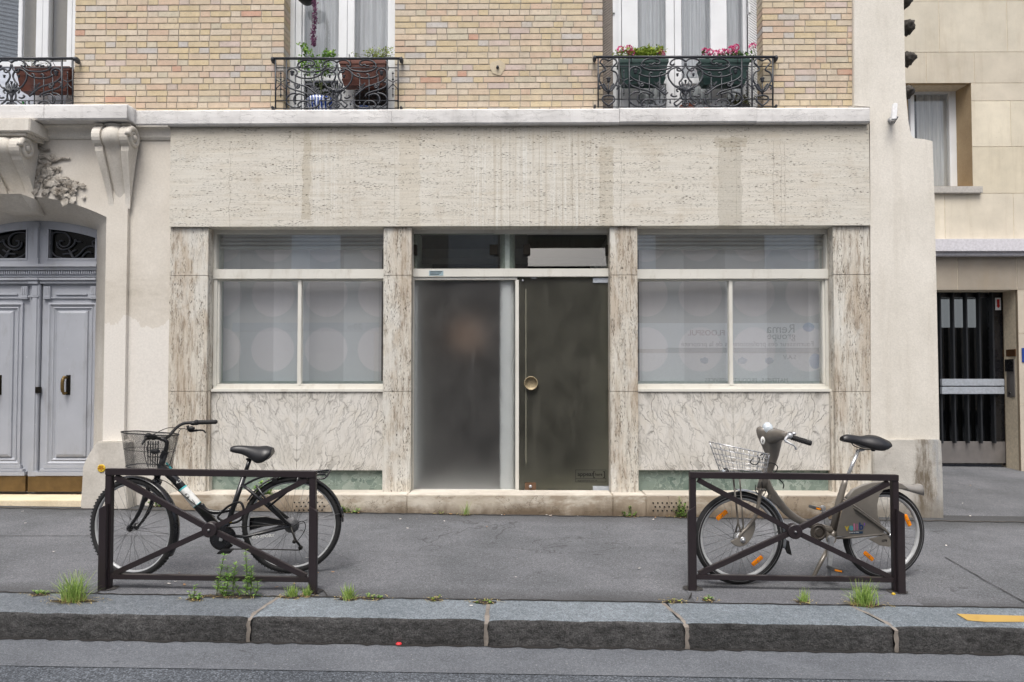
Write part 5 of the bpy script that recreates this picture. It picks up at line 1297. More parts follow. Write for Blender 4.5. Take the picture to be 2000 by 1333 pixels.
twiggy(t, (P(1262, 110, ym).x, ym, Z1 - .02), (.22, .06), .17, 60, MAT['lime_leaf'], 4, .036, .010, 34)
blossoms(t, [(1212, 97), (1228, 95), (1233, 104), (1288, 102), (1292, 106)], 5)
t, X0, X1, Z1, ym = trough('flower_box', 1367, 1465, 115, 163, MAT['greenbox'], 'dark green window box with a row of pink geraniums and dark leaves', 'flower box', GP)
twiggy(t, (P(1430, 112, ym).x, ym, Z1 - .02), (.24, .05), .11, 16, MAT['leafd'], 6, .045, .019, 22)
blossoms(t, [(1376, 101), (1386, 102), (1397, 105), (1410, 101), (1416, 103), (1429, 96), (1437, 93), (1434, 104), (1470, 91)], 7)
t, X0, X1, Z1, ym = trough('flower_box', 662, 753, 117, 165, MAT['terra'], 'terracotta coloured window box with a thin twiggy shrub, by the plastered-over brick', 'flower box', GP)
twiggy(t, (P(735, 112, ym).x, ym, Z1 - .02), (.20, .05), .19, 15, MAT['lime_leaf'], 8, .018, .007, 34)
t, X0, X1, Z1, ym = trough('flower_box', 28, 135, 130, 176, MAT['terra'], 'terracotta coloured window box with a few grey lavender sprigs over the double door', 'flower box', GP)
twiggy(t, (P(62, 125, ym).x, ym, Z1 - .02), (.16, .04), .13, 8, MAT['leafd'], 9, .02, .003, 16)

# pots standing on the sill
zs = ZC1 + .006
def pot(name, px, wpx, hpx, m, label, cat, yy=.12, group=None, bulge=0.0):
    q0, q1 = P(px - wpx / 2, 205, yy), P(px + wpx / 2, 205, yy); r = (q1.x - q0.x) / 2; h = hpx * r * 2 / wpx
    t = thing(name, label, cat, ((q0.x + q1.x) / 2, yy, zs), group); b = bmn(); c = (t.location.x, yy, zs)
    lathe(b, [(0, 0), (r * .7, 0), (r * (.85 + bulge), h * .45), (r * (.96 + bulge * .3), h * .78), (r, h * .80), (r, h), (r * .9, h), (r * .86, h * .85), (0, h * .85)], c, (0, 0, 1), 24); mk('pot', b, m, t)
    return t, Vector(c) + Vector((0, 0, h))
t, c = pot('plant_pot', 626, 52, 30, MAT['bluepot'], 'blue and white glazed pot with a bright green leafy climber behind the iron guard', 'plant pot', bulge=.12)
rnd = random.Random(21); s = bmn(); b, tl = tint_bm()
for pl in ([(628, 190), (622, 150), (612, 118), (600, 100), (590, 92)], [(625, 190), (630, 140), (628, 115), (640, 106), (652, 108)], [(622, 188), (606, 150), (596, 128), (590, 118)], [(626, 185), (632, 150), (642, 135), (640, 126)]):
    cv = cr([P(a, d, .11 + rnd.uniform(-.03, .03)) for a, d in pl], 5); tube(s, cv, [.004, .0015], 5)
    for q in cv[6:]:
        for k in range(10): leaf(b, tl, q + Vector((rnd.gauss(0, .028), rnd.gauss(0, .02), rnd.gauss(0, .022))), rdir(rnd), rdir(rnd, 1), .034 * rnd.uniform(.6, 1.2), .013, rnd.random())
mk('stems', s, MAT['stem'], t); mk('foliage', b, MAT['leaf'], t, recalc=False)
t, c = pot('plant_pot', 712, 22, 16, plain('blue_plastic', srgb(40, 62, 110), .4), 'small dark blue pot low behind the iron guard', 'plant pot')
t, c = pot('plant_pot', 1342, 30, 16, MAT['terrap'], 'wider of the two small terracotta pots on the sill', 'plant pot', group='terracotta pots on the sill')
t, c = pot('plant_pot', 1377, 21, 9, MAT['terrap'], 'smaller and lower of the two terracotta pots on the sill', 'plant pot', group='terracotta pots on the sill')
t, c = pot('plant_pot', 1443, 40, 12, MAT['plastic'], 'black pot with a round olive bush under the pink geraniums', 'plant pot')
twiggy(t, c - Vector((0, 0, .02)), (.12, .09), .15, 26, m_leaf('olive_leaf', srgb(58, 60, 36), srgb(104, 104, 62)), 31, .02, .007, 22)
q = P(45, 196, .12); b = bmn(); lathe(b, [(0, 0), (.036, 0), (.038, .02), (.038, .09), (.012, .13), (.012, .16), (0, .16)], (q.x, .12, zs), (0, 0, 1), 16)
single('bottle', b, MAT['bottle'], 'green plastic bottle standing on the sill behind the iron guard', 'bottle', (q.x, .12, zs))
# hanging basket with a purple trailing plant
q = P(606, -2, .14); t = thing('hanging_basket', 'dark hanging basket with a long purple trailing stem in front of the net curtain', 'hanging basket', q)
b = bmn(); lathe(b, [(0, -.055), (.05, -.05), (.09, -.015), (.105, .03), (.095, .03), (.06, .0), (0, -.01)], (q.x - .04, q.y, q.z), (0, 0, 1), 16); mk('basket', b, MAT['plastic'], t)
b = bmn()
for a in (0, 2.1, 4.2): tube(b, [(q.x - .04 + .1 * math.cos(a), q.y + .1 * math.sin(a), q.z + .03), (q.x - .04, q.y, q.z + .5)], .002, 4)
tube(b, [(q.x - .04, q.y, q.z + .5), (q.x - .04, q.y, ZWT)], .003, 4); mk('chain', b, MAT['iron'], t)
b, tl = tint_bm(); s = bmn(); cv = cr([P(612, -6, .10), P(615, 15, .09), P(614, 45, .09), P(612, 70, .09), P(613, 88, .09)], 12); tube(s, cv, .002, 4)
for p in cv:
    for k in range(12): leaf(b, tl, p + Vector((rnd.gauss(0, .010), rnd.gauss(0, .010), rnd.gauss(0, .01))), rdir(rnd, -.3), rdir(rnd), .022, .007, rnd.random())
mk('stems', s, MAT['twig'], t); mk('foliage', b, MAT['purple'], t, recalc=False)

# ------------------------------------------------------------------ small things fixed to the walls
q = P(1740, 236, YW); t = thing('outdoor_antenna', 'small white outdoor antenna on a jointed bracket high on the cream wall', 'antenna', q)
b = bmn(); lathe(b, [(0, 0), (.034, 0), (.034, .012), (0, .014)], (q.x, YW, q.z), (0, -1, 0), 16); tube(b, cr([(q.x, YW - .01, q.z), (q.x + .005, YW - .06, q.z - .02), (q.x + .02, YW - .09, q.z + .01)], 5), .012, 8)
blob(b, (q.x + .004, YW - .05, q.z - .018), .022, .022, .022, 2); tube(b, [(q.x - .025, YW - .03, q.z - .03), (q.x + .02, YW - .035, q.z - .035)], .009, 6); mk('bracket', b, MAT['ground'], t)
b = bmn(); c = P(1746, 219, YW - .1); obox(b, c, (.024, .004, .002), (-.002, .02, 0), (.012, 0, .088), .008); obox(b, c + Vector((-.006, -.021, -.03)), (.026, 0, .002), (0, .004, 0), (.006, 0, .052), .004); mk('antenna_body', b, MAT['signw'], t)
q = P(198.5, 915, -.12); t = thing('round_plaque', 'round yellow plaque screwed to the stone foot beside the double door', 'plaque', (q.x, -.12, q.z))
b = bmn(); lathe(b, [(0, .008), (.036, .008), (.040, .004), (.040, -.005)], (q.x, -.122, q.z), (0, -1, 0), 28, False); mk('disc', b, MAT['signy'], t)
b = textbm('GAZ', .022, (q.x, -.1308, q.z + .008), (1, 0, 0), (0, 0, 1), align='CENTER'); join(b, textbm('ROBINET', .015, (q.x, -.1308, q.z - .008), (1, 0, 0), (0, 0, 1), align='CENTER')); blob(b, (q.x, -.130, q.z - .020), .006, .002, .006, 2); mk('print', b, plain('plaque_print', srgb(150, 60, 30), .5), t, recalc=False)

# ------------------------------------------------------------------ neighbour set back on the right
YN = 3.05
NB = thing('stone_apartment_building', 'cut limestone building set back behind the cream wall, with a barred black entrance', 'building', (5.2, YN, 0))
ox0, ox1, oz0, oz1 = rc(1760, 163, 1898, 364, YN)
dx0, dx1, dz0, dz1 = rc(1790, 567, 1990.5, 912, YN)
zl0, zl1 = P(1930, 502, YN).z, P(1930, 471, YN).z
bm = bmn()
XN0, XN1 = 3.0, 16.0
for r4 in ((XN0, ox0, -.5, 7.5), (ox0, ox1, oz1 + .003, 7.5), (ox0, ox1, dz1 + .003, oz0 - .003), (ox1 + .003, XN1, -.5, 7.5)):
    if r4[0] == XN0: box(bm, XN0, min(ox0, dx0) - .003, YN + .005, YN + .3, -.5, 7.5); continue
    x0, x1, z0, z1 = r4
    if z0 == -.5: box(bm, x0, x1, YN + .005, YN + .3, dz1 + .003, z1); box(bm, dx1 + .003, x1, YN + .0051, YN + .3, -.5, dz1 + .003)
    else: box(bm, min(ox0, dx0) - .003 if z1 < oz1 else x0, x1, YN + .005, YN + .3, z0, z1)
mk('stone_joints', bm, plain('pale_stone_joint', srgb(214, 202, 180), .9), NB)
bm = bmn(); tl = bm.loops.layers.float_color.new('tint'); rnd = random.Random(5)
def blocks(z0, z1, xs_, base, k=.88):
    for a, b_ in zip(xs_, xs_[1:]):
        if b_ - a < .02: continue
        col = srgb(*base, k * rnd.uniform(.92, 1.05))
        for f in box(bm, a + .004, b_ - .004, YN, YN + .2, z0 + .004, z1 - .004):
            for l in f.loops: l[tl] = col
zr = [P(1930, y, YN).z for y in (-260, -180, -80, 2, 102, 197.5, 287, 378, 470)]
nx = lambda p: P(p, 300, YN).x
for i, (xs_, bs) in enumerate([([XN0, nx(1820), nx(1950), nx(2090), XN1], (224, 215, 197)), ([XN0, nx(1880), nx(2020), XN1], (219, 210, 192)), ([XN0, nx(1838), nx(1972), nx(2100), XN1], (222, 213, 195)), ([XN0, nx(1838.6), nx(1972), nx(2100), XN1], (214, 206, 189)),
                               ([XN0, nx(1700), nx(1812), nx(1906), nx(2050), XN1], (210, 201, 184)), ([ox1, nx(1975), nx(2080), XN1], (226, 217, 197)), ([ox1, nx(2010), XN1], (225, 215, 193)), ([XN0, nx(1843), nx(1977), nx(2090), XN1], (226, 217, 199))]):
    z1, z0 = zr[i], zr[i + 1]
    if i == 4: z0 = oz1 if abs(z0 - oz1) < .3 and False else z0
    if i < 4: blocks(z0, z1, xs_, bs)
    elif i == 4: blocks(oz1, z1, xs_, bs); blocks(z0, oz1, [ox1, nx(2050), XN1], bs)
    elif i in (5, 6): blocks(z0, z1, xs_, bs)
    else: blocks(z0, oz0 - .0, xs_, bs) if z0 < oz0 < z1 else blocks(z0, z1, xs_, bs)
blocks(dz1, zl0, [XN0, nx(1866), dx1, nx(2060), XN1], (176, 166, 152), .8)
zq = [P(1995, y, YN).z for y in (502, 652, 790, 1020)]
for a, b_ in zip(zq, zq[1:]): blocks(b_, a if a < dz1 else dz1, [dx1, nx(2030), XN1], (204, 194, 178), .85)
mk('stone_wall', bm, MAT['nstone'], NB)
bm = bmn(); box(bm, XN0, XN1, YN - .16, YN + .1, zl0 + .055, zl1, .004); box(bm, XN0, XN1, YN - .10, YN + .1, zl0, zl0 + .0545, .004); mk('ledge', bm, plain('lilac_zinc_ledge', srgb(204, 202, 207), .6), NB)
# window
ix0, ix1, iz0, iz1 = rc(1781, 178, 1868, 363, YN + .3)
bm = bmn(); loft(bm, [[(ox0, YN, oz0), (ox1, YN, oz0), (ox1, YN, oz1), (ox0, YN, oz1)], [(ix0 - .04, YN + .31, oz0), (ix1, YN + .31, oz0), (ix1, YN + .31, iz1), (ix0 - .04, YN + .31, iz1)]], caps=False, smooth=False)
mk('window_reveal', bm, m_stone('reveal_stone', (160, 140, 112), (180, 160, 130), (120, 100, 80), .3), NB)
YNW = YN + .3
bm = bmn()
for r4 in ((1779, 178, 1787, 366), (1855, 178, 1869, 366), (1787, 178, 1855, 182)): pbox(bm, *r4, YNW, YNW + .08, .004)
nw = mk('window', bm, MAT['framew'], NB)
bm = bmn(); pbox(bm, 1786, 181, 1856, 366, YNW + .03, YNW + .036); mk('pane', bm, MAT['glass1'], nw)
for x0, x1, xt in ((1790, 1857, 0),):
    X0, X1, Z0, Z1 = rc(x0, 181, x1, 366, YNW + .1); b = fold_curtain(X0, X1, Z0, Z1, YNW + .1, .02, .11, 8)
    mk('curtain', b, MAT['curtain2'], nw)
bm = bmn(); X0, X1, Z0, Z1 = rc(1770, 160, 1880, 370, YNW + .3); box(bm, X0 - .3, X1 + .3, YNW + .3, YNW + .32, Z0 - .2, Z1 + .2); mk('window_backing', bm, MAT['gdark'], nw)
bm = bmn(); X0, X1, Z0, Z1 = rc(1800, 364, 1920, 377, YN - .06); box(bm, X0 - .4, X1, YN - .06, YN + .32, Z0, Z1, .004); mk('window_sill', bm, plain('concrete_sill', srgb(176, 172, 166), .8), NB)
# entrance
bm = bmn(); YE = YN + .34
ex1 = P(1962, 740, YE).x; ez0, ez1 = P(1900, 908, YE).z, P(1900, 569, YE).z
loft(bm, [[(dx0, YN, dz0 - .1), (dx1, YN, dz0 - .1), (dx1, YN, dz1), (dx0, YN, dz1)], [(dx0, YE + .1, dz0 - .1), (ex1, YE + .1, dz0 - .1), (ex1, YE + .1, ez1 + .02), (dx0, YE + .1, ez1 + .02)]], caps=False, smooth=False)
mk('door_reveal', bm, m_stone('entrance_reveal_stone', (150, 136, 118), (172, 156, 136), (110, 96, 80), .4), NB)
bm = bmn(); ed0 = P(1815, 740, YE).x
for x0, x1, z0, z1 in ((ed0, ex1, ez1 - .10, ez1), (ed0, ex1, ez0, ez0 + .03), (ed0, ed0 + .06, ez0, ez1), (ex1 - .20, ex1, ez0, ez1)): box(bm, x0, x1, YE + (.0 if x1 - x0 > .5 else .002), YE + .07, z0, z1)
dr = mk('entrance_door', bm, MAT['black'], NB)
bm = bmn(); kz0, kz1 = P(1900, 905, YE).z, P(1900, 863, YE).z; box(bm, ed0 + .03, ex1 - .01, YE - .012, YE + .05, kz0, kz1, .003); mk('kick_plate', bm, MAT['stainless'], dr)
bm = bmn(); box(bm, ed0 + .05, ex1 - .18, YE + .04, YE + .05, kz1, ez1 - .05); mk('pane', bm, MAT['blackglass'], dr)
for p in (1833, 1858.5, 1884, 1909.5, 1935.5):
    x = P(p, 740, YE).x; bm = bmn(); box(bm, x - .012, x + .014, YE - .075, YE - .0, kz1 - .02, ez1 - .03, .003); mk('bar', bm, MAT['bars'], dr)
bm = bmn()
for y0, y1 in ((740.5, 754), (756, 770)): pbox(bm, 1840, y0, 1962, y1, YE - .13, YE - .076, .004)
mk('push_bar', bm, MAT['galv'], dr)
bm = bmn(); pbox(bm, 1800, 585, 1928, 640, YE + .9, YE + .92); mk('glowing_rear_panel', bm, MAT['hall_glow'], dr)  # glow added to this panel; the hall has no light of its own
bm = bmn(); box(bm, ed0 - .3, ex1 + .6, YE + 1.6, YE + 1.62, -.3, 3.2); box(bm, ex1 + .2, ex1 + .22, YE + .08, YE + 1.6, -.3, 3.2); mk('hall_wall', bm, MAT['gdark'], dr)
q = P(1949.5, 593.5, YE - .004); t = thing('arrow_sign', 'small white sign with a red downward arrow at the top of the barred black door', 'sign', q)
bm = bmn(); pbox(bm, 1944, 582, 1955, 606, YE - .006, YE - .001); mk('plate', bm, MAT['signw'], t)
bm = bmn(); a = lambda u, v: (q.x + u * .0062, q.z + v * .0062); prism(bm, [a(-3.2, 10.5), (a(3.2, 10.5)), a(3.2, -5), a(5, -5), a(0, -11), a(-5, -5), a(-3.2, -5)], YE - .0085, YE - .0065); mk('arrow', bm, MAT['signr'], t)
bm = textbm('SORTIE', .030, (q.x + .012, YE - .011, q.z + .062), (0, 0, -1), (1, 0, 0), sx=.78); mk('print', bm, MAT['signw'], t, recalc=False)
def onjamb(px, py):                                   # point on the slanting right jamb of the entrance
    t_ = (px - 1990.5) / (1963 - 1990.5); p = P(px, py, YN + .36 * t_ * 1.0); return p
jd = Vector((ex1 - dx1, .44, 0)).normalized(); jn = Vector((-jd.y, jd.x, 0))
for nm, r4, m, lab, cat in (('name_plate', (1966, 683, 1987, 697), MAT['brown'], 'small brown name plate above the door intercom', 'plate'), ('intercom', (1971, 702, 1985, 776), MAT['stainless'], 'narrow grey metal intercom panel beside the barred black door', 'intercom')):
    ta = (r4[2] - 1990.5) / (1962 - 1990.5); tb = (r4[0] - 1990.5) / (1962 - 1990.5)
    pa, pb = Vector((dx1, YN, 0)) + (Vector((ex1, YE + .1, 0)) - Vector((dx1, YN, 0))) * ta, Vector((dx1, YN, 0)) + (Vector((ex1, YE + .1, 0)) - Vector((dx1, YN, 0))) * tb
    z0, z1 = P(r4[0], r4[3], (pa.y + pb.y) / 2).z, P(r4[0], r4[1], (pa.y + pb.y) / 2).z
    c = (pa + pb) / 2; c.z = (z0 + z1) / 2; t = thing(nm, lab, cat, c)
    bm = bmn(); obox(bm, c - jn * -.006, (pb - pa) / 2, jn * .008, Vector((0, 0, (z1 - z0) / 2)), .002); mk('panel', bm, m, t)
    if nm == 'intercom':
        bm = bmn(); obox(bm, c + jn * .016 + Vector((0, 0, .19)), (pb - pa) * .42, jn * .004, Vector((0, 0, .09))); mk('display', bm, MAT['black'], t)
        bm = bmn(); lathe(bm, [(0, .012), (.018, .010), (.022, 0)], c + jn * .016 - Vector((0, 0, .22)), jn, 12); mk('button', bm, MAT['black'], t)
q = P(2003, 690, YN); t = thing('house_sign', 'blue enamel sign on the limestone beside the intercom', 'sign', (q.x, YN, q.z)); bm = bmn(); pbox(bm, 1996.5, 680, 2024, 708, YN - .012, YN + .001, .002); mk('plate', bm, MAT['signb'], t)

# ------------------------------------------------------------------ across the street (shows in the shop glass)
OY = -12.0; YV = 2 * (YF + .05) - OY
OB = thing('shop_building', 'two-storey building across the street with a white cleaning-supply shop sign', 'building', (0, OY, 0))
def ov(px, py): v = P(px, py, YV); return v.x, v.z
bm = bmn(); box(bm, -26, 26, OY - 1.0, OY, -.3, 7.4); mk('street_wall', bm, MAT['oppwall'], OB)
def opbox(b, x0, y0, x1, y1, d0, d1):
    X0, Z1 = ov(x0, y0); X1, Z0 = ov(x1, y1); box(b, X0, X1, OY + d0, OY + d1, Z0, Z1)
bm = bmn(); opbox(bm, 1215, 632, 1600, 682, .001, .10); opbox(bm, 1215, 690, 1600, 752, .001, .08); sg = mk('shop_sign', bm, MAT['signw'], OB)
bm = bmn(); opbox(bm, 1300, 680, 1600, 689, .02, .12); mk('sign_rail', bm, MAT['grey'], sg)
def otext(s, px, py, size, m, name, yy=.105, sx=1.0):
    x, z = ov(px, py); mk(name, textbm(s, size, (x, OY + yy, z), (-1, 0, 0), (0, 0, 1), sx=sx), m, sg, recalc=False)
otext('Fournisseur des professionnels de la propreté', 1587, 677, .205, MAT['ink'], 'lettering', sx=.98)
otext('Rema', 1551, 651, .36, MAT['ink'], 'lettering'); otext('groupe', 1551, 663, .28, MAT['ink'], 'lettering')
otext('FLOOSPUL', 1414, 656, .22, plain('sign_dark_red', srgb(110, 40, 40), .5), 'lettering')
otext('S.A.V', 1553, 702, .17, MAT['ink'], 'lettering', .085); otext('MATERIELS · PRODUITS · SERVICES', 1537, 747, .17, MAT['ink'], 'lettering', .085, .9)
bm = bmn(); x, z = ov(1566, 640); blob(bm, (x + .15, OY + .1, z), .16, .012, .13, 3); x, z = ov(1590, 706); blob(bm, (x, OY + .08, z), .17, .012, .22, 3); mk('emblem', bm, plain('emblem_blue', srgb(60, 120, 180), .5), sg)
for a in (1375, 1448, 1500):
    x, z = ov(a, 705); bm = bmn(); blob(bm, (x, OY + .085, z), .12, .01, .09, 2, .5); mk('pictogram', bm, plain('picto', srgb(110, 140, 170), .5), sg)
bm = bmn(); opbox(bm, 455, 631, 740, 648, .002, .06); mk('shop_sign', bm, plain('grey_shop_sign', srgb(150, 152, 156), .5), OB)
bm = bmn(); opbox(bm, 470, 650, 730, 757, .003, .03); X0, Z1 = ov(470, 650); X1, Z0 = ov(730, 757); z = Z0
while z < Z1: box(bm, X0, X1, OY + .03, OY + .055, z, z + .05); z += .085
mk('roller_shutter', bm, plain('pale_shutter', srgb(178, 180, 180), .5), OB)
x, z = ov(708, 644); mk('lettering', textbm('20m', .24, (x, OY + .065, z), (-1, 0, 0), (0, 0, 1)), MAT['ink'], OB, recalc=False)
bm = bmn()
for x in (-11, -6.5, -2, 2.5, 7, 11.5): box(bm, x, x + 1.4, OY, OY + .04, 4.3, 6.4)
mk('upper_windows', bm, MAT['framew'], OB)
# ------------------------------------------------------------------ barriers
def barrier(pxl, pxr, lab):
    """crossed steel barrier: frame, two diagonals with a disc at the crossing, stub posts at the feet"""
    YA = PG((pxl + pxr) / 2, 1154).y
    a, b_ = P(pxl, 1040, YA), P(pxr, 1040, YA)
    x0, x1 = a.x, b_.x; g0, g1 = G(x0, YA), G(x1, YA)
    H = .80; hs = .033
    t = thing('street_barrier', lab, 'barrier', ((x0 + x1) / 2, YA, (g0 + g1) / 2), 'brown street barriers along the kerb')
    def zt(x): return G(x, YA) + H
    def bar(p, q, hw=.020, hd=.020):
        p, q = Vector(p), Vector(q); m = bmn(); d = q - p; u = d.normalized(); n = Vector((-u.z, 0, u.x)); obox(m, (p + q) / 2, d / 2, (0, hd, 0), n * hw, .003); return m
    m = bar((x0, YA, zt(x0) - .0205), (x1, YA, zt(x1) - .0205), .021, .024); mk('top_rail', m, MAT['barrier'], t)
    zb0, zb1 = g0 + .085, g1 + .085
    mk('bottom_rail', bar((x0 + .04, YA, zb0), (x1 - .04, YA, zb1), .016, .018), MAT['barrier'], t)
    for x, s in ((x0 + .021, 1), (x1 - .021, -1)):
        g = G(x, YA); m = bmn(); box(m, x - .021, x + .021, YA - .0205, YA + .0205, g - .05, zt(x) - .042, .003)
        ps = mk('post', m, MAT['barrier'], t)
        m = bmn(); xx = x - s * .016; hh = g + .54
        vs = [(xx - .026, g - .05), (xx + .026, g - .05), (xx + .026, hh + (.03 if s > 0 else .0)), (xx - .026, hh + (.0 if s > 0 else .03))]
        prism(m, vs, YA - .050, YA - .0215, .003); mk('stub_post', m, MAT['barrier'], ps)
        m = bmn(); pts = [(x + math.cos(k) * .075 * random.uniform(.8, 1.1), YA + math.sin(k) * .06 * random.uniform(.8, 1.1)) for k in [j * math.pi / 5 for j in range(10)]]
        m.faces.new([m.verts.new((p, q, G(p, q) + .0085)) for p, q in pts]); mk('footing', m, plain('footing_shade', (0.045, 0.042, 0.041, 1), .95, 0, .5, 40), ps)  # patch darkened to paint a contact shadow round the post
    c = Vector(((x0 + x1) / 2, YA, (zt(x0) + zt(x1)) / 2 - .395))
    zl, zr = zt(x0) - .055, zt(x1) - .055
    A_, B_, C_, D_ = Vector((x0 + .06, YA, zl)), Vector((x1 - .06, YA, zb1 + .018)), Vector((x0 + .06, YA, zb0 + .018)), Vector((x1 - .06, YA, zr))
    for p, q, o in ((A_, c, 0), (c, B_, 0), (C_, c, .0015), (c, D_, .0015)):
        m = bar(p + Vector((0, o, 0)), q + Vector((0, o, 0)), .018, .016); mk('cross_bar', m, MAT['barrier'], t)
    m = bmn(); lathe(m, [(0, .032), (.046, .030), (.050, .026), (.050, -.026), (.046, -.030), (0, -.032)], c, (0, -1, 0), 28, False); dk = mk('disc', m, MAT['barrier'], t)
    m = bmn(); lathe(m, [(0, .012), (.006, .010), (.010, 0)], c - Vector((0, .032, 0)), (0, -1, 0), 12); mk('bolt', m, MAT['steel'], dk)
    return t
barrier(207, 617, 'brown crossed-bar barrier with the black bicycle behind it and tall weeds at its foot')
barrier(1347, 1754, 'brown crossed-bar barrier with the taupe hire bicycle behind it')

# ------------------------------------------------------------------ bicycles
def wheel(parent, c, ax, Rr, tr, rimw, nsp, spm, ph=0.0, hub=.018, hubm='alu', tread=True):
    """spoked wheel: tyre (part) with rim, spokes and hub below it"""
    ax = Vector(ax).normalized(); rc_ = Rr - tr
    m = bmn(); n = 72; pr = [(rc_ + tr * math.cos(a) * 1.0, tr * .95 * math.sin(a)) for a in [i * 2 * math.pi / 10 for i in range(10)]]
    lathe(m, pr + [pr[0]], c, ax, n); bmesh.ops.remove_doubles(m, verts=m.verts, dist=1e-5)
    if tread:
        u = ax.orthogonal().normalized(); v = ax.cross(u)
        for i in range(84):
            a = i / 84 * 2 * math.pi; d = u * math.cos(a) + v * math.sin(a); tt = ax.cross(d)
            for s in (-1, 1): obox(m, Vector(c) + d * (Rr - tr * .22) + ax * s * tr * .62, d * .0032, tt * .005, ax * .005)
    w = mk('wheel', m, MAT['rubber'], parent)
    ri = rc_ - tr * .45; m = bmn()
    lathe(m, [(ri - rimw, -.006), (ri - rimw, .006), (ri - rimw * .5, .012), (ri + tr * .2, .013), (ri + tr * .2, -.013), (ri - rimw * .5, -.012), (ri - rimw, -.006)], c, ax, n); mk('rim', m, MAT['rim'], w)
    u = ax.orthogonal().normalized(); v = ax.cross(u); m = bmn()
    for i in range(nsp):
        s = 1 if i % 2 else -1; a = i / nsp * 2 * math.pi + ph; b = a + (1.1 if (i // 2) % 2 else -1.1)
        p = Vector(c) + (u * math.cos(b) + v * math.sin(b)) * hub * 1.4 + ax * s * .028; q = Vector(c) + (u * math.cos(a) + v * math.sin(a)) * (ri - rimw)
        tube(m, [p, q], .00115, 4)
    mk('spokes', m, MAT[spm], w)
    m = bmn(); lathe(m, [(0, -.056), (.006, -.056), (.006, -.036), (hub * 1.5, -.034), (hub * 1.5, -.028), (hub * .7, -.024), (hub * .7, .024), (hub * 1.5, .028), (hub * 1.5, .034), (.006, .036), (.006, .056), (0, .056)], c, ax, 16); mk('hub', m, MAT[hubm], w)
    return w
def reflector(w, c, ax, r, ang, L=.047, H=.0155):
    ax = Vector(ax).normalized(); u = Vector((1, 0, 0)) - ax * ax.x; u.normalize(); v = ax.cross(u)
    if v.z < 0: v = -v
    d = u * math.cos(ang) + v * math.sin(ang); tt = -u * math.sin(ang) + v * math.cos(ang)
    p = Vector(c) + d * r - ax * (.012 if ax.y > 0 else -.012); m = bmn()
    obox(m, p, tt * L, d * H, ax * .006, .005); obox(m, p, tt * L * .85, d * H * .35, ax * .0075, .001); k = mk('reflector', m, MAT['amber'], w)
    m = bmn(); cyl(m, p - ax * .011 * (1 if ax.y > 0 else -1), p, .004, 8); mk('screw', m, MAT['steel'], k)
def saddle(parent, outline, bq, n, wn, wr, m, name='saddle'):
    """outline: list of (zx, ztop, zbot) from nose to tail in the side view"""
    b = bmn(); rings = []; N = len(outline)
    for i, (zx, a, d) in enumerate(outline):
        t = i / (N - 1); hw = wn + (wr - wn) * (1 / (1 + math.exp(-(t - .55) * 11)))
        if i == N - 1: hw *= .72
        if i == 0: hw *= .7
        top, bot = bq(zx, a), bq(zx, d); h = top - bot; mid = bot + h * .5; r = []
        for k in range(16):
            an = k / 16 * 2 * math.pi; cx, sz = math.cos(an), math.sin(an)
            cx = math.copysign(abs(cx) ** .7, cx); dz = .5 * sz if sz > 0 else .5 * sz * (1 - .35 * (1 - abs(cx)))
            droop = -.30 * cx * cx * h.length
            r.append(mid + n * hw * cx + h * dz + Vector((0, 0, droop)))
        rings.append(r)
    dense = []
    for j in range(16):
        dense.append(cr([r[j] for r in rings], 3))
    rings = [[dense[j][i] for j in range(16)] for i in range(len(dense[0]))]
    loft(b, rings); return mk(name, b, m, parent)
def fender(b, c, ax, r, a0, a1, hw, n=28, thick=.0):
    """curved mudguard from angle a0 to a1 about the axle"""
    ax = Vector(ax).normalized(); u = Vector((1, 0, 0)) - ax * ax.x; u.normalize(); v = Vector((0, 0, 1))
    rows = []
    for i in range(n + 1):
        a = a0 + (a1 - a0) * i / n; d = u * math.cos(a) + v * math.sin(a); rows.append([Vector(c) + d * (r - .010 * (k / 3) ** 2 * (1 if True else 0)) + ax * hw * k / 3 for k in range(-3, 4)] + [Vector(c) + d * (r - .0025 - .010 * (k / 3) ** 2) + ax * hw * .97 * k / 3 for k in range(3, -4, -1)])
    loft(b, rows)
def bike_plane(pf, Yf_, pr, Yr):
    F, Rr = P(pf[0], pf[1], Yf_), P(pr[0], pr[1], Yr)
    d = (Rr - F); d.z = 0; d.normalize(); n = Vector((d.y, -d.x, 0))     # n points to the camera
    if n.y > 0: n = -n
    return F, Rr, d, n

# black city bicycle -------------------------------------------------
F, Q_, D, N = bike_plane((260, 1034), -2.20, (570.5, 1030), -2.05)
RW = .348
F.z, Q_.z = G(F.x, F.y) + RW, G(Q_.x, Q_.y) + RW
BK = thing('bicycle', 'black city bicycle with a mesh front basket, locked behind the barrier by the double door', 'bicycle', ((F.x + Q_.x) / 2, (F.y + Q_.y) / 2, (G(F.x, F.y) + G(Q_.x, Q_.y)) / 2))
def bp(px, py, v=0.0): return PP(px, py, Q_ + N * v, N)
ST = R(20)                                   # the bars are turned
FAX = Matrix.Rotation(-ST, 3, 'Z') @ N      # front axle direction
if FAX.y > 0: FAX = -FAX
RAX = N
wheel(BK, F, FAX, RW, .022, .018, 32, 'steel', .1, .016, 'black')
wr_ = wheel(BK, Q_, RAX, RW, .022, .018, 32, 'steel', .3, .020)
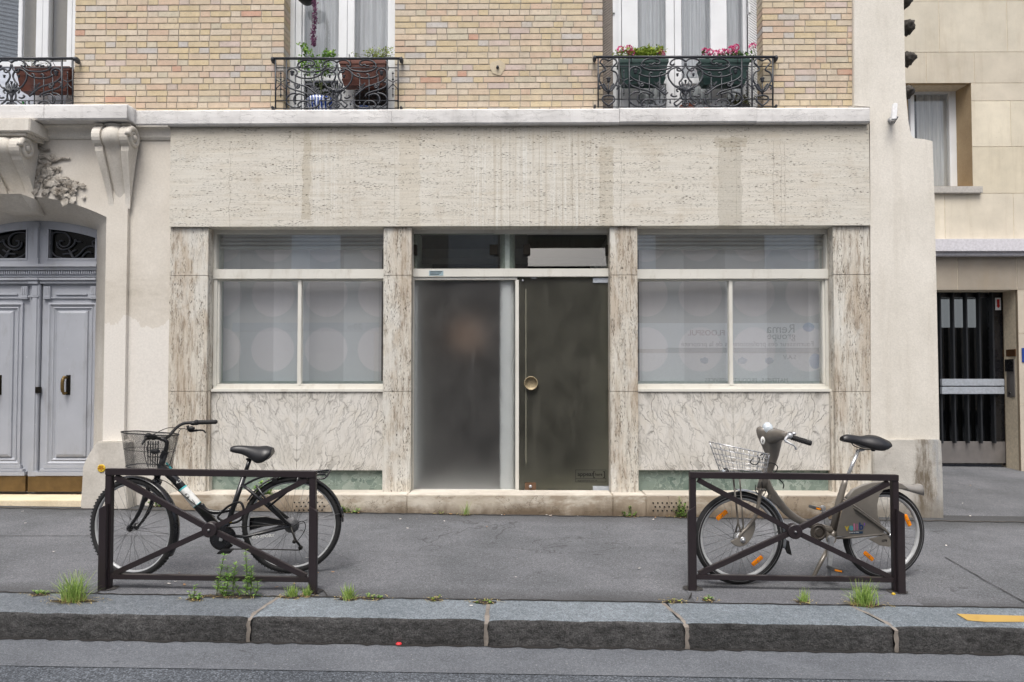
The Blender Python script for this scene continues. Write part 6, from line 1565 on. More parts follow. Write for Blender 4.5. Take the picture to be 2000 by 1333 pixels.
# frame
b = bmn(); hd0, hd1 = bp(306, 936), bp(322, 887)
tube(b, [hd0, hd1], .021, 12); tube(b, [bp(313, 912), bp(340, 935), bp(432, 1040)], [.026, .030, .031, .030], 14)
tube(b, cr([bp(394, 985), bp(404, 997), bp(425, 1001), bp(451, 996)], 5), [.013, .015, .015, .013], 10)
tube(b, [bp(437, 1047), bp(476, 932)], .0185, 12); cyl(b, bp(437, 1047, -.04), bp(437, 1047, .04), .024, 16)
for v in (-.06, .06):
    tube(b, [bp(472, 947, v * .4), bp(486, 957, v), Q_ + N * v], .0115, 8); tube(b, [bp(444, 1046, v * .6), bp(480, 1049, v), Q_ + N * v], .0115, 8)
fr = mk('frame', b, MAT['black'], BK)
# white decal band with teal edges on the slanting tube
b = bmn(); d0, d1 = bp(366, 949.5, 0), bp(391, 981, 0); u = (d1 - d0).normalized()
ax0, ax1 = bp(340, 935), bp(432, 1040); au = (ax1 - ax0).normalized()
pa = ax0 + au * (d0 - ax0).dot(au); pb = ax0 + au * (d1 - ax0).dot(au); cyl(b, pa, pb, .0318, 20); mk('decal_band', b, MAT['white'], fr)
b = bmn(); cyl(b, pa - au * .012, pa, .0319, 20); cyl(b, pb, pb + au * .004, .0319, 20)
sd_ = au.cross(N).normalized()
for i in range(3): obox(b, bp(329 + i * 5.5, 906 + i * 7) + N * .022, au * .012, sd_ * .006, N * .002)
mk('decal_stripe', b, MAT['teal'], fr)
b = bmn(); c = pa.lerp(pb, .38) + N * .0318
for k in range(2): tube(b, [c + au * math.cos(a) * (.016 - .007 * k) + sd_ * math.sin(a) * (.011 - .006 * k) + N * (-.0045 * math.sin(a) ** 2) for a in [i * 2 * math.pi / 16 for i in range(16)]], .0026, 4, True)
tube(b, [pa.lerp(pb, .68) + N * .0318 - sd_ * .010, pa.lerp(pb, .9) + N * .0318 - sd_ * .006], .002, 4); mk('decal_emblem', b, MAT['ink'], fr)
b = textbm('4.2', .030, pa - au * .050 + N * .030 - sd_ * .002, sd_ if sd_.x > 0 else -sd_, Vector((0, 0, 1)) * .0 + (-au if au.z < 0 else au), depth=.001); mk('lettering', b, MAT['white'], fr, recalc=False)
cs0, cs1 = bp(492, 1049.5, .062), bp(540, 1045, .062); b = textbm('GO SPORT', .026, cs0 + N * .0118 - Vector((0, 0, .008)), (cs1 - cs0), (0, 0, 1), depth=.0008, sx=1.25, bold=.0008); mk('lettering', b, MAT['white'], fr, recalc=False)
# fork turned with the wheel
b = bmn(); cw = bp(305, 940)
SD = FAX.cross(Vector((0, 0, 1))); SD = SD if SD.x < 0 else -SD   # forward along the turned wheel
for s in (-1, 1):
    o = FAX * s * .05; e = F + FAX * s * .052
    tp = cw + o * .8; tube(b, cr([tp, tp.lerp(e, .3) - SD * .006, tp.lerp(e, .62) - SD * .024, tp.lerp(e, .85) - SD * .016, e], 5), [.0165, .0155, .014, .011, .009], 9)
blob(b, cw, .032, .055, .02, 2); tube(b, [cw, hd0], .018, 10); fk = mk('fork', b, MAT['black'], BK)
b = bmn()
for s in (-1, 1):
    e = F + FAX * s * .052; p = (cw + FAX * s * .045).lerp(e, .28) - SD * .004; blob(b, p + Vector((0, 0, -.02)), .02, .02, .03, 2); cyl(b, p + Vector((0, 0, -.012)) , p + Vector((0, 0, -.03)) - SD * .004, .0155, 10)
    obox(b, p + Vector((0, 0, .05)) - SD * .02, SD * .014, FAX * .01, Vector((0, 0, .035)), .004)
mk('brake', b, MAT['plastic'], fk)
b = bmn(); fender(b, F, FAX, RW + .016, R(112), R(-30), .031); fd = mk('mudguard', b, MAT['black'], BK)
b = bmn(); tube(b, [F + FAX * .05, F + (Vector((1, 0, 0)) * math.cos(R(-8)) + Vector((0, 0, 1)) * math.sin(R(-8))) * (RW + .005) + FAX * .03], .002, 5); mk('stay', b, MAT['steel'], fd)
b = bmn(); fender(b, Q_, RAX, RW + .018, R(150), R(2), .031); tube(b, [bp(666, 991), bp(668, 1010)], .014, 8); fd = mk('mudguard', b, MAT['black'], BK)
b = bmn()
for v in (.05, -.05): tube(b, [Q_ + N * v, bp(664, 1003, v * .55)], .002, 5)
mk('stay', b, MAT['steel'], fd)
# saddle, post, handlebar
b = bmn(); tube(b, [bp(476, 934), bp(488, 897)], .0145, 12); obox(b, bp(489, 897), D * .03, N * .012, Vector((0, 0, .008)), .004); mk('seat_post', b, MAT['black'], BK)
saddle(BK, [(450.5, 874, 882), (458, 871, 884), (474, 870.5, 887), (489, 871.5, 894), (505, 872, 903), (521, 871, 899), (533, 874.5, 886)], bp, N, .026, .088, MAT['saddle'])
b = bmn(); stp = [bp(321, 889), bp(326, 868), bp(323, 861), bp(314, 857)]
tube(b, cr(stp, 5), [.015, .014, .014, .015], 10); cyl(b, bp(317, 896), bp(323, 882), .0235, 14); stm = mk('stem', b, MAT['black'], BK)
b = bmn(); cl = bp(313, 856.5)
right = [cl, bp(328, 854, -.07), bp(341, 839.5, -.16), bp(353, 830, -.22), bp(370, 826, -.25), bp(420, 824.5, -.27)]
left = [cl, bp(305, 855.5, .05), bp(299, 853.5, .13), bp(291, 851, .24)]
tube(b, cr(left[::-1] + right[1:], 6), .0112, 10); hb = mk('handlebar', b, MAT['plastic'], BK)
for a, c, r0 in ((bp(384, 825.6, -.255), bp(420.5, 824.4, -.27), .0165), (bp(300, 854, .12), bp(289.5, 850.5, .25), .0165)):
    b = bmn(); cyl(b, a, c, r0, 14); blob(b, c, r0 * 1.05, r0 * 1.05, r0 * 1.05, 2); blob(b, a, .022, .024, .022, 2); mk('grip', b, MAT['rubber'], hb)
b = bmn(); tube(b, cr([bp(366, 832, -.25), bp(371, 842, -.26), bp(384, 841, -.28), bp(396, 841, -.30), bp(402, 846, -.30)], 5), [.010, .009, .006, .006], 6); blob(b, bp(373, 837, -.255), .03, .018, .016, 2); blob(b, bp(377, 827, -.25), .024, .02, .018, 2); mk('brake_lever', b, MAT['plastic'], hb)
b = bmn(); tube(b, cr([bp(293, 856, .17), bp(284, 858, .20), bp(280, 864, .24), bp(277, 869, .25)], 5), [.012, .009, .006], 6); blob(b, bp(288, 854, .16), .022, .022, .022, 2); mk('brake_lever', b, MAT['plastic'], hb)
b = bmn()
for pl in ([bp(373, 841, -.26), bp(355, 838, -.2), bp(347, 850, -.12), bp(340, 880, -.06), bp(330, 912, -.03)], [bp(284, 860, .2), bp(282, 885, .14), bp(290, 915, .08), bp(303, 932, .03)], [bp(289, 856, .18), bp(305, 846, .14), bp(330, 836, .02), bp(358, 838, -.18)],
           [bp(292, 858, .16), bp(287, 880, .12), bp(296, 900, .06), bp(310, 910, .03)], [bp(305, 935, .03), bp(330, 945, .034), bp(380, 985, .036), bp(420, 1010, .03)]):
    tube(b, cr(pl, 6), .0028, 5)
mk('cable', b, MAT['plastic'], BK)
# basket
b = bmn(); bc = bp(296, 850, .0) + SD * .01; zt_ = bc.z
def brim(k, z, tilt=.06):
    r = []
    for i in range(32):
        a = i / 32 * 2 * math.pi; ca, sa = math.cos(a), math.sin(a)
        ex = math.copysign(abs(ca) ** .62, ca) * .178 * k; ey = math.copysign(abs(sa) ** .62, sa) * .135 * k
        r.append(bc + SD * (ex * -1 + (1 - k) * .02) - FAX * ey + Vector((0, 0, z - tilt * (ey * -1) * -1.0 * .8 - .012 * ca)))
    return r
top, bot = brim(1.0, .012), brim(.80, -.225, .01)
def netmat():
    k = NT('wire_mesh', .5, (.02, .02, .022, 1)); t = k.t; at = k.n('ShaderNodeAttribute', {'attribute_name': 'tint'}).outputs['Color']; x, y, z = k.sep(at)
    u = k.math('ABSOLUTE', k.math('SUBTRACT', k.math('FRACT', k.math('ADD', k.math('MULTIPLY', x, 150), k.math('MULTIPLY', y, 62))), .5)); v = k.math('ABSOLUTE', k.math('SUBTRACT', k.math('FRACT', k.math('SUBTRACT', k.math('MULTIPLY', x, 150), k.math('MULTIPLY', y, 62))), .5))
    f = k.math('GREATER_THAN', k.math('MAXIMUM', u, v), .385); tr = k.n('ShaderNodeBsdfTransparent'); mx = k.n('ShaderNodeMixShader', None, {'Fac': f}); t.links.new(tr.outputs[0], mx.inputs[1]); t.links.new(k.b.outputs[0], mx.inputs[2]); t.links.new(mx.outputs[0], k.out.inputs['Surface']); return k.m
MAT['net'] = netmat()
tl = b.loops.layers.float_color.new('tint'); n = 32
vt, vb_ = [b.verts.new(p) for p in top], [b.verts.new(p) for p in bot]
for i in range(n):
    j = (i + 1) % n; f = b.faces.new((vb_[i], vb_[j], vt[j], vt[i])); f.smooth = True
    for l, (uu, vv) in zip(f.loops, ((i, 0), (i + 1, 0), (i + 1, 1), (i, 1))): l[tl] = (uu / n, vv, 0, 1)
f = b.faces.new(vb_)
for l in f.loops: l[tl] = (l.vert.co.x * .9, l.vert.co.y * 2.2, 0, 1)
bs = mk('basket', b, MAT['net'], BK, recalc=False)
b = bmn(); tube(b, top, .0042, 6, True); tube(b, bot, .004, 6, True); tube(b, brim(.9, -.105, .04), .0022, 5, True); mk('basket_rim', b, MAT['plastic'], bs)
b = bmn(); o = bp(308, 880, .01)
for k in range(-2, 3): tube(b, [bp(299 + k * 5, 862, .02), bp(298 + k * 4.6, 912, .02)], .004, 5)
for y in (868, 880, 893, 908): tube(b, [bp(288, y, .02), bp(310, y, .02)], .0035, 5)
blob(b, bp(303, 882, .03), .035, .02, .02, 2); mk('basket_bracket', b, MAT['plastic'], bs)
# chain set, derailleur
b = bmn(); cc = bp(435, 1051, .05); lathe(b, [(0, .010), (.070, .010), (.088, .004), (.090, -.006), (.074, -.010), (0, -.010)], cc, N, 32, False); ck = mk('chain_guard', b, MAT['black'], BK)
b = bmn(); prism_pts = [bp(484, 1012, -.05), bp(520, 1010, -.05), bp(556, 1018, -.05), (bp(558, 1024, -.05)), bp(515, 1029, -.05), bp(487, 1037, -.05)]
vs0 = [b.verts.new(p) for p in prism_pts]; vs1 = [b.verts.new(p - N * .03) for p in prism_pts]; b.faces.new(vs0); b.faces.new(vs1[::-1])
for i in range(6): b.faces.new((vs0[i], vs0[(i + 1) % 6], vs1[(i + 1) % 6], vs1[i]))
mk('chain_case', b, MAT['black'], BK)
for a, c, s in (((434, 1043), (431, 1056), .068), ((452, 1058), (457, 1063), .066)):
    b = bmn(); p, q = bp(*a, s), bp(*c, s); obox(b, (p + q) / 2, (q - p) * .62, N * .006, (q - p).cross(N).normalized() * .012, .004); mk('crank', b, MAT['alu'], BK)
b = bmn(); p = bp(441, 1077, .11); obox(b, p, D * .045, N * .04, Vector((0.01, 0, .010)), .004); obox(b, p + N * .0, D * .03, N * .048, Vector((0, 0, .005)), .002); mk('pedal', b, MAT['plastic'], BK)
b = bmn(); lathe(b, [(.016, -.01), (.055, -.008), (.055, -.004), (.045, .0), (.045, .004), (.034, .008), (.034, .012), (.022, .016), (.02, .02), (0, .02)], Q_ + N * .034, N, 28, False); mk('cassette', b, MAT['steel'], BK)
b = bmn(); tube(b, [Q_ + N * .06, bp(577, 1055, .07), bp(588, 1069, .07)], .008, 6); lathe(b, [(0, .006), (.016, .006), (.016, -.006), (0, -.006)], bp(587, 1070, .07), N, 12); lathe(b, [(0, .006), (.014, .006), (.014, -.006), (0, -.006)], bp(575, 1058, .07), N, 12); mk('derailleur', b, MAT['chain'], BK)
b = bmn(); tube(b, [bp(442, 1073, .055), bp(500, 1073, .06), bp(586, 1075, .066)], .0042, 5); tube(b, [bp(442, 1031, .055), bp(566, 1024, .055)], .004, 5); mk('chain', b, MAT['chain'], BK)
b = bmn(); tube(b, [bp(468, 1068, .075), bp(505, 1076, .075)], .007, 6); mk('kickstand', b, MAT['alu'], BK)
b = bmn(); tube(b, cr([Q_ + N * .07 + D * .02, bp(590, 1018, .07), bp(597, 1028, .07), bp(592, 1042, .07), bp(582, 1056, .07)], 6), .0028, 5); mk('gear_cable', b, MAT['plastic'], BK)
# rear rack
b = bmn()
for v in (-.065, .065):
    tube(b, cr([bp(477, 948, v * .5), bp(500, 936, v), bp(520, 930, v), bp(560, 926, v), bp(636, 927, v)], 5), .0085, 7); tube(b, [bp(524, 991, v), bp(580, 945, v), bp(583, 929, v)], .0085, 7); tube(b, [bp(500, 948, v), bp(521, 978, v), Q_ + N * v], .0075, 6)
tube(b, cr([bp(536, 921, -.065), bp(600, 921, -.07), bp(640, 919, -.06), bp(644, 921, 0), bp(636, 932, .06), bp(622, 935, .065), bp(560, 927, .065)], 5), .008, 7)
for x in (548, 575, 605, 630): tube(b, [bp(x, 922, -.065), bp(x, 927, .065)], .0045, 6)
tube(b, [bp(545, 924, 0), bp(640, 923, 0)], .0045, 6); mk('rack', b, MAT['black'], BK)
b = bmn(); obox(b, bp(538, 938, 0), D * .02, N * .03, Vector((0, 0, .02)), .004); mk('rack_clamp', b, MAT['plastic'], BK)
# cable lock looped through frame and barrier
b = bmn(); pts = [bp(430, 1004, .12), bp(445, 990, .16), bp(462, 982, .20), bp(472, 984, .22), bp(476, 1000, .22), bp(471, 1015, .2), bp(455, 1022, .15), bp(437, 1018, .12), bp(426, 1012, .12)]
cv = cr(pts, 6, True); c0 = sum(cv, Vector()) / len(cv)
tube(b, cv, .008, 7, True)
single('bicycle_lock', b, MAT['plastic'], 'thick black cable lock looped round the frame of the black bicycle', 'bicycle lock', c0)
LK = bpy.data.objects['bicycle_lock']
b = bmn(); obox(b, bp(438, 1024, .13), D * .04 + Vector((0, 0, .018)), N * .016, Vector((.006, 0, .02)), .006); mk('lock_body', b, plain('lock_grey_plastic', srgb(70, 76, 84), .5), LK); b = bmn(); blob(b, bp(449, 1019, .15), .014, .008, .010, 2); mk('lock_tab', b, MAT['signy'], LK)

# taupe hire bicycle --------------------------------------------------
F, Q_, D, N = bike_plane((1443, 1045), -2.15, (1726, 1042), -1.97)
RW = .325
F.z, Q_.z = G(F.x, F.y) + RW, G(Q_.x, Q_.y) + RW
VK = thing('bicycle', 'taupe hire bicycle with a silver wire basket and an enclosed rear wheel', 'bicycle', ((F.x + Q_.x) / 2, (F.y + Q_.y) / 2, (G(F.x, F.y) + G(Q_.x, Q_.y)) / 2))
def vp(zx, zy, v=0.0): return PP(1320 + zx / 3.3333, 800 + zy / 3.3333, Q_ + N * v, N)
FAX = Matrix.Rotation(-R(4), 3, 'Z') @ N
wf = wheel(VK, F, FAX, RW, .024, .026, 28, 'steel', .1, .020, 'alu', False)
wk = wheel(VK, Q_, N, RW, .024, .026, 28, 'steel', .2, .024, 'alu', False)
for w_, c, ax in ((wf, F, FAX), (wk, Q_, N)):
    b = bmn(); lathe(b, [(RW - .0275, -.0238), (RW - .0248, -.0242), (RW - .0248, -.0225)], c, ax, 72); lathe(b, [(RW - .0275, .0238), (RW - .0248, .0242), (RW - .0248, .0225)], c, ax, 72); mk('tyre_stripe', b, MAT['grey'], w_, recalc=False)
reflector(wf, F, FAX, .205, R(128)); reflector(wf, F, FAX, .205, R(-52)); reflector(wk, Q_, N, .205, R(26)); reflector(wk, Q_, N, .205, R(-130))
b = bmn()
tube(b, cr([vp(585, 455), vp(612, 520), vp(665, 600), vp(740, 680), vp(830, 735), vp(930, 765), vp(1035, 792)], 6), [.026, .030, .028, .026, .026], 14, flat=.8)
tube(b, [vp(1025, 780), vp(1062, 600), vp(1095, 490), vp(1103, 455)], [.026, .024, .021, .019], 14)
cyl(b, vp(1010, 845, -.05), vp(1010, 845, .05), .034, 18); tube(b, [vp(1012, 845), vp(1030, 790)], .028, 12); tube(b, [vp(930, 760), vp(985, 820), vp(1010, 850)], .022, 12)
for v in (-.062, .062):
    tube(b, [vp(1040, 838, v * .6), vp(1130, 835, v), vp(1345, 812, v), Q_ + N * v], .0085, 8)
    for k in (0, 1): tube(b, [vp(1092, 580 + 22 * k, v * .55), vp(1180, 640 + 14 * k, v * 1.2), vp(1362, 778 + 8 * k, v * 1.2), Q_ + N * v * 1.1], .0072, 8)
obox(b, vp(640, 590), (vp(690, 632) - vp(600, 560)) * .4, N * .022, (vp(600, 585) - vp(625, 545)) * .45, .006)
mk('frame', b, MAT['taupe'], VK)
# steering column with one-piece fairing over the bars
b = bmn()
col = [((525, 600), (525, 612)), ]
def sect(pa, pb, hw, k=14):
    a, c = vp(*pa), vp(*pb); m = (a + c) / 2; e = (a - c) / 2
    return [m + e * math.cos(i / k * 2 * math.pi) + N * hw * math.sin(i / k * 2 * math.pi) for i in range(k)]
loft(b, [sect((528, 508), (588, 515), .024), sect((545, 450), (606, 455), .025), sect((562, 400), (628, 408), .026), sect((580, 345), (650, 350), .028), sect((583, 290), (668, 300), .034), sect((560, 235), (682, 235), .046), sect((535, 180), (690, 195), .058), sect((526, 140), (700, 160), .062), sect((530, 122), (660, 128), .052), sect((545, 112), (620, 112), .03)])
cn = mk('steering_column', b, MAT['taupe'], VK)
b = bmn()
def hcap(s):
    ps = [((570, 150), (640, 215), .0), ((600, 138), (668, 210), .06), ((640, 135), (690, 200), .12), ((690, 140), (712, 200), .20), ((728, 150), (722, 196), .26)]
    rings = []
    for (a, c, v) in ps:
        A_, C_ = vp(*a, s * v), vp(*c, s * v); m = (A_ + C_) / 2; e = (A_ - C_) / 2; o = N.cross(e).normalized() * e.length * .9
        rings.append([m + e * math.cos(i / 12 * 2 * math.pi) + (N * .012 * 0 + o) * math.sin(i / 12 * 2 * math.pi) for i in range(12)])
    return rings
loft(b, hcap(1)); loft(b, [[p for p in r] for r in hcap(-.9)]); mk('handlebar_cover', b, MAT['taupe'], cn)
b = bmn(); blob(b, vp(597, 126, .028), .038, .040, .046, 3); mk('headlight', b, MAT['lens'], cn)
b = bmn(); blob(b, vp(566, 203, .050), .016, .006, .028, 3); bd = mk('badge', b, MAT['white'], cn)
b = bmn(); c = vp(566, 203, .057); tube(b, [c + Vector((0, 0, .012)), c - Vector((0, 0, .012))], .0022, 4); tube(b, [c + Vector((.006, 0, .002)), c + Vector((-.004, 0, -.006))], .0018, 4); mk('print', b, MAT['ink'], bd)
b = bmn()
for s, (p, q) in ((1, ((735, 170), (884, 222))), ):
    tube(b, [vp(700, 165, .22), vp(740, 178, .27), vp(880, 222, .30)], .011, 10)
tube(b, [vp(690, 160, -.2), vp(735, 172, -.27), vp(850, 205, -.31)], .011, 10); hb = mk('handlebar', b, MAT['alu'], VK)
b = bmn(); A_, B_ = vp(752, 181, .27), vp(882, 222, .305); cyl(b, A_, B_, .0165, 16)
u = (B_ - A_).normalized(); e1 = u.orthogonal().normalized(); e2 = u.cross(e1)
for i in range(10):
    for k in range(8):
        a = k / 8 * 2 * math.pi + (i % 2) * .39; blob(b, A_.lerp(B_, .06 + i * .095) + (e1 * math.cos(a) + e2 * math.sin(a)) * .0165, .004, .004, .004, 1)
mk('grip', b, MAT['rubber'], hb)
b = bmn(); cyl(b, vp(745, 182, -.27), vp(845, 206, -.31), .0165, 14); mk('grip', b, MAT['rubber'], hb)
b = bmn(); tube(b, cr([vp(738, 165, .265), vp(712, 200, .29), vp(745, 222, .33), vp(775, 240, .34), vp(783, 262, .34)], 6), [.010, .009, .006, .005, .007], 8); blob(b, vp(742, 172, .27), .02, .02, .022, 2); mk('brake_lever', b, MAT['alu'], hb)
b = bmn(); blob(b, vp(768, 158, .26), .017, .017, .012, 2); mk('bell', b, MAT['chrome'], hb)
b = bmn(); blob(b, vp(745, 165, .245), .022, .02, .02, 2); mk('gear_shifter', b, MAT['plastic'], hb)
# fork
b = bmn(); blob(b, vp(552, 520), .03, .06, .016, 2)
for s in (-1, 1): tube(b, cr([vp(550, 518, s * .05), vp(545, 575, s * .058), vp(530, 655, s * .06), vp(508, 715, s * .06), vp(470, 765, s * .062), vp(415, 822, s * .062), F + FAX * s * .060], 5), [.0135, .013, .012, .010, .009], 10)
fk = mk('fork', b, MAT['taupe'], VK)
b = bmn()
for v in (.062, -.062): tube(b, [vp(372, 430, v), vp(405, 735, v), F + N * v], .0065, 7); tube(b, [vp(414, 430, v * .8), vp(440, 770, v * .8), F + N * v], .0055, 7)
mk('basket_stay', b, MAT['taupe'], VK)
b = bmn(); lathe(b, [(0, .020), (.036, .020), (.046, .012), (.047, -.010), (0, -.010)], F + FAX * .038, FAX, 28, False); mk('drum_brake', b, MAT['alu'], VK)
def plate(b, pts, v, th):
    p0 = [vp(a, c, v) for a, c in pts]; p1 = [p - N * th for p in p0]
    a = [b.verts.new(p) for p in p0]; c = [b.verts.new(p) for p in p1]; n_ = len(a)
    f0 = b.faces.new(a); b.faces.new(c[::-1])
    for i in range(n_): b.faces.new((a[i], a[(i + 1) % n_], c[(i + 1) % n_], c[i]))
    return f0
b = bmn(); plate(b, [(358, 862), (380, 885), (410, 896), (445, 890), (475, 868), (500, 830), (518, 780), (522, 740), (512, 722), (498, 722), (480, 745), (440, 800), (400, 845)], .066, .018)
bmesh.ops.bevel(b, geom=list(b.edges), offset=.004, segments=2, affect='EDGES'); mk('brake_cover', b, MAT['taupem'], VK)
b = bmn(); lathe(b, [(0, .012), (.010, .010), (.012, 0)], F + FAX * .070, FAX, 12); lathe(b, [(.013, .004), (.020, .003), (.020, 0)], F + FAX * .068, FAX, 16); mk('axle_nut', b, MAT['chrome'], VK)
b = bmn(); fender(b, F, FAX, RW + .016, R(92), R(-14), .030); fd = mk('mudguard', b, MAT['galv'], VK)
b = bmn(); plate(b, [(722, 850), (738, 858), (742, 890), (756, 950), (742, 946), (724, 905), (718, 870)], .02, .04); mk('mud_flap', b, MAT['plastic'], fd)
b = bmn(); tube(b, [F + FAX * .05, vp(690, 790, .03)], .002, 5); mk('stay', b, MAT['steel'], fd)
# wire basket
b = bmn()
def bring(t_):
    """basket ring at height t (0 = rim, 1 = bottom)"""
    x0, z0 = 235 + 65 * t_, 215 + 190 * t_; x1, z1 = 585 - 22 * t_, 288 + 145 * t_; r = []
    for i in range(28):
        a = i / 28 * 2 * math.pi; u = .5 - .5 * math.copysign(abs(math.cos(a)) ** .75, math.cos(a)); v = math.copysign(abs(math.sin(a)) ** .75, math.sin(a)) * (.155 - .035 * t_)
        p = vp(x0 + (x1 - x0) * u, z0 + (z1 - z0) * u, 0) + N * v; r.append(p)
    return r
rings = [bring(t_) for t_ in (0, .2, .4, .6, .8, 1)]
for i, r in enumerate(rings): tube(b, r, .0040 if i == 0 else .0022, 6, True)
for j in range(28): tube(b, [r[j] for r in rings], .0020, 5)
for k in range(1, 9):
    a, c = rings[-1][k + 3 if k + 3 < 14 else 13], rings[-1][(28 - (k + 3)) % 28]; tube(b, [a, c], .0020, 5)
mk('basket', b, MAT['chrome'], VK)
b = bmn(); tube(b, cr([vp(505, 315, .15), vp(485, 345, .155), vp(520, 360, .15), vp(545, 330, .14), vp(530, 300, .14)], 6), .004, 6); tube(b, cr([vp(560, 330, .06), vp(575, 290, .1), vp(548, 300, .12)], 6), .004, 6); mk('basket_lock', b, MAT['plastic'], VK)
b = bmn(); blob(b, vp(325, 410, 0), .026, .03, .032, 2); lt = mk('front_light', b, MAT['plastic'], VK); b = bmn(); blob(b, vp(318, 410, 0), .022, .026, .026, 2); mk('lens', b, MAT['lens'], lt)
b = bmn(); tube(b, cr([vp(592, 350, .03), vp(630, 350, .05), vp(660, 370, .06), vp(655, 400, .06), vp(630, 420, .05), vp(640, 440, .05), vp(680, 462, .06), vp(702, 490, .06), vp(698, 515, .05)], 6), .0042, 6)
for pl in ([vp(545, 560, .06), vp(520, 530, .05), vp(520, 490, .04)], [vp(560, 470, .03), vp(570, 560, .03), vp(590, 520, .03)]): tube(b, cr(pl, 6), .003, 5)
mk('cable', b, MAT['plastic'], VK)
# seat
b = bmn(); tube(b, [vp(1103, 470), vp(1190, 262)], .0125, 14); obox(b, vp(1200, 266), D * .03 + Vector((0, 0, .004)), N * .014, Vector((0, 0, .008)), .004); mk('seat_post', b, MAT['chrome'], VK)
sdl = saddle(VK, [(1079, 176, 204), (1108, 162, 214), (1160, 167, 222), (1205, 172, 238), (1255, 166, 258), (1312, 172, 262), (1366, 198, 240)], vp, N, .034, .098, MAT['saddle'])
b = bmn()
for v in (-.02, .02): tube(b, cr([vp(1140, 215, v), vp(1165, 240, v), vp(1240, 262, v), vp(1290, 255, v)], 5), .004, 6)
for v in (-.05, .05): lathe(b, [(.012, 0), (.018, .012), (.012, .024), (.018, .036), (.012, .048)], vp(1285, 272, v), (0, 0, 1), 10)
mk('saddle_rails', b, MAT['plastic'], sdl)
# enclosed rear: side shields, tail and light
shield = [(1048, 828), (1052, 790), (1068, 715), (1090, 640), (1122, 575), (1165, 525), (1215, 500), (1270, 482), (1340, 474), (1420, 474), (1475, 486), (1520, 520), (1470, 516), (1400, 512), (1350, 522), (1322, 560), (1308, 620), (1312, 690), (1336, 748), (1362, 790), (1352, 806), (1200, 828)]
b = bmn()
for v in (.066, -.058):
    plate(b, shield, v, .008)
bmesh.ops.bevel(b, geom=[e for e in b.edges], offset=.003, segments=2, affect='EDGES'); shd = mk('wheel_shield', b, MAT['taupem'], VK)
b = bmn(); rows = []
for zx, zt_, zb_, hw in ((1122, 575, 600, .058), (1165, 525, 560, .062), (1240, 490, 520, .064), (1340, 473, 505, .064), (1430, 475, 512, .060), (1500, 490, 528, .052), (1548, 496, 542, .042), (1580, 488, 552, .038), (1594, 492, 556, .036)):
    a, c = vp(zx, zt_), vp(zx, zb_); rows.append([c + N * hw, a.lerp(c, .45) + N * hw * .95, a + N * hw * .6, a + Vector((0, 0, .006)), a - N * hw * .6, a.lerp(c, .45) - N * hw * .95, c - N * hw])
loft(b, rows); mk('rear_mudguard', b, MAT['taupel'], VK)
b = bmn(); blob(b, vp(1588, 522), .012, .034, .022, 3); mk('tail_light', b, MAT['red'], VK)
b = bmn(); plate(b, [(1258, 845), (1290, 838), (1390, 815), (1408, 830), (1412, 890), (1385, 895), (1330, 886)], .07, .012); pl_ = mk('rear_plate', b, MAT['taupem'], VK)
c = vp(1340, 862, .0712); b = textbm('6278', .022, c, D, (0, 0, 1), depth=.0008); mk('lettering', b, MAT['ink'], pl_, recalc=False)
b = bmn(); lathe(b, [(0, .016), (.012, .014), (.016, 0)], Q_ + N * .066, N, 12); lathe(b, [(.05, -.012), (.052, .0), (.03, .006), (0, .006)], Q_ + N * .03, N, 20, False); mk('axle_nut', b, MAT['chrome'], VK)
# coloured lettering on the shield
cols = [srgb(190, 170, 70), srgb(90, 160, 170), srgb(190, 120, 150), srgb(176, 104, 140), srgb(36, 60, 110), srgb(130, 90, 170)]
for ch, zx, s, col, dz in (('v', 1102, .066, cols[0], 4), ('e', 1128, .066, cols[1], 2), ('l', 1156, .066, cols[2], 2), ('i', 1174, .066, cols[3], 0), ('b', 1192, .072, cols[4], -2), ("'", 1224, .06, cols[5], -4)):
    c = vp(zx, 785 + dz, .0672); b = textbm(ch, s, c, D, (0, 0, 1), depth=.0008, bold=.002); mk('lettering', b, plain('letter_tint', col, .5), shd, recalc=False)
b = bmn(); c = vp(1177, 802, .067); obox(b, c, D * .048, N * .0012, Vector((0, 0, .008))); tg = mk('tag', b, plain('tag_blue', srgb(34, 62, 88), .5), shd)
c = vp(1128, 806, .069); b = textbm('MAIRIE DE PARIS', .0105, c, D, (0, 0, 1), depth=.0006); mk('lettering', b, MAT['white'], shd, recalc=False)
# cranks, pedals, chain wheel, stand
b = bmn(); lathe(b, [(.0, .006), (.026, .006), (.032, .002), (.056, .002), (.062, 0), (.062, -.006), (.0, -.006)], vp(930, 800, .040), N, 28, False); tube(b, [vp(930, 800, .045) + Vector((math.cos(a) * .048, 0, math.sin(a) * .048)) for a in [i * math.pi / 10 for i in range(20)]], .006, 6, True); mk('chain_wheel', b, plain('dark_taupe', srgb(70, 64, 58), .45), VK)
for p, q, v in (((1012, 845), (994, 1085), .085), ((1008, 840), (958, 640), -.085)):
    b = bmn(); A_, B_ = vp(*p, v), vp(*q, v); e = (B_ - A_).cross(N).normalized(); loft(b, [[A_ + e * .019 + N * .009, A_ - e * .019 + N * .009, A_ - e * .019 - N * .009, A_ + e * .019 - N * .009], [B_ + e * .013 + N * .008, B_ - e * .013 + N * .008, B_ - e * .013 - N * .008, B_ + e * .013 - N * .008]], smooth=False)
    lathe(b, [(0, .014), (.022, .012), (.024, -.012), (0, -.012)], A_, N, 16, False); lathe(b, [(0, .012), (.016, .010), (.017, -.010), (0, -.012)], B_, N, 14, False); mk('crank', b, MAT['alu'], VK)
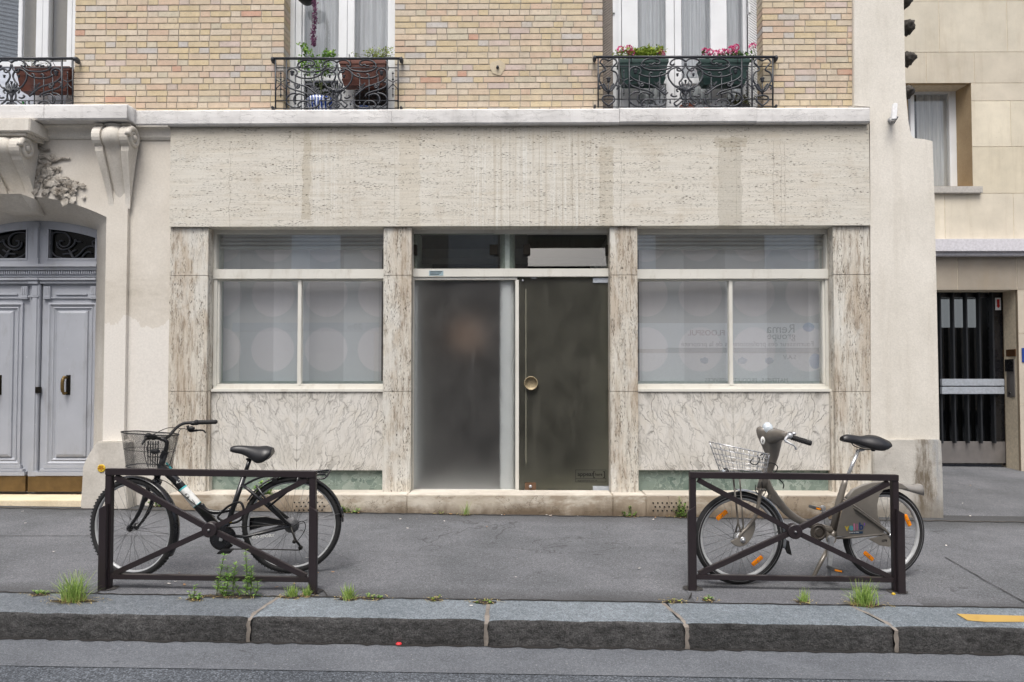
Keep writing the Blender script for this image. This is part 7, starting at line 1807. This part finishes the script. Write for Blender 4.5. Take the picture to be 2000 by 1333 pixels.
for p, v in (((1035, 1040), .135), ((915, 642), -.135)):
    c = vp(*p, v); b = bmn(); obox(b, c, D * .042 + Vector((0, 0, -.010)), N * .038, Vector((.002, 0, .011)), .005); pd = mk('pedal', b, plain('dark_pedal', srgb(86, 88, 90), .5), VK)
    b = bmn(); obox(b, c + N * .039, D * .026 + Vector((0, 0, -.006)), N * .002, Vector((0, 0, .006))); mk('reflector', b, MAT['amber'], pd)
b = bmn(); tube(b, [vp(985, 920, .04), vp(965, 955, .06), vp(895, 1090, .12)], [.016, .015, .013], 10); kk = mk('kickstand', b, MAT['taupe'], VK)
b = bmn(); tube(b, [vp(1010, 880, -.05), vp(1000, 950, -.05), vp(985, 1140, -.07)], [.013, .012], 10); mk('stand_leg', b, MAT['alu'], kk)

# ------------------------------------------------------------------ weeds and grass
GW = 'weeds along the kerb joint'; GS = 'weeds at the foot of the step'
def soil(t, o, r, seed, name='soil'):
    rnd = random.Random(seed + 500); b = bmn(); n = 12; flat = o.y < -.2
    f = [(o.x + math.cos(i / n * 6.283) * r * rnd.uniform(.6, 1.2), o.y + math.sin(i / n * 6.283) * min(r * .5, .03) * rnd.uniform(.6, 1.3)) for i in range(n)]
    c = b.verts.new((o.x, o.y, o.z + .012)); vs = [b.verts.new((x, y, (G(x, y) if flat else o.z) + .007)) for x, y in f]
    for i in range(n): b.faces.new((c, vs[i], vs[(i + 1) % n]))
    mk(name, b, MAT['soil'], t)
    d, tl = tint_bm()
    for i in range(int(18 + r * 260)):
        a = rnd.uniform(0, 6.283); x, y = o.x + math.cos(a) * r * rnd.uniform(.2, 1.5), o.y + math.sin(a) * min(r * .7, .05) * rnd.uniform(.2, 1.5)
        leaf(d, tl, (x, y, (G(x, y) if flat else o.z) + .010), (math.cos(a * 3), math.sin(a * 3), rnd.uniform(-.05, .25)), (0, 0, 1), rnd.uniform(.012, .04), rnd.uniform(.0012, .004), rnd.random())
    mk('dry_litter', d, MAT['straw'], t, recalc=False)
def tuft(px, py, wpx, hpx, lab, seed, n=90, straw=.2, group=GW, name='grass_tuft', y0=None):
    o = PG(px, py) if y0 is None else P(px, py, y0)
    d = o.y + 7; r = wpx / 1333 * d / 2; h = hpx / 1333 * d; o.z = G(o.x, o.y) if y0 is None else o.z
    t = thing(name, lab, 'weed', o, group); rnd = random.Random(seed); soil(t, o, r * 1.1, seed)
    for mm, frac, kk in ((MAT['grass'], 1 - straw, 'blades'), (MAT['straw'], straw, 'dry_blades')):
        if frac <= 0: continue
        b, tl = tint_bm()
        for i in range(int(n * frac)):
            a = rnd.uniform(0, 6.283); lean = rnd.uniform(.1, 1.0) ** .8; L = h * rnd.uniform(.5, 1.1) * (.75 if kk != 'blades' else 1)
            p0 = o + Vector((rnd.gauss(0, r * .22), rnd.gauss(0, r * .12), -.004)); dx = Vector((math.cos(a), math.sin(a) * .6, 0)) * r * lean * (1.0 if kk == 'blades' else 1.25)
            zz = L * (1 - .45 * lean * lean) if kk == 'blades' else L * (.5 - .35 * lean)
            p1 = p0 + dx * .35 + Vector((0, 0, zz * .6)); p2 = p0 + dx + Vector((0, 0, zz + rnd.uniform(-.1, .1) * h)); p2.z = max(p2.z, o.z + .004)
            cv = cr([p0, p1, p2], 3); w_ = .0022 * rnd.uniform(.7, 1.4); sd = Vector((-math.sin(a), math.cos(a), 0)) if rnd.random() < .5 else Vector((1, 0, 0)); prev = None; tt = rnd.random()
            for k, q in enumerate(cv):
                ww = w_ * (1 - k / (len(cv) - .5)) + .0003; pr = (b.verts.new(q + sd * ww), b.verts.new(q - sd * ww))
                if prev:
                    f = b.faces.new((prev[0], prev[1], pr[1], pr[0]))
                    for lo in f.loops: lo[tl] = (tt, tt, tt, 1)
                prev = pr
        mk(kk, b, mm, t, recalc=False)
    return t
def weed(px, py, stems, lab, seed, L=.035, W=.009, dens=9, mm='leaf', group=GW, name='leafy_weed', y0=None, side=.04):
    """leafy stems: list of (dx px, height px, lean px)"""
    o = PG(px, py) if y0 is None else P(px, py, y0); d = o.y + 7; s_ = d / 1333
    if y0 is None: o.z = G(o.x, o.y)
    t = thing(name, lab, 'weed', o, group); rnd = random.Random(seed); soil(t, o, max(abs(a[0]) for a in stems) * s_ * 1.1 + .035, seed); b, tl = tint_bm(); sb = bmn()
    for dx, h, ln in stems:
        p0 = o + Vector((dx * s_, rnd.gauss(0, .012), -.004)); p2 = p0 + Vector((ln * s_, rnd.gauss(0, .02), h * s_)); cv = cr([p0, p0.lerp(p2, .5) + Vector((rnd.gauss(0, .006), rnd.gauss(0, .008), 0)), p2], 5); tube(sb, cv, [.0028, .0012], 5)
        m_ = max(5, int(h * s_ * 100 * dens / 10))
        for k in range(m_):
            u = .15 + .85 * k / m_; q = cv[min(len(cv) - 1, int(u * (len(cv) - 1)))].lerp(cv[min(len(cv) - 1, int(u * (len(cv) - 1)) + 1)], rnd.random()); a = k * 2.4 + rnd.uniform(-.3, .3)
            for j in range(2): leaf(b, tl, q, (math.cos(a + j * 3.1), math.sin(a + j * 3.1), rnd.uniform(.1, .9)), (0, 0, 1), L * rnd.uniform(.6, 1.15) * (1.1 - .4 * u), W * rnd.uniform(.7, 1.2), rnd.random())
    mk('stems', sb, MAT['stem'], t); mk('foliage', b, MAT[mm], t, recalc=False)
tuft(145, 1176, 88, 64, 'large shaggy grass tuft with straw-coloured base on the kerb, left of the barrier posts', 1, 320, .35)
weed(76, 1163, [(-10, 8, -4), (-3, 11, 0), (5, 10, 3), (12, 8, 5), (0, 8, -2)], 'low flat green weed beside the large shaggy grass tuft', 2, .022, .008, 16)
weed(450, 1167, [(-28, 82, 12), (-20, 60, 10), (-8, 48, 6), (6, 66, 2), (34, 92, -6), (40, 62, 2), (28, 50, 8), (-12, 30, -20), (20, 32, -18), (-4, 24, -10), (48, 34, 6)], 'tall feathery weed with several leafy stems in front of the barrier crossing', 3, .048, .0048, 13)
weed(378, 1173, [(0, 30, 2), (-4, 18, -6), (5, 16, 8), (2, 12, 14)], 'small two-stemmed weed just left of the tall feathery weed', 4, .028, .008, 10)
tuft(570, 1168, 36, 30, 'low mixed weed and grass left of the barrier foot', 5, 120, .12)
tuft(601, 1166, 26, 26, 'small upright grass tuft at the foot of the right barrier post', 6, 80, .1)
tuft(681, 1172, 40, 34, 'neat round grass tuft on the kerb joint, right of the first barrier', 7, 170, .2)
weed(728, 1171, [(-12, 8, -3), (-5, 10, -1), (2, 10, 1), (8, 9, 3), (14, 7, 4)], 'flat cushion of small leaves beside the neat round grass tuft', 8, .018, .008, 18)
weed(849, 1173, [(-6, 8, -2), (0, 9, 0), (6, 7, 3)], 'tiny pale clump of leaves midway along the kerb joint', 9, .018, .007, 16, 'lime_leaf')
weed(946, 1178, [(-10, 6, -4), (-2, 7, 0), (6, 6, 3), (12, 6, 3)], 'tiny flat clump of leaves at the end of a kerb stone joint', 10, .018, .007, 16)
weed(1383, 1174, [(-6, 8, -2), (0, 12, 1), (6, 9, 3)], 'tiny leafy weed near the left foot of the barrier by the hire bicycle', 11, .020, .008, 14)
weed(1316, 1177, [(-5, 5, -4), (2, 6, 0), (8, 5, 4)], 'tiny yellowish weed in the kerb joint left of the hire bicycle barrier', 12, .018, .006, 14, 'lime_leaf')
tuft(1570, 1178, 30, 30, 'small wispy grass tuft under the middle of the barrier by the hire bicycle', 13, 110, .25)
tuft(1688, 1184, 76, 50, 'large spreading grass tuft spilling over the kerb by the hire bicycle barrier', 14, 300, .3)
weed(680, 1002, [(-8, 14, -6), (0, 20, 2), (6, 14, 8), (-2, 10, -12), (10, 10, 12)], 'leafy weed at the step, right of the black bicycle rear wheel', 20, .04, .015, 11, group=GS)
tuft(910, 1007, 28, 30, 'thin arching grass at the step below the frosted pane', 21, 16, 0, GS)
tuft(862, 1005, 20, 14, 'few short grass blades at the step below the frosted pane', 22, 9, .2, GS)
weed(1229, 1010, [(0, 22, 2), (-6, 12, -6), (6, 10, 6), (1, 9, -3)], 'small upright weed at the step below the pillar right of the door', 23, .032, .010, 10, group=GS)
weed(1331, 1012, [(-4, 42, -2), (4, 30, 3), (0, 22, 6), (-6, 16, -8), (6, 14, 8)], 'tall thin weed against the vent holes left of the hire bicycle', 24, .036, .007, 12, group=GS)
weed(516, 970, [(-4, 30, -3), (4, 34, 4), (0, 24, 8), (-8, 20, -8), (10, 22, 8)], 'bright green leafy weed on the step behind the black bicycle rear wheel', 25, .045, .017, 11, group=GS, y0=-.13)
weed(503, 992, [(-6, 14, -4), (2, 16, 2), (8, 12, 8)], 'low leafy weed at the pavement edge behind the black bicycle frame', 26, .034, .013, 12, group=GS)
weed(306, 990, [(-8, 12, -6), (0, 16, 0), (7, 12, 6)], 'low leafy weed by the wall behind the black bicycle fork', 27, .036, .014, 12, group=GS)
weed(1305, 1009, [(-8, 6, -4), (0, 7, 0), (8, 6, 4)], 'low row of sprouts under the vent holes', 28, .02, .008, 12, group=GS)
for px, py in ((1745, 1163),):
    q = PG(px, py); b = bmn(); blob(b, (q.x, q.y, q.z + .008), .013, .010, .010, 2); single('dropped_disc', b, MAT['signy'], 'small yellow cap on the pavement at the foot of the right barrier post', 'bottle cap', (q.x, q.y, q.z))
q = PP(779, 1261, Vector((0, YK1 - .02, RD(0, YK1 - .02))), Vector((-SLX, 0.02, 1)).normalized()); b = bmn(); lathe(b, [(0, .014), (.010, .014), (.018, .008), (.019, 0), (0, 0)], (q.x, q.y, q.z + .005), (0, 0, 1), 16); single('dropped_disc', b, MAT['redcap'], 'small red cap in the gutter against the kerb', 'bottle cap', (q.x, q.y, q.z))
# dead leaves and paper scraps
rnd = random.Random(77); proto = {}
def scrap(px, py, k, s, road=False):
    q = PG(px, py) if not road else PP(px, py, Vector((0, YK1 - .1, RD(0, YK1 - .1))), Vector((-SLX, 0.02, 1)).normalized())
    z = (G(q.x, q.y) if not road else RD(q.x, q.y)) + .010
    if k not in proto:
        b = bmn(); n = 7; c = b.verts.new((0, 0, .004)); vs = [b.verts.new((math.cos(i / n * 6.283) * (1 if k == 'dead_leaf' else 1.2), math.sin(i / n * 6.283) * .55, .35 * math.sin(i * 2.2) * .5 + .2)) for i in range(n)]
        for i in range(n): b.faces.new((c, vs[i], vs[(i + 1) % n]))
        me = bpy.data.meshes.new(k); b.to_mesh(me); b.free(); me.materials.append(MAT['deadleaf'] if k == 'dead_leaf' else MAT['paper']); proto[k] = me
    o = bpy.data.objects.new(k, proto[k]); C.objects.link(o); o.location = (q.x, q.y, z); o.scale = (s, s, s * .5); o.rotation_euler = (rnd.uniform(-.2, .2), rnd.uniform(-.2, .2), rnd.uniform(0, 6.28))
    o['category'] = 'dead leaf' if k == 'dead_leaf' else 'paper scrap'
    o['label'] = 'small brown dead leaf lying on the grey asphalt' if k == 'dead_leaf' else 'small white paper scrap lying on the grey asphalt'; o['group'] = 'dead leaves on the pavement' if k == 'dead_leaf' else 'paper scraps on the pavement'
for px, py in ((515, 1138), (540, 1150), (575, 1143), (350, 1122), (360, 1145), (620, 1122), (650, 1120), (20, 988), (12, 986), (814, 1016), (951, 1031), (840, 1004), (880, 1006), (985, 1008), (1075, 1010), (1180, 1017), (1280, 1013), (1302, 1011), (1405, 1012), (1462, 1012), (1895, 950), (1912, 958), (1860, 965), (700, 1004), (905, 1011), (1240, 1013), (470, 1000)):
    scrap(px, py, 'dead_leaf', rnd.uniform(.012, .020))
for px, py in ((330, 1143), (343, 1139), (105, 1080), (50, 1024), (44, 1001), (782, 1016), (868, 1020), (796, 1034), (980, 1008), (1068, 1008), (1075, 1009), (1128, 1010), (1007, 1130), (1276, 1017), (1880, 985), (1848, 1068), (1895, 1010), (1248, 1113), (920, 1186), (600, 1092), (580, 1105)):
    scrap(px, py, 'paper_scrap', rnd.uniform(.008, .016))
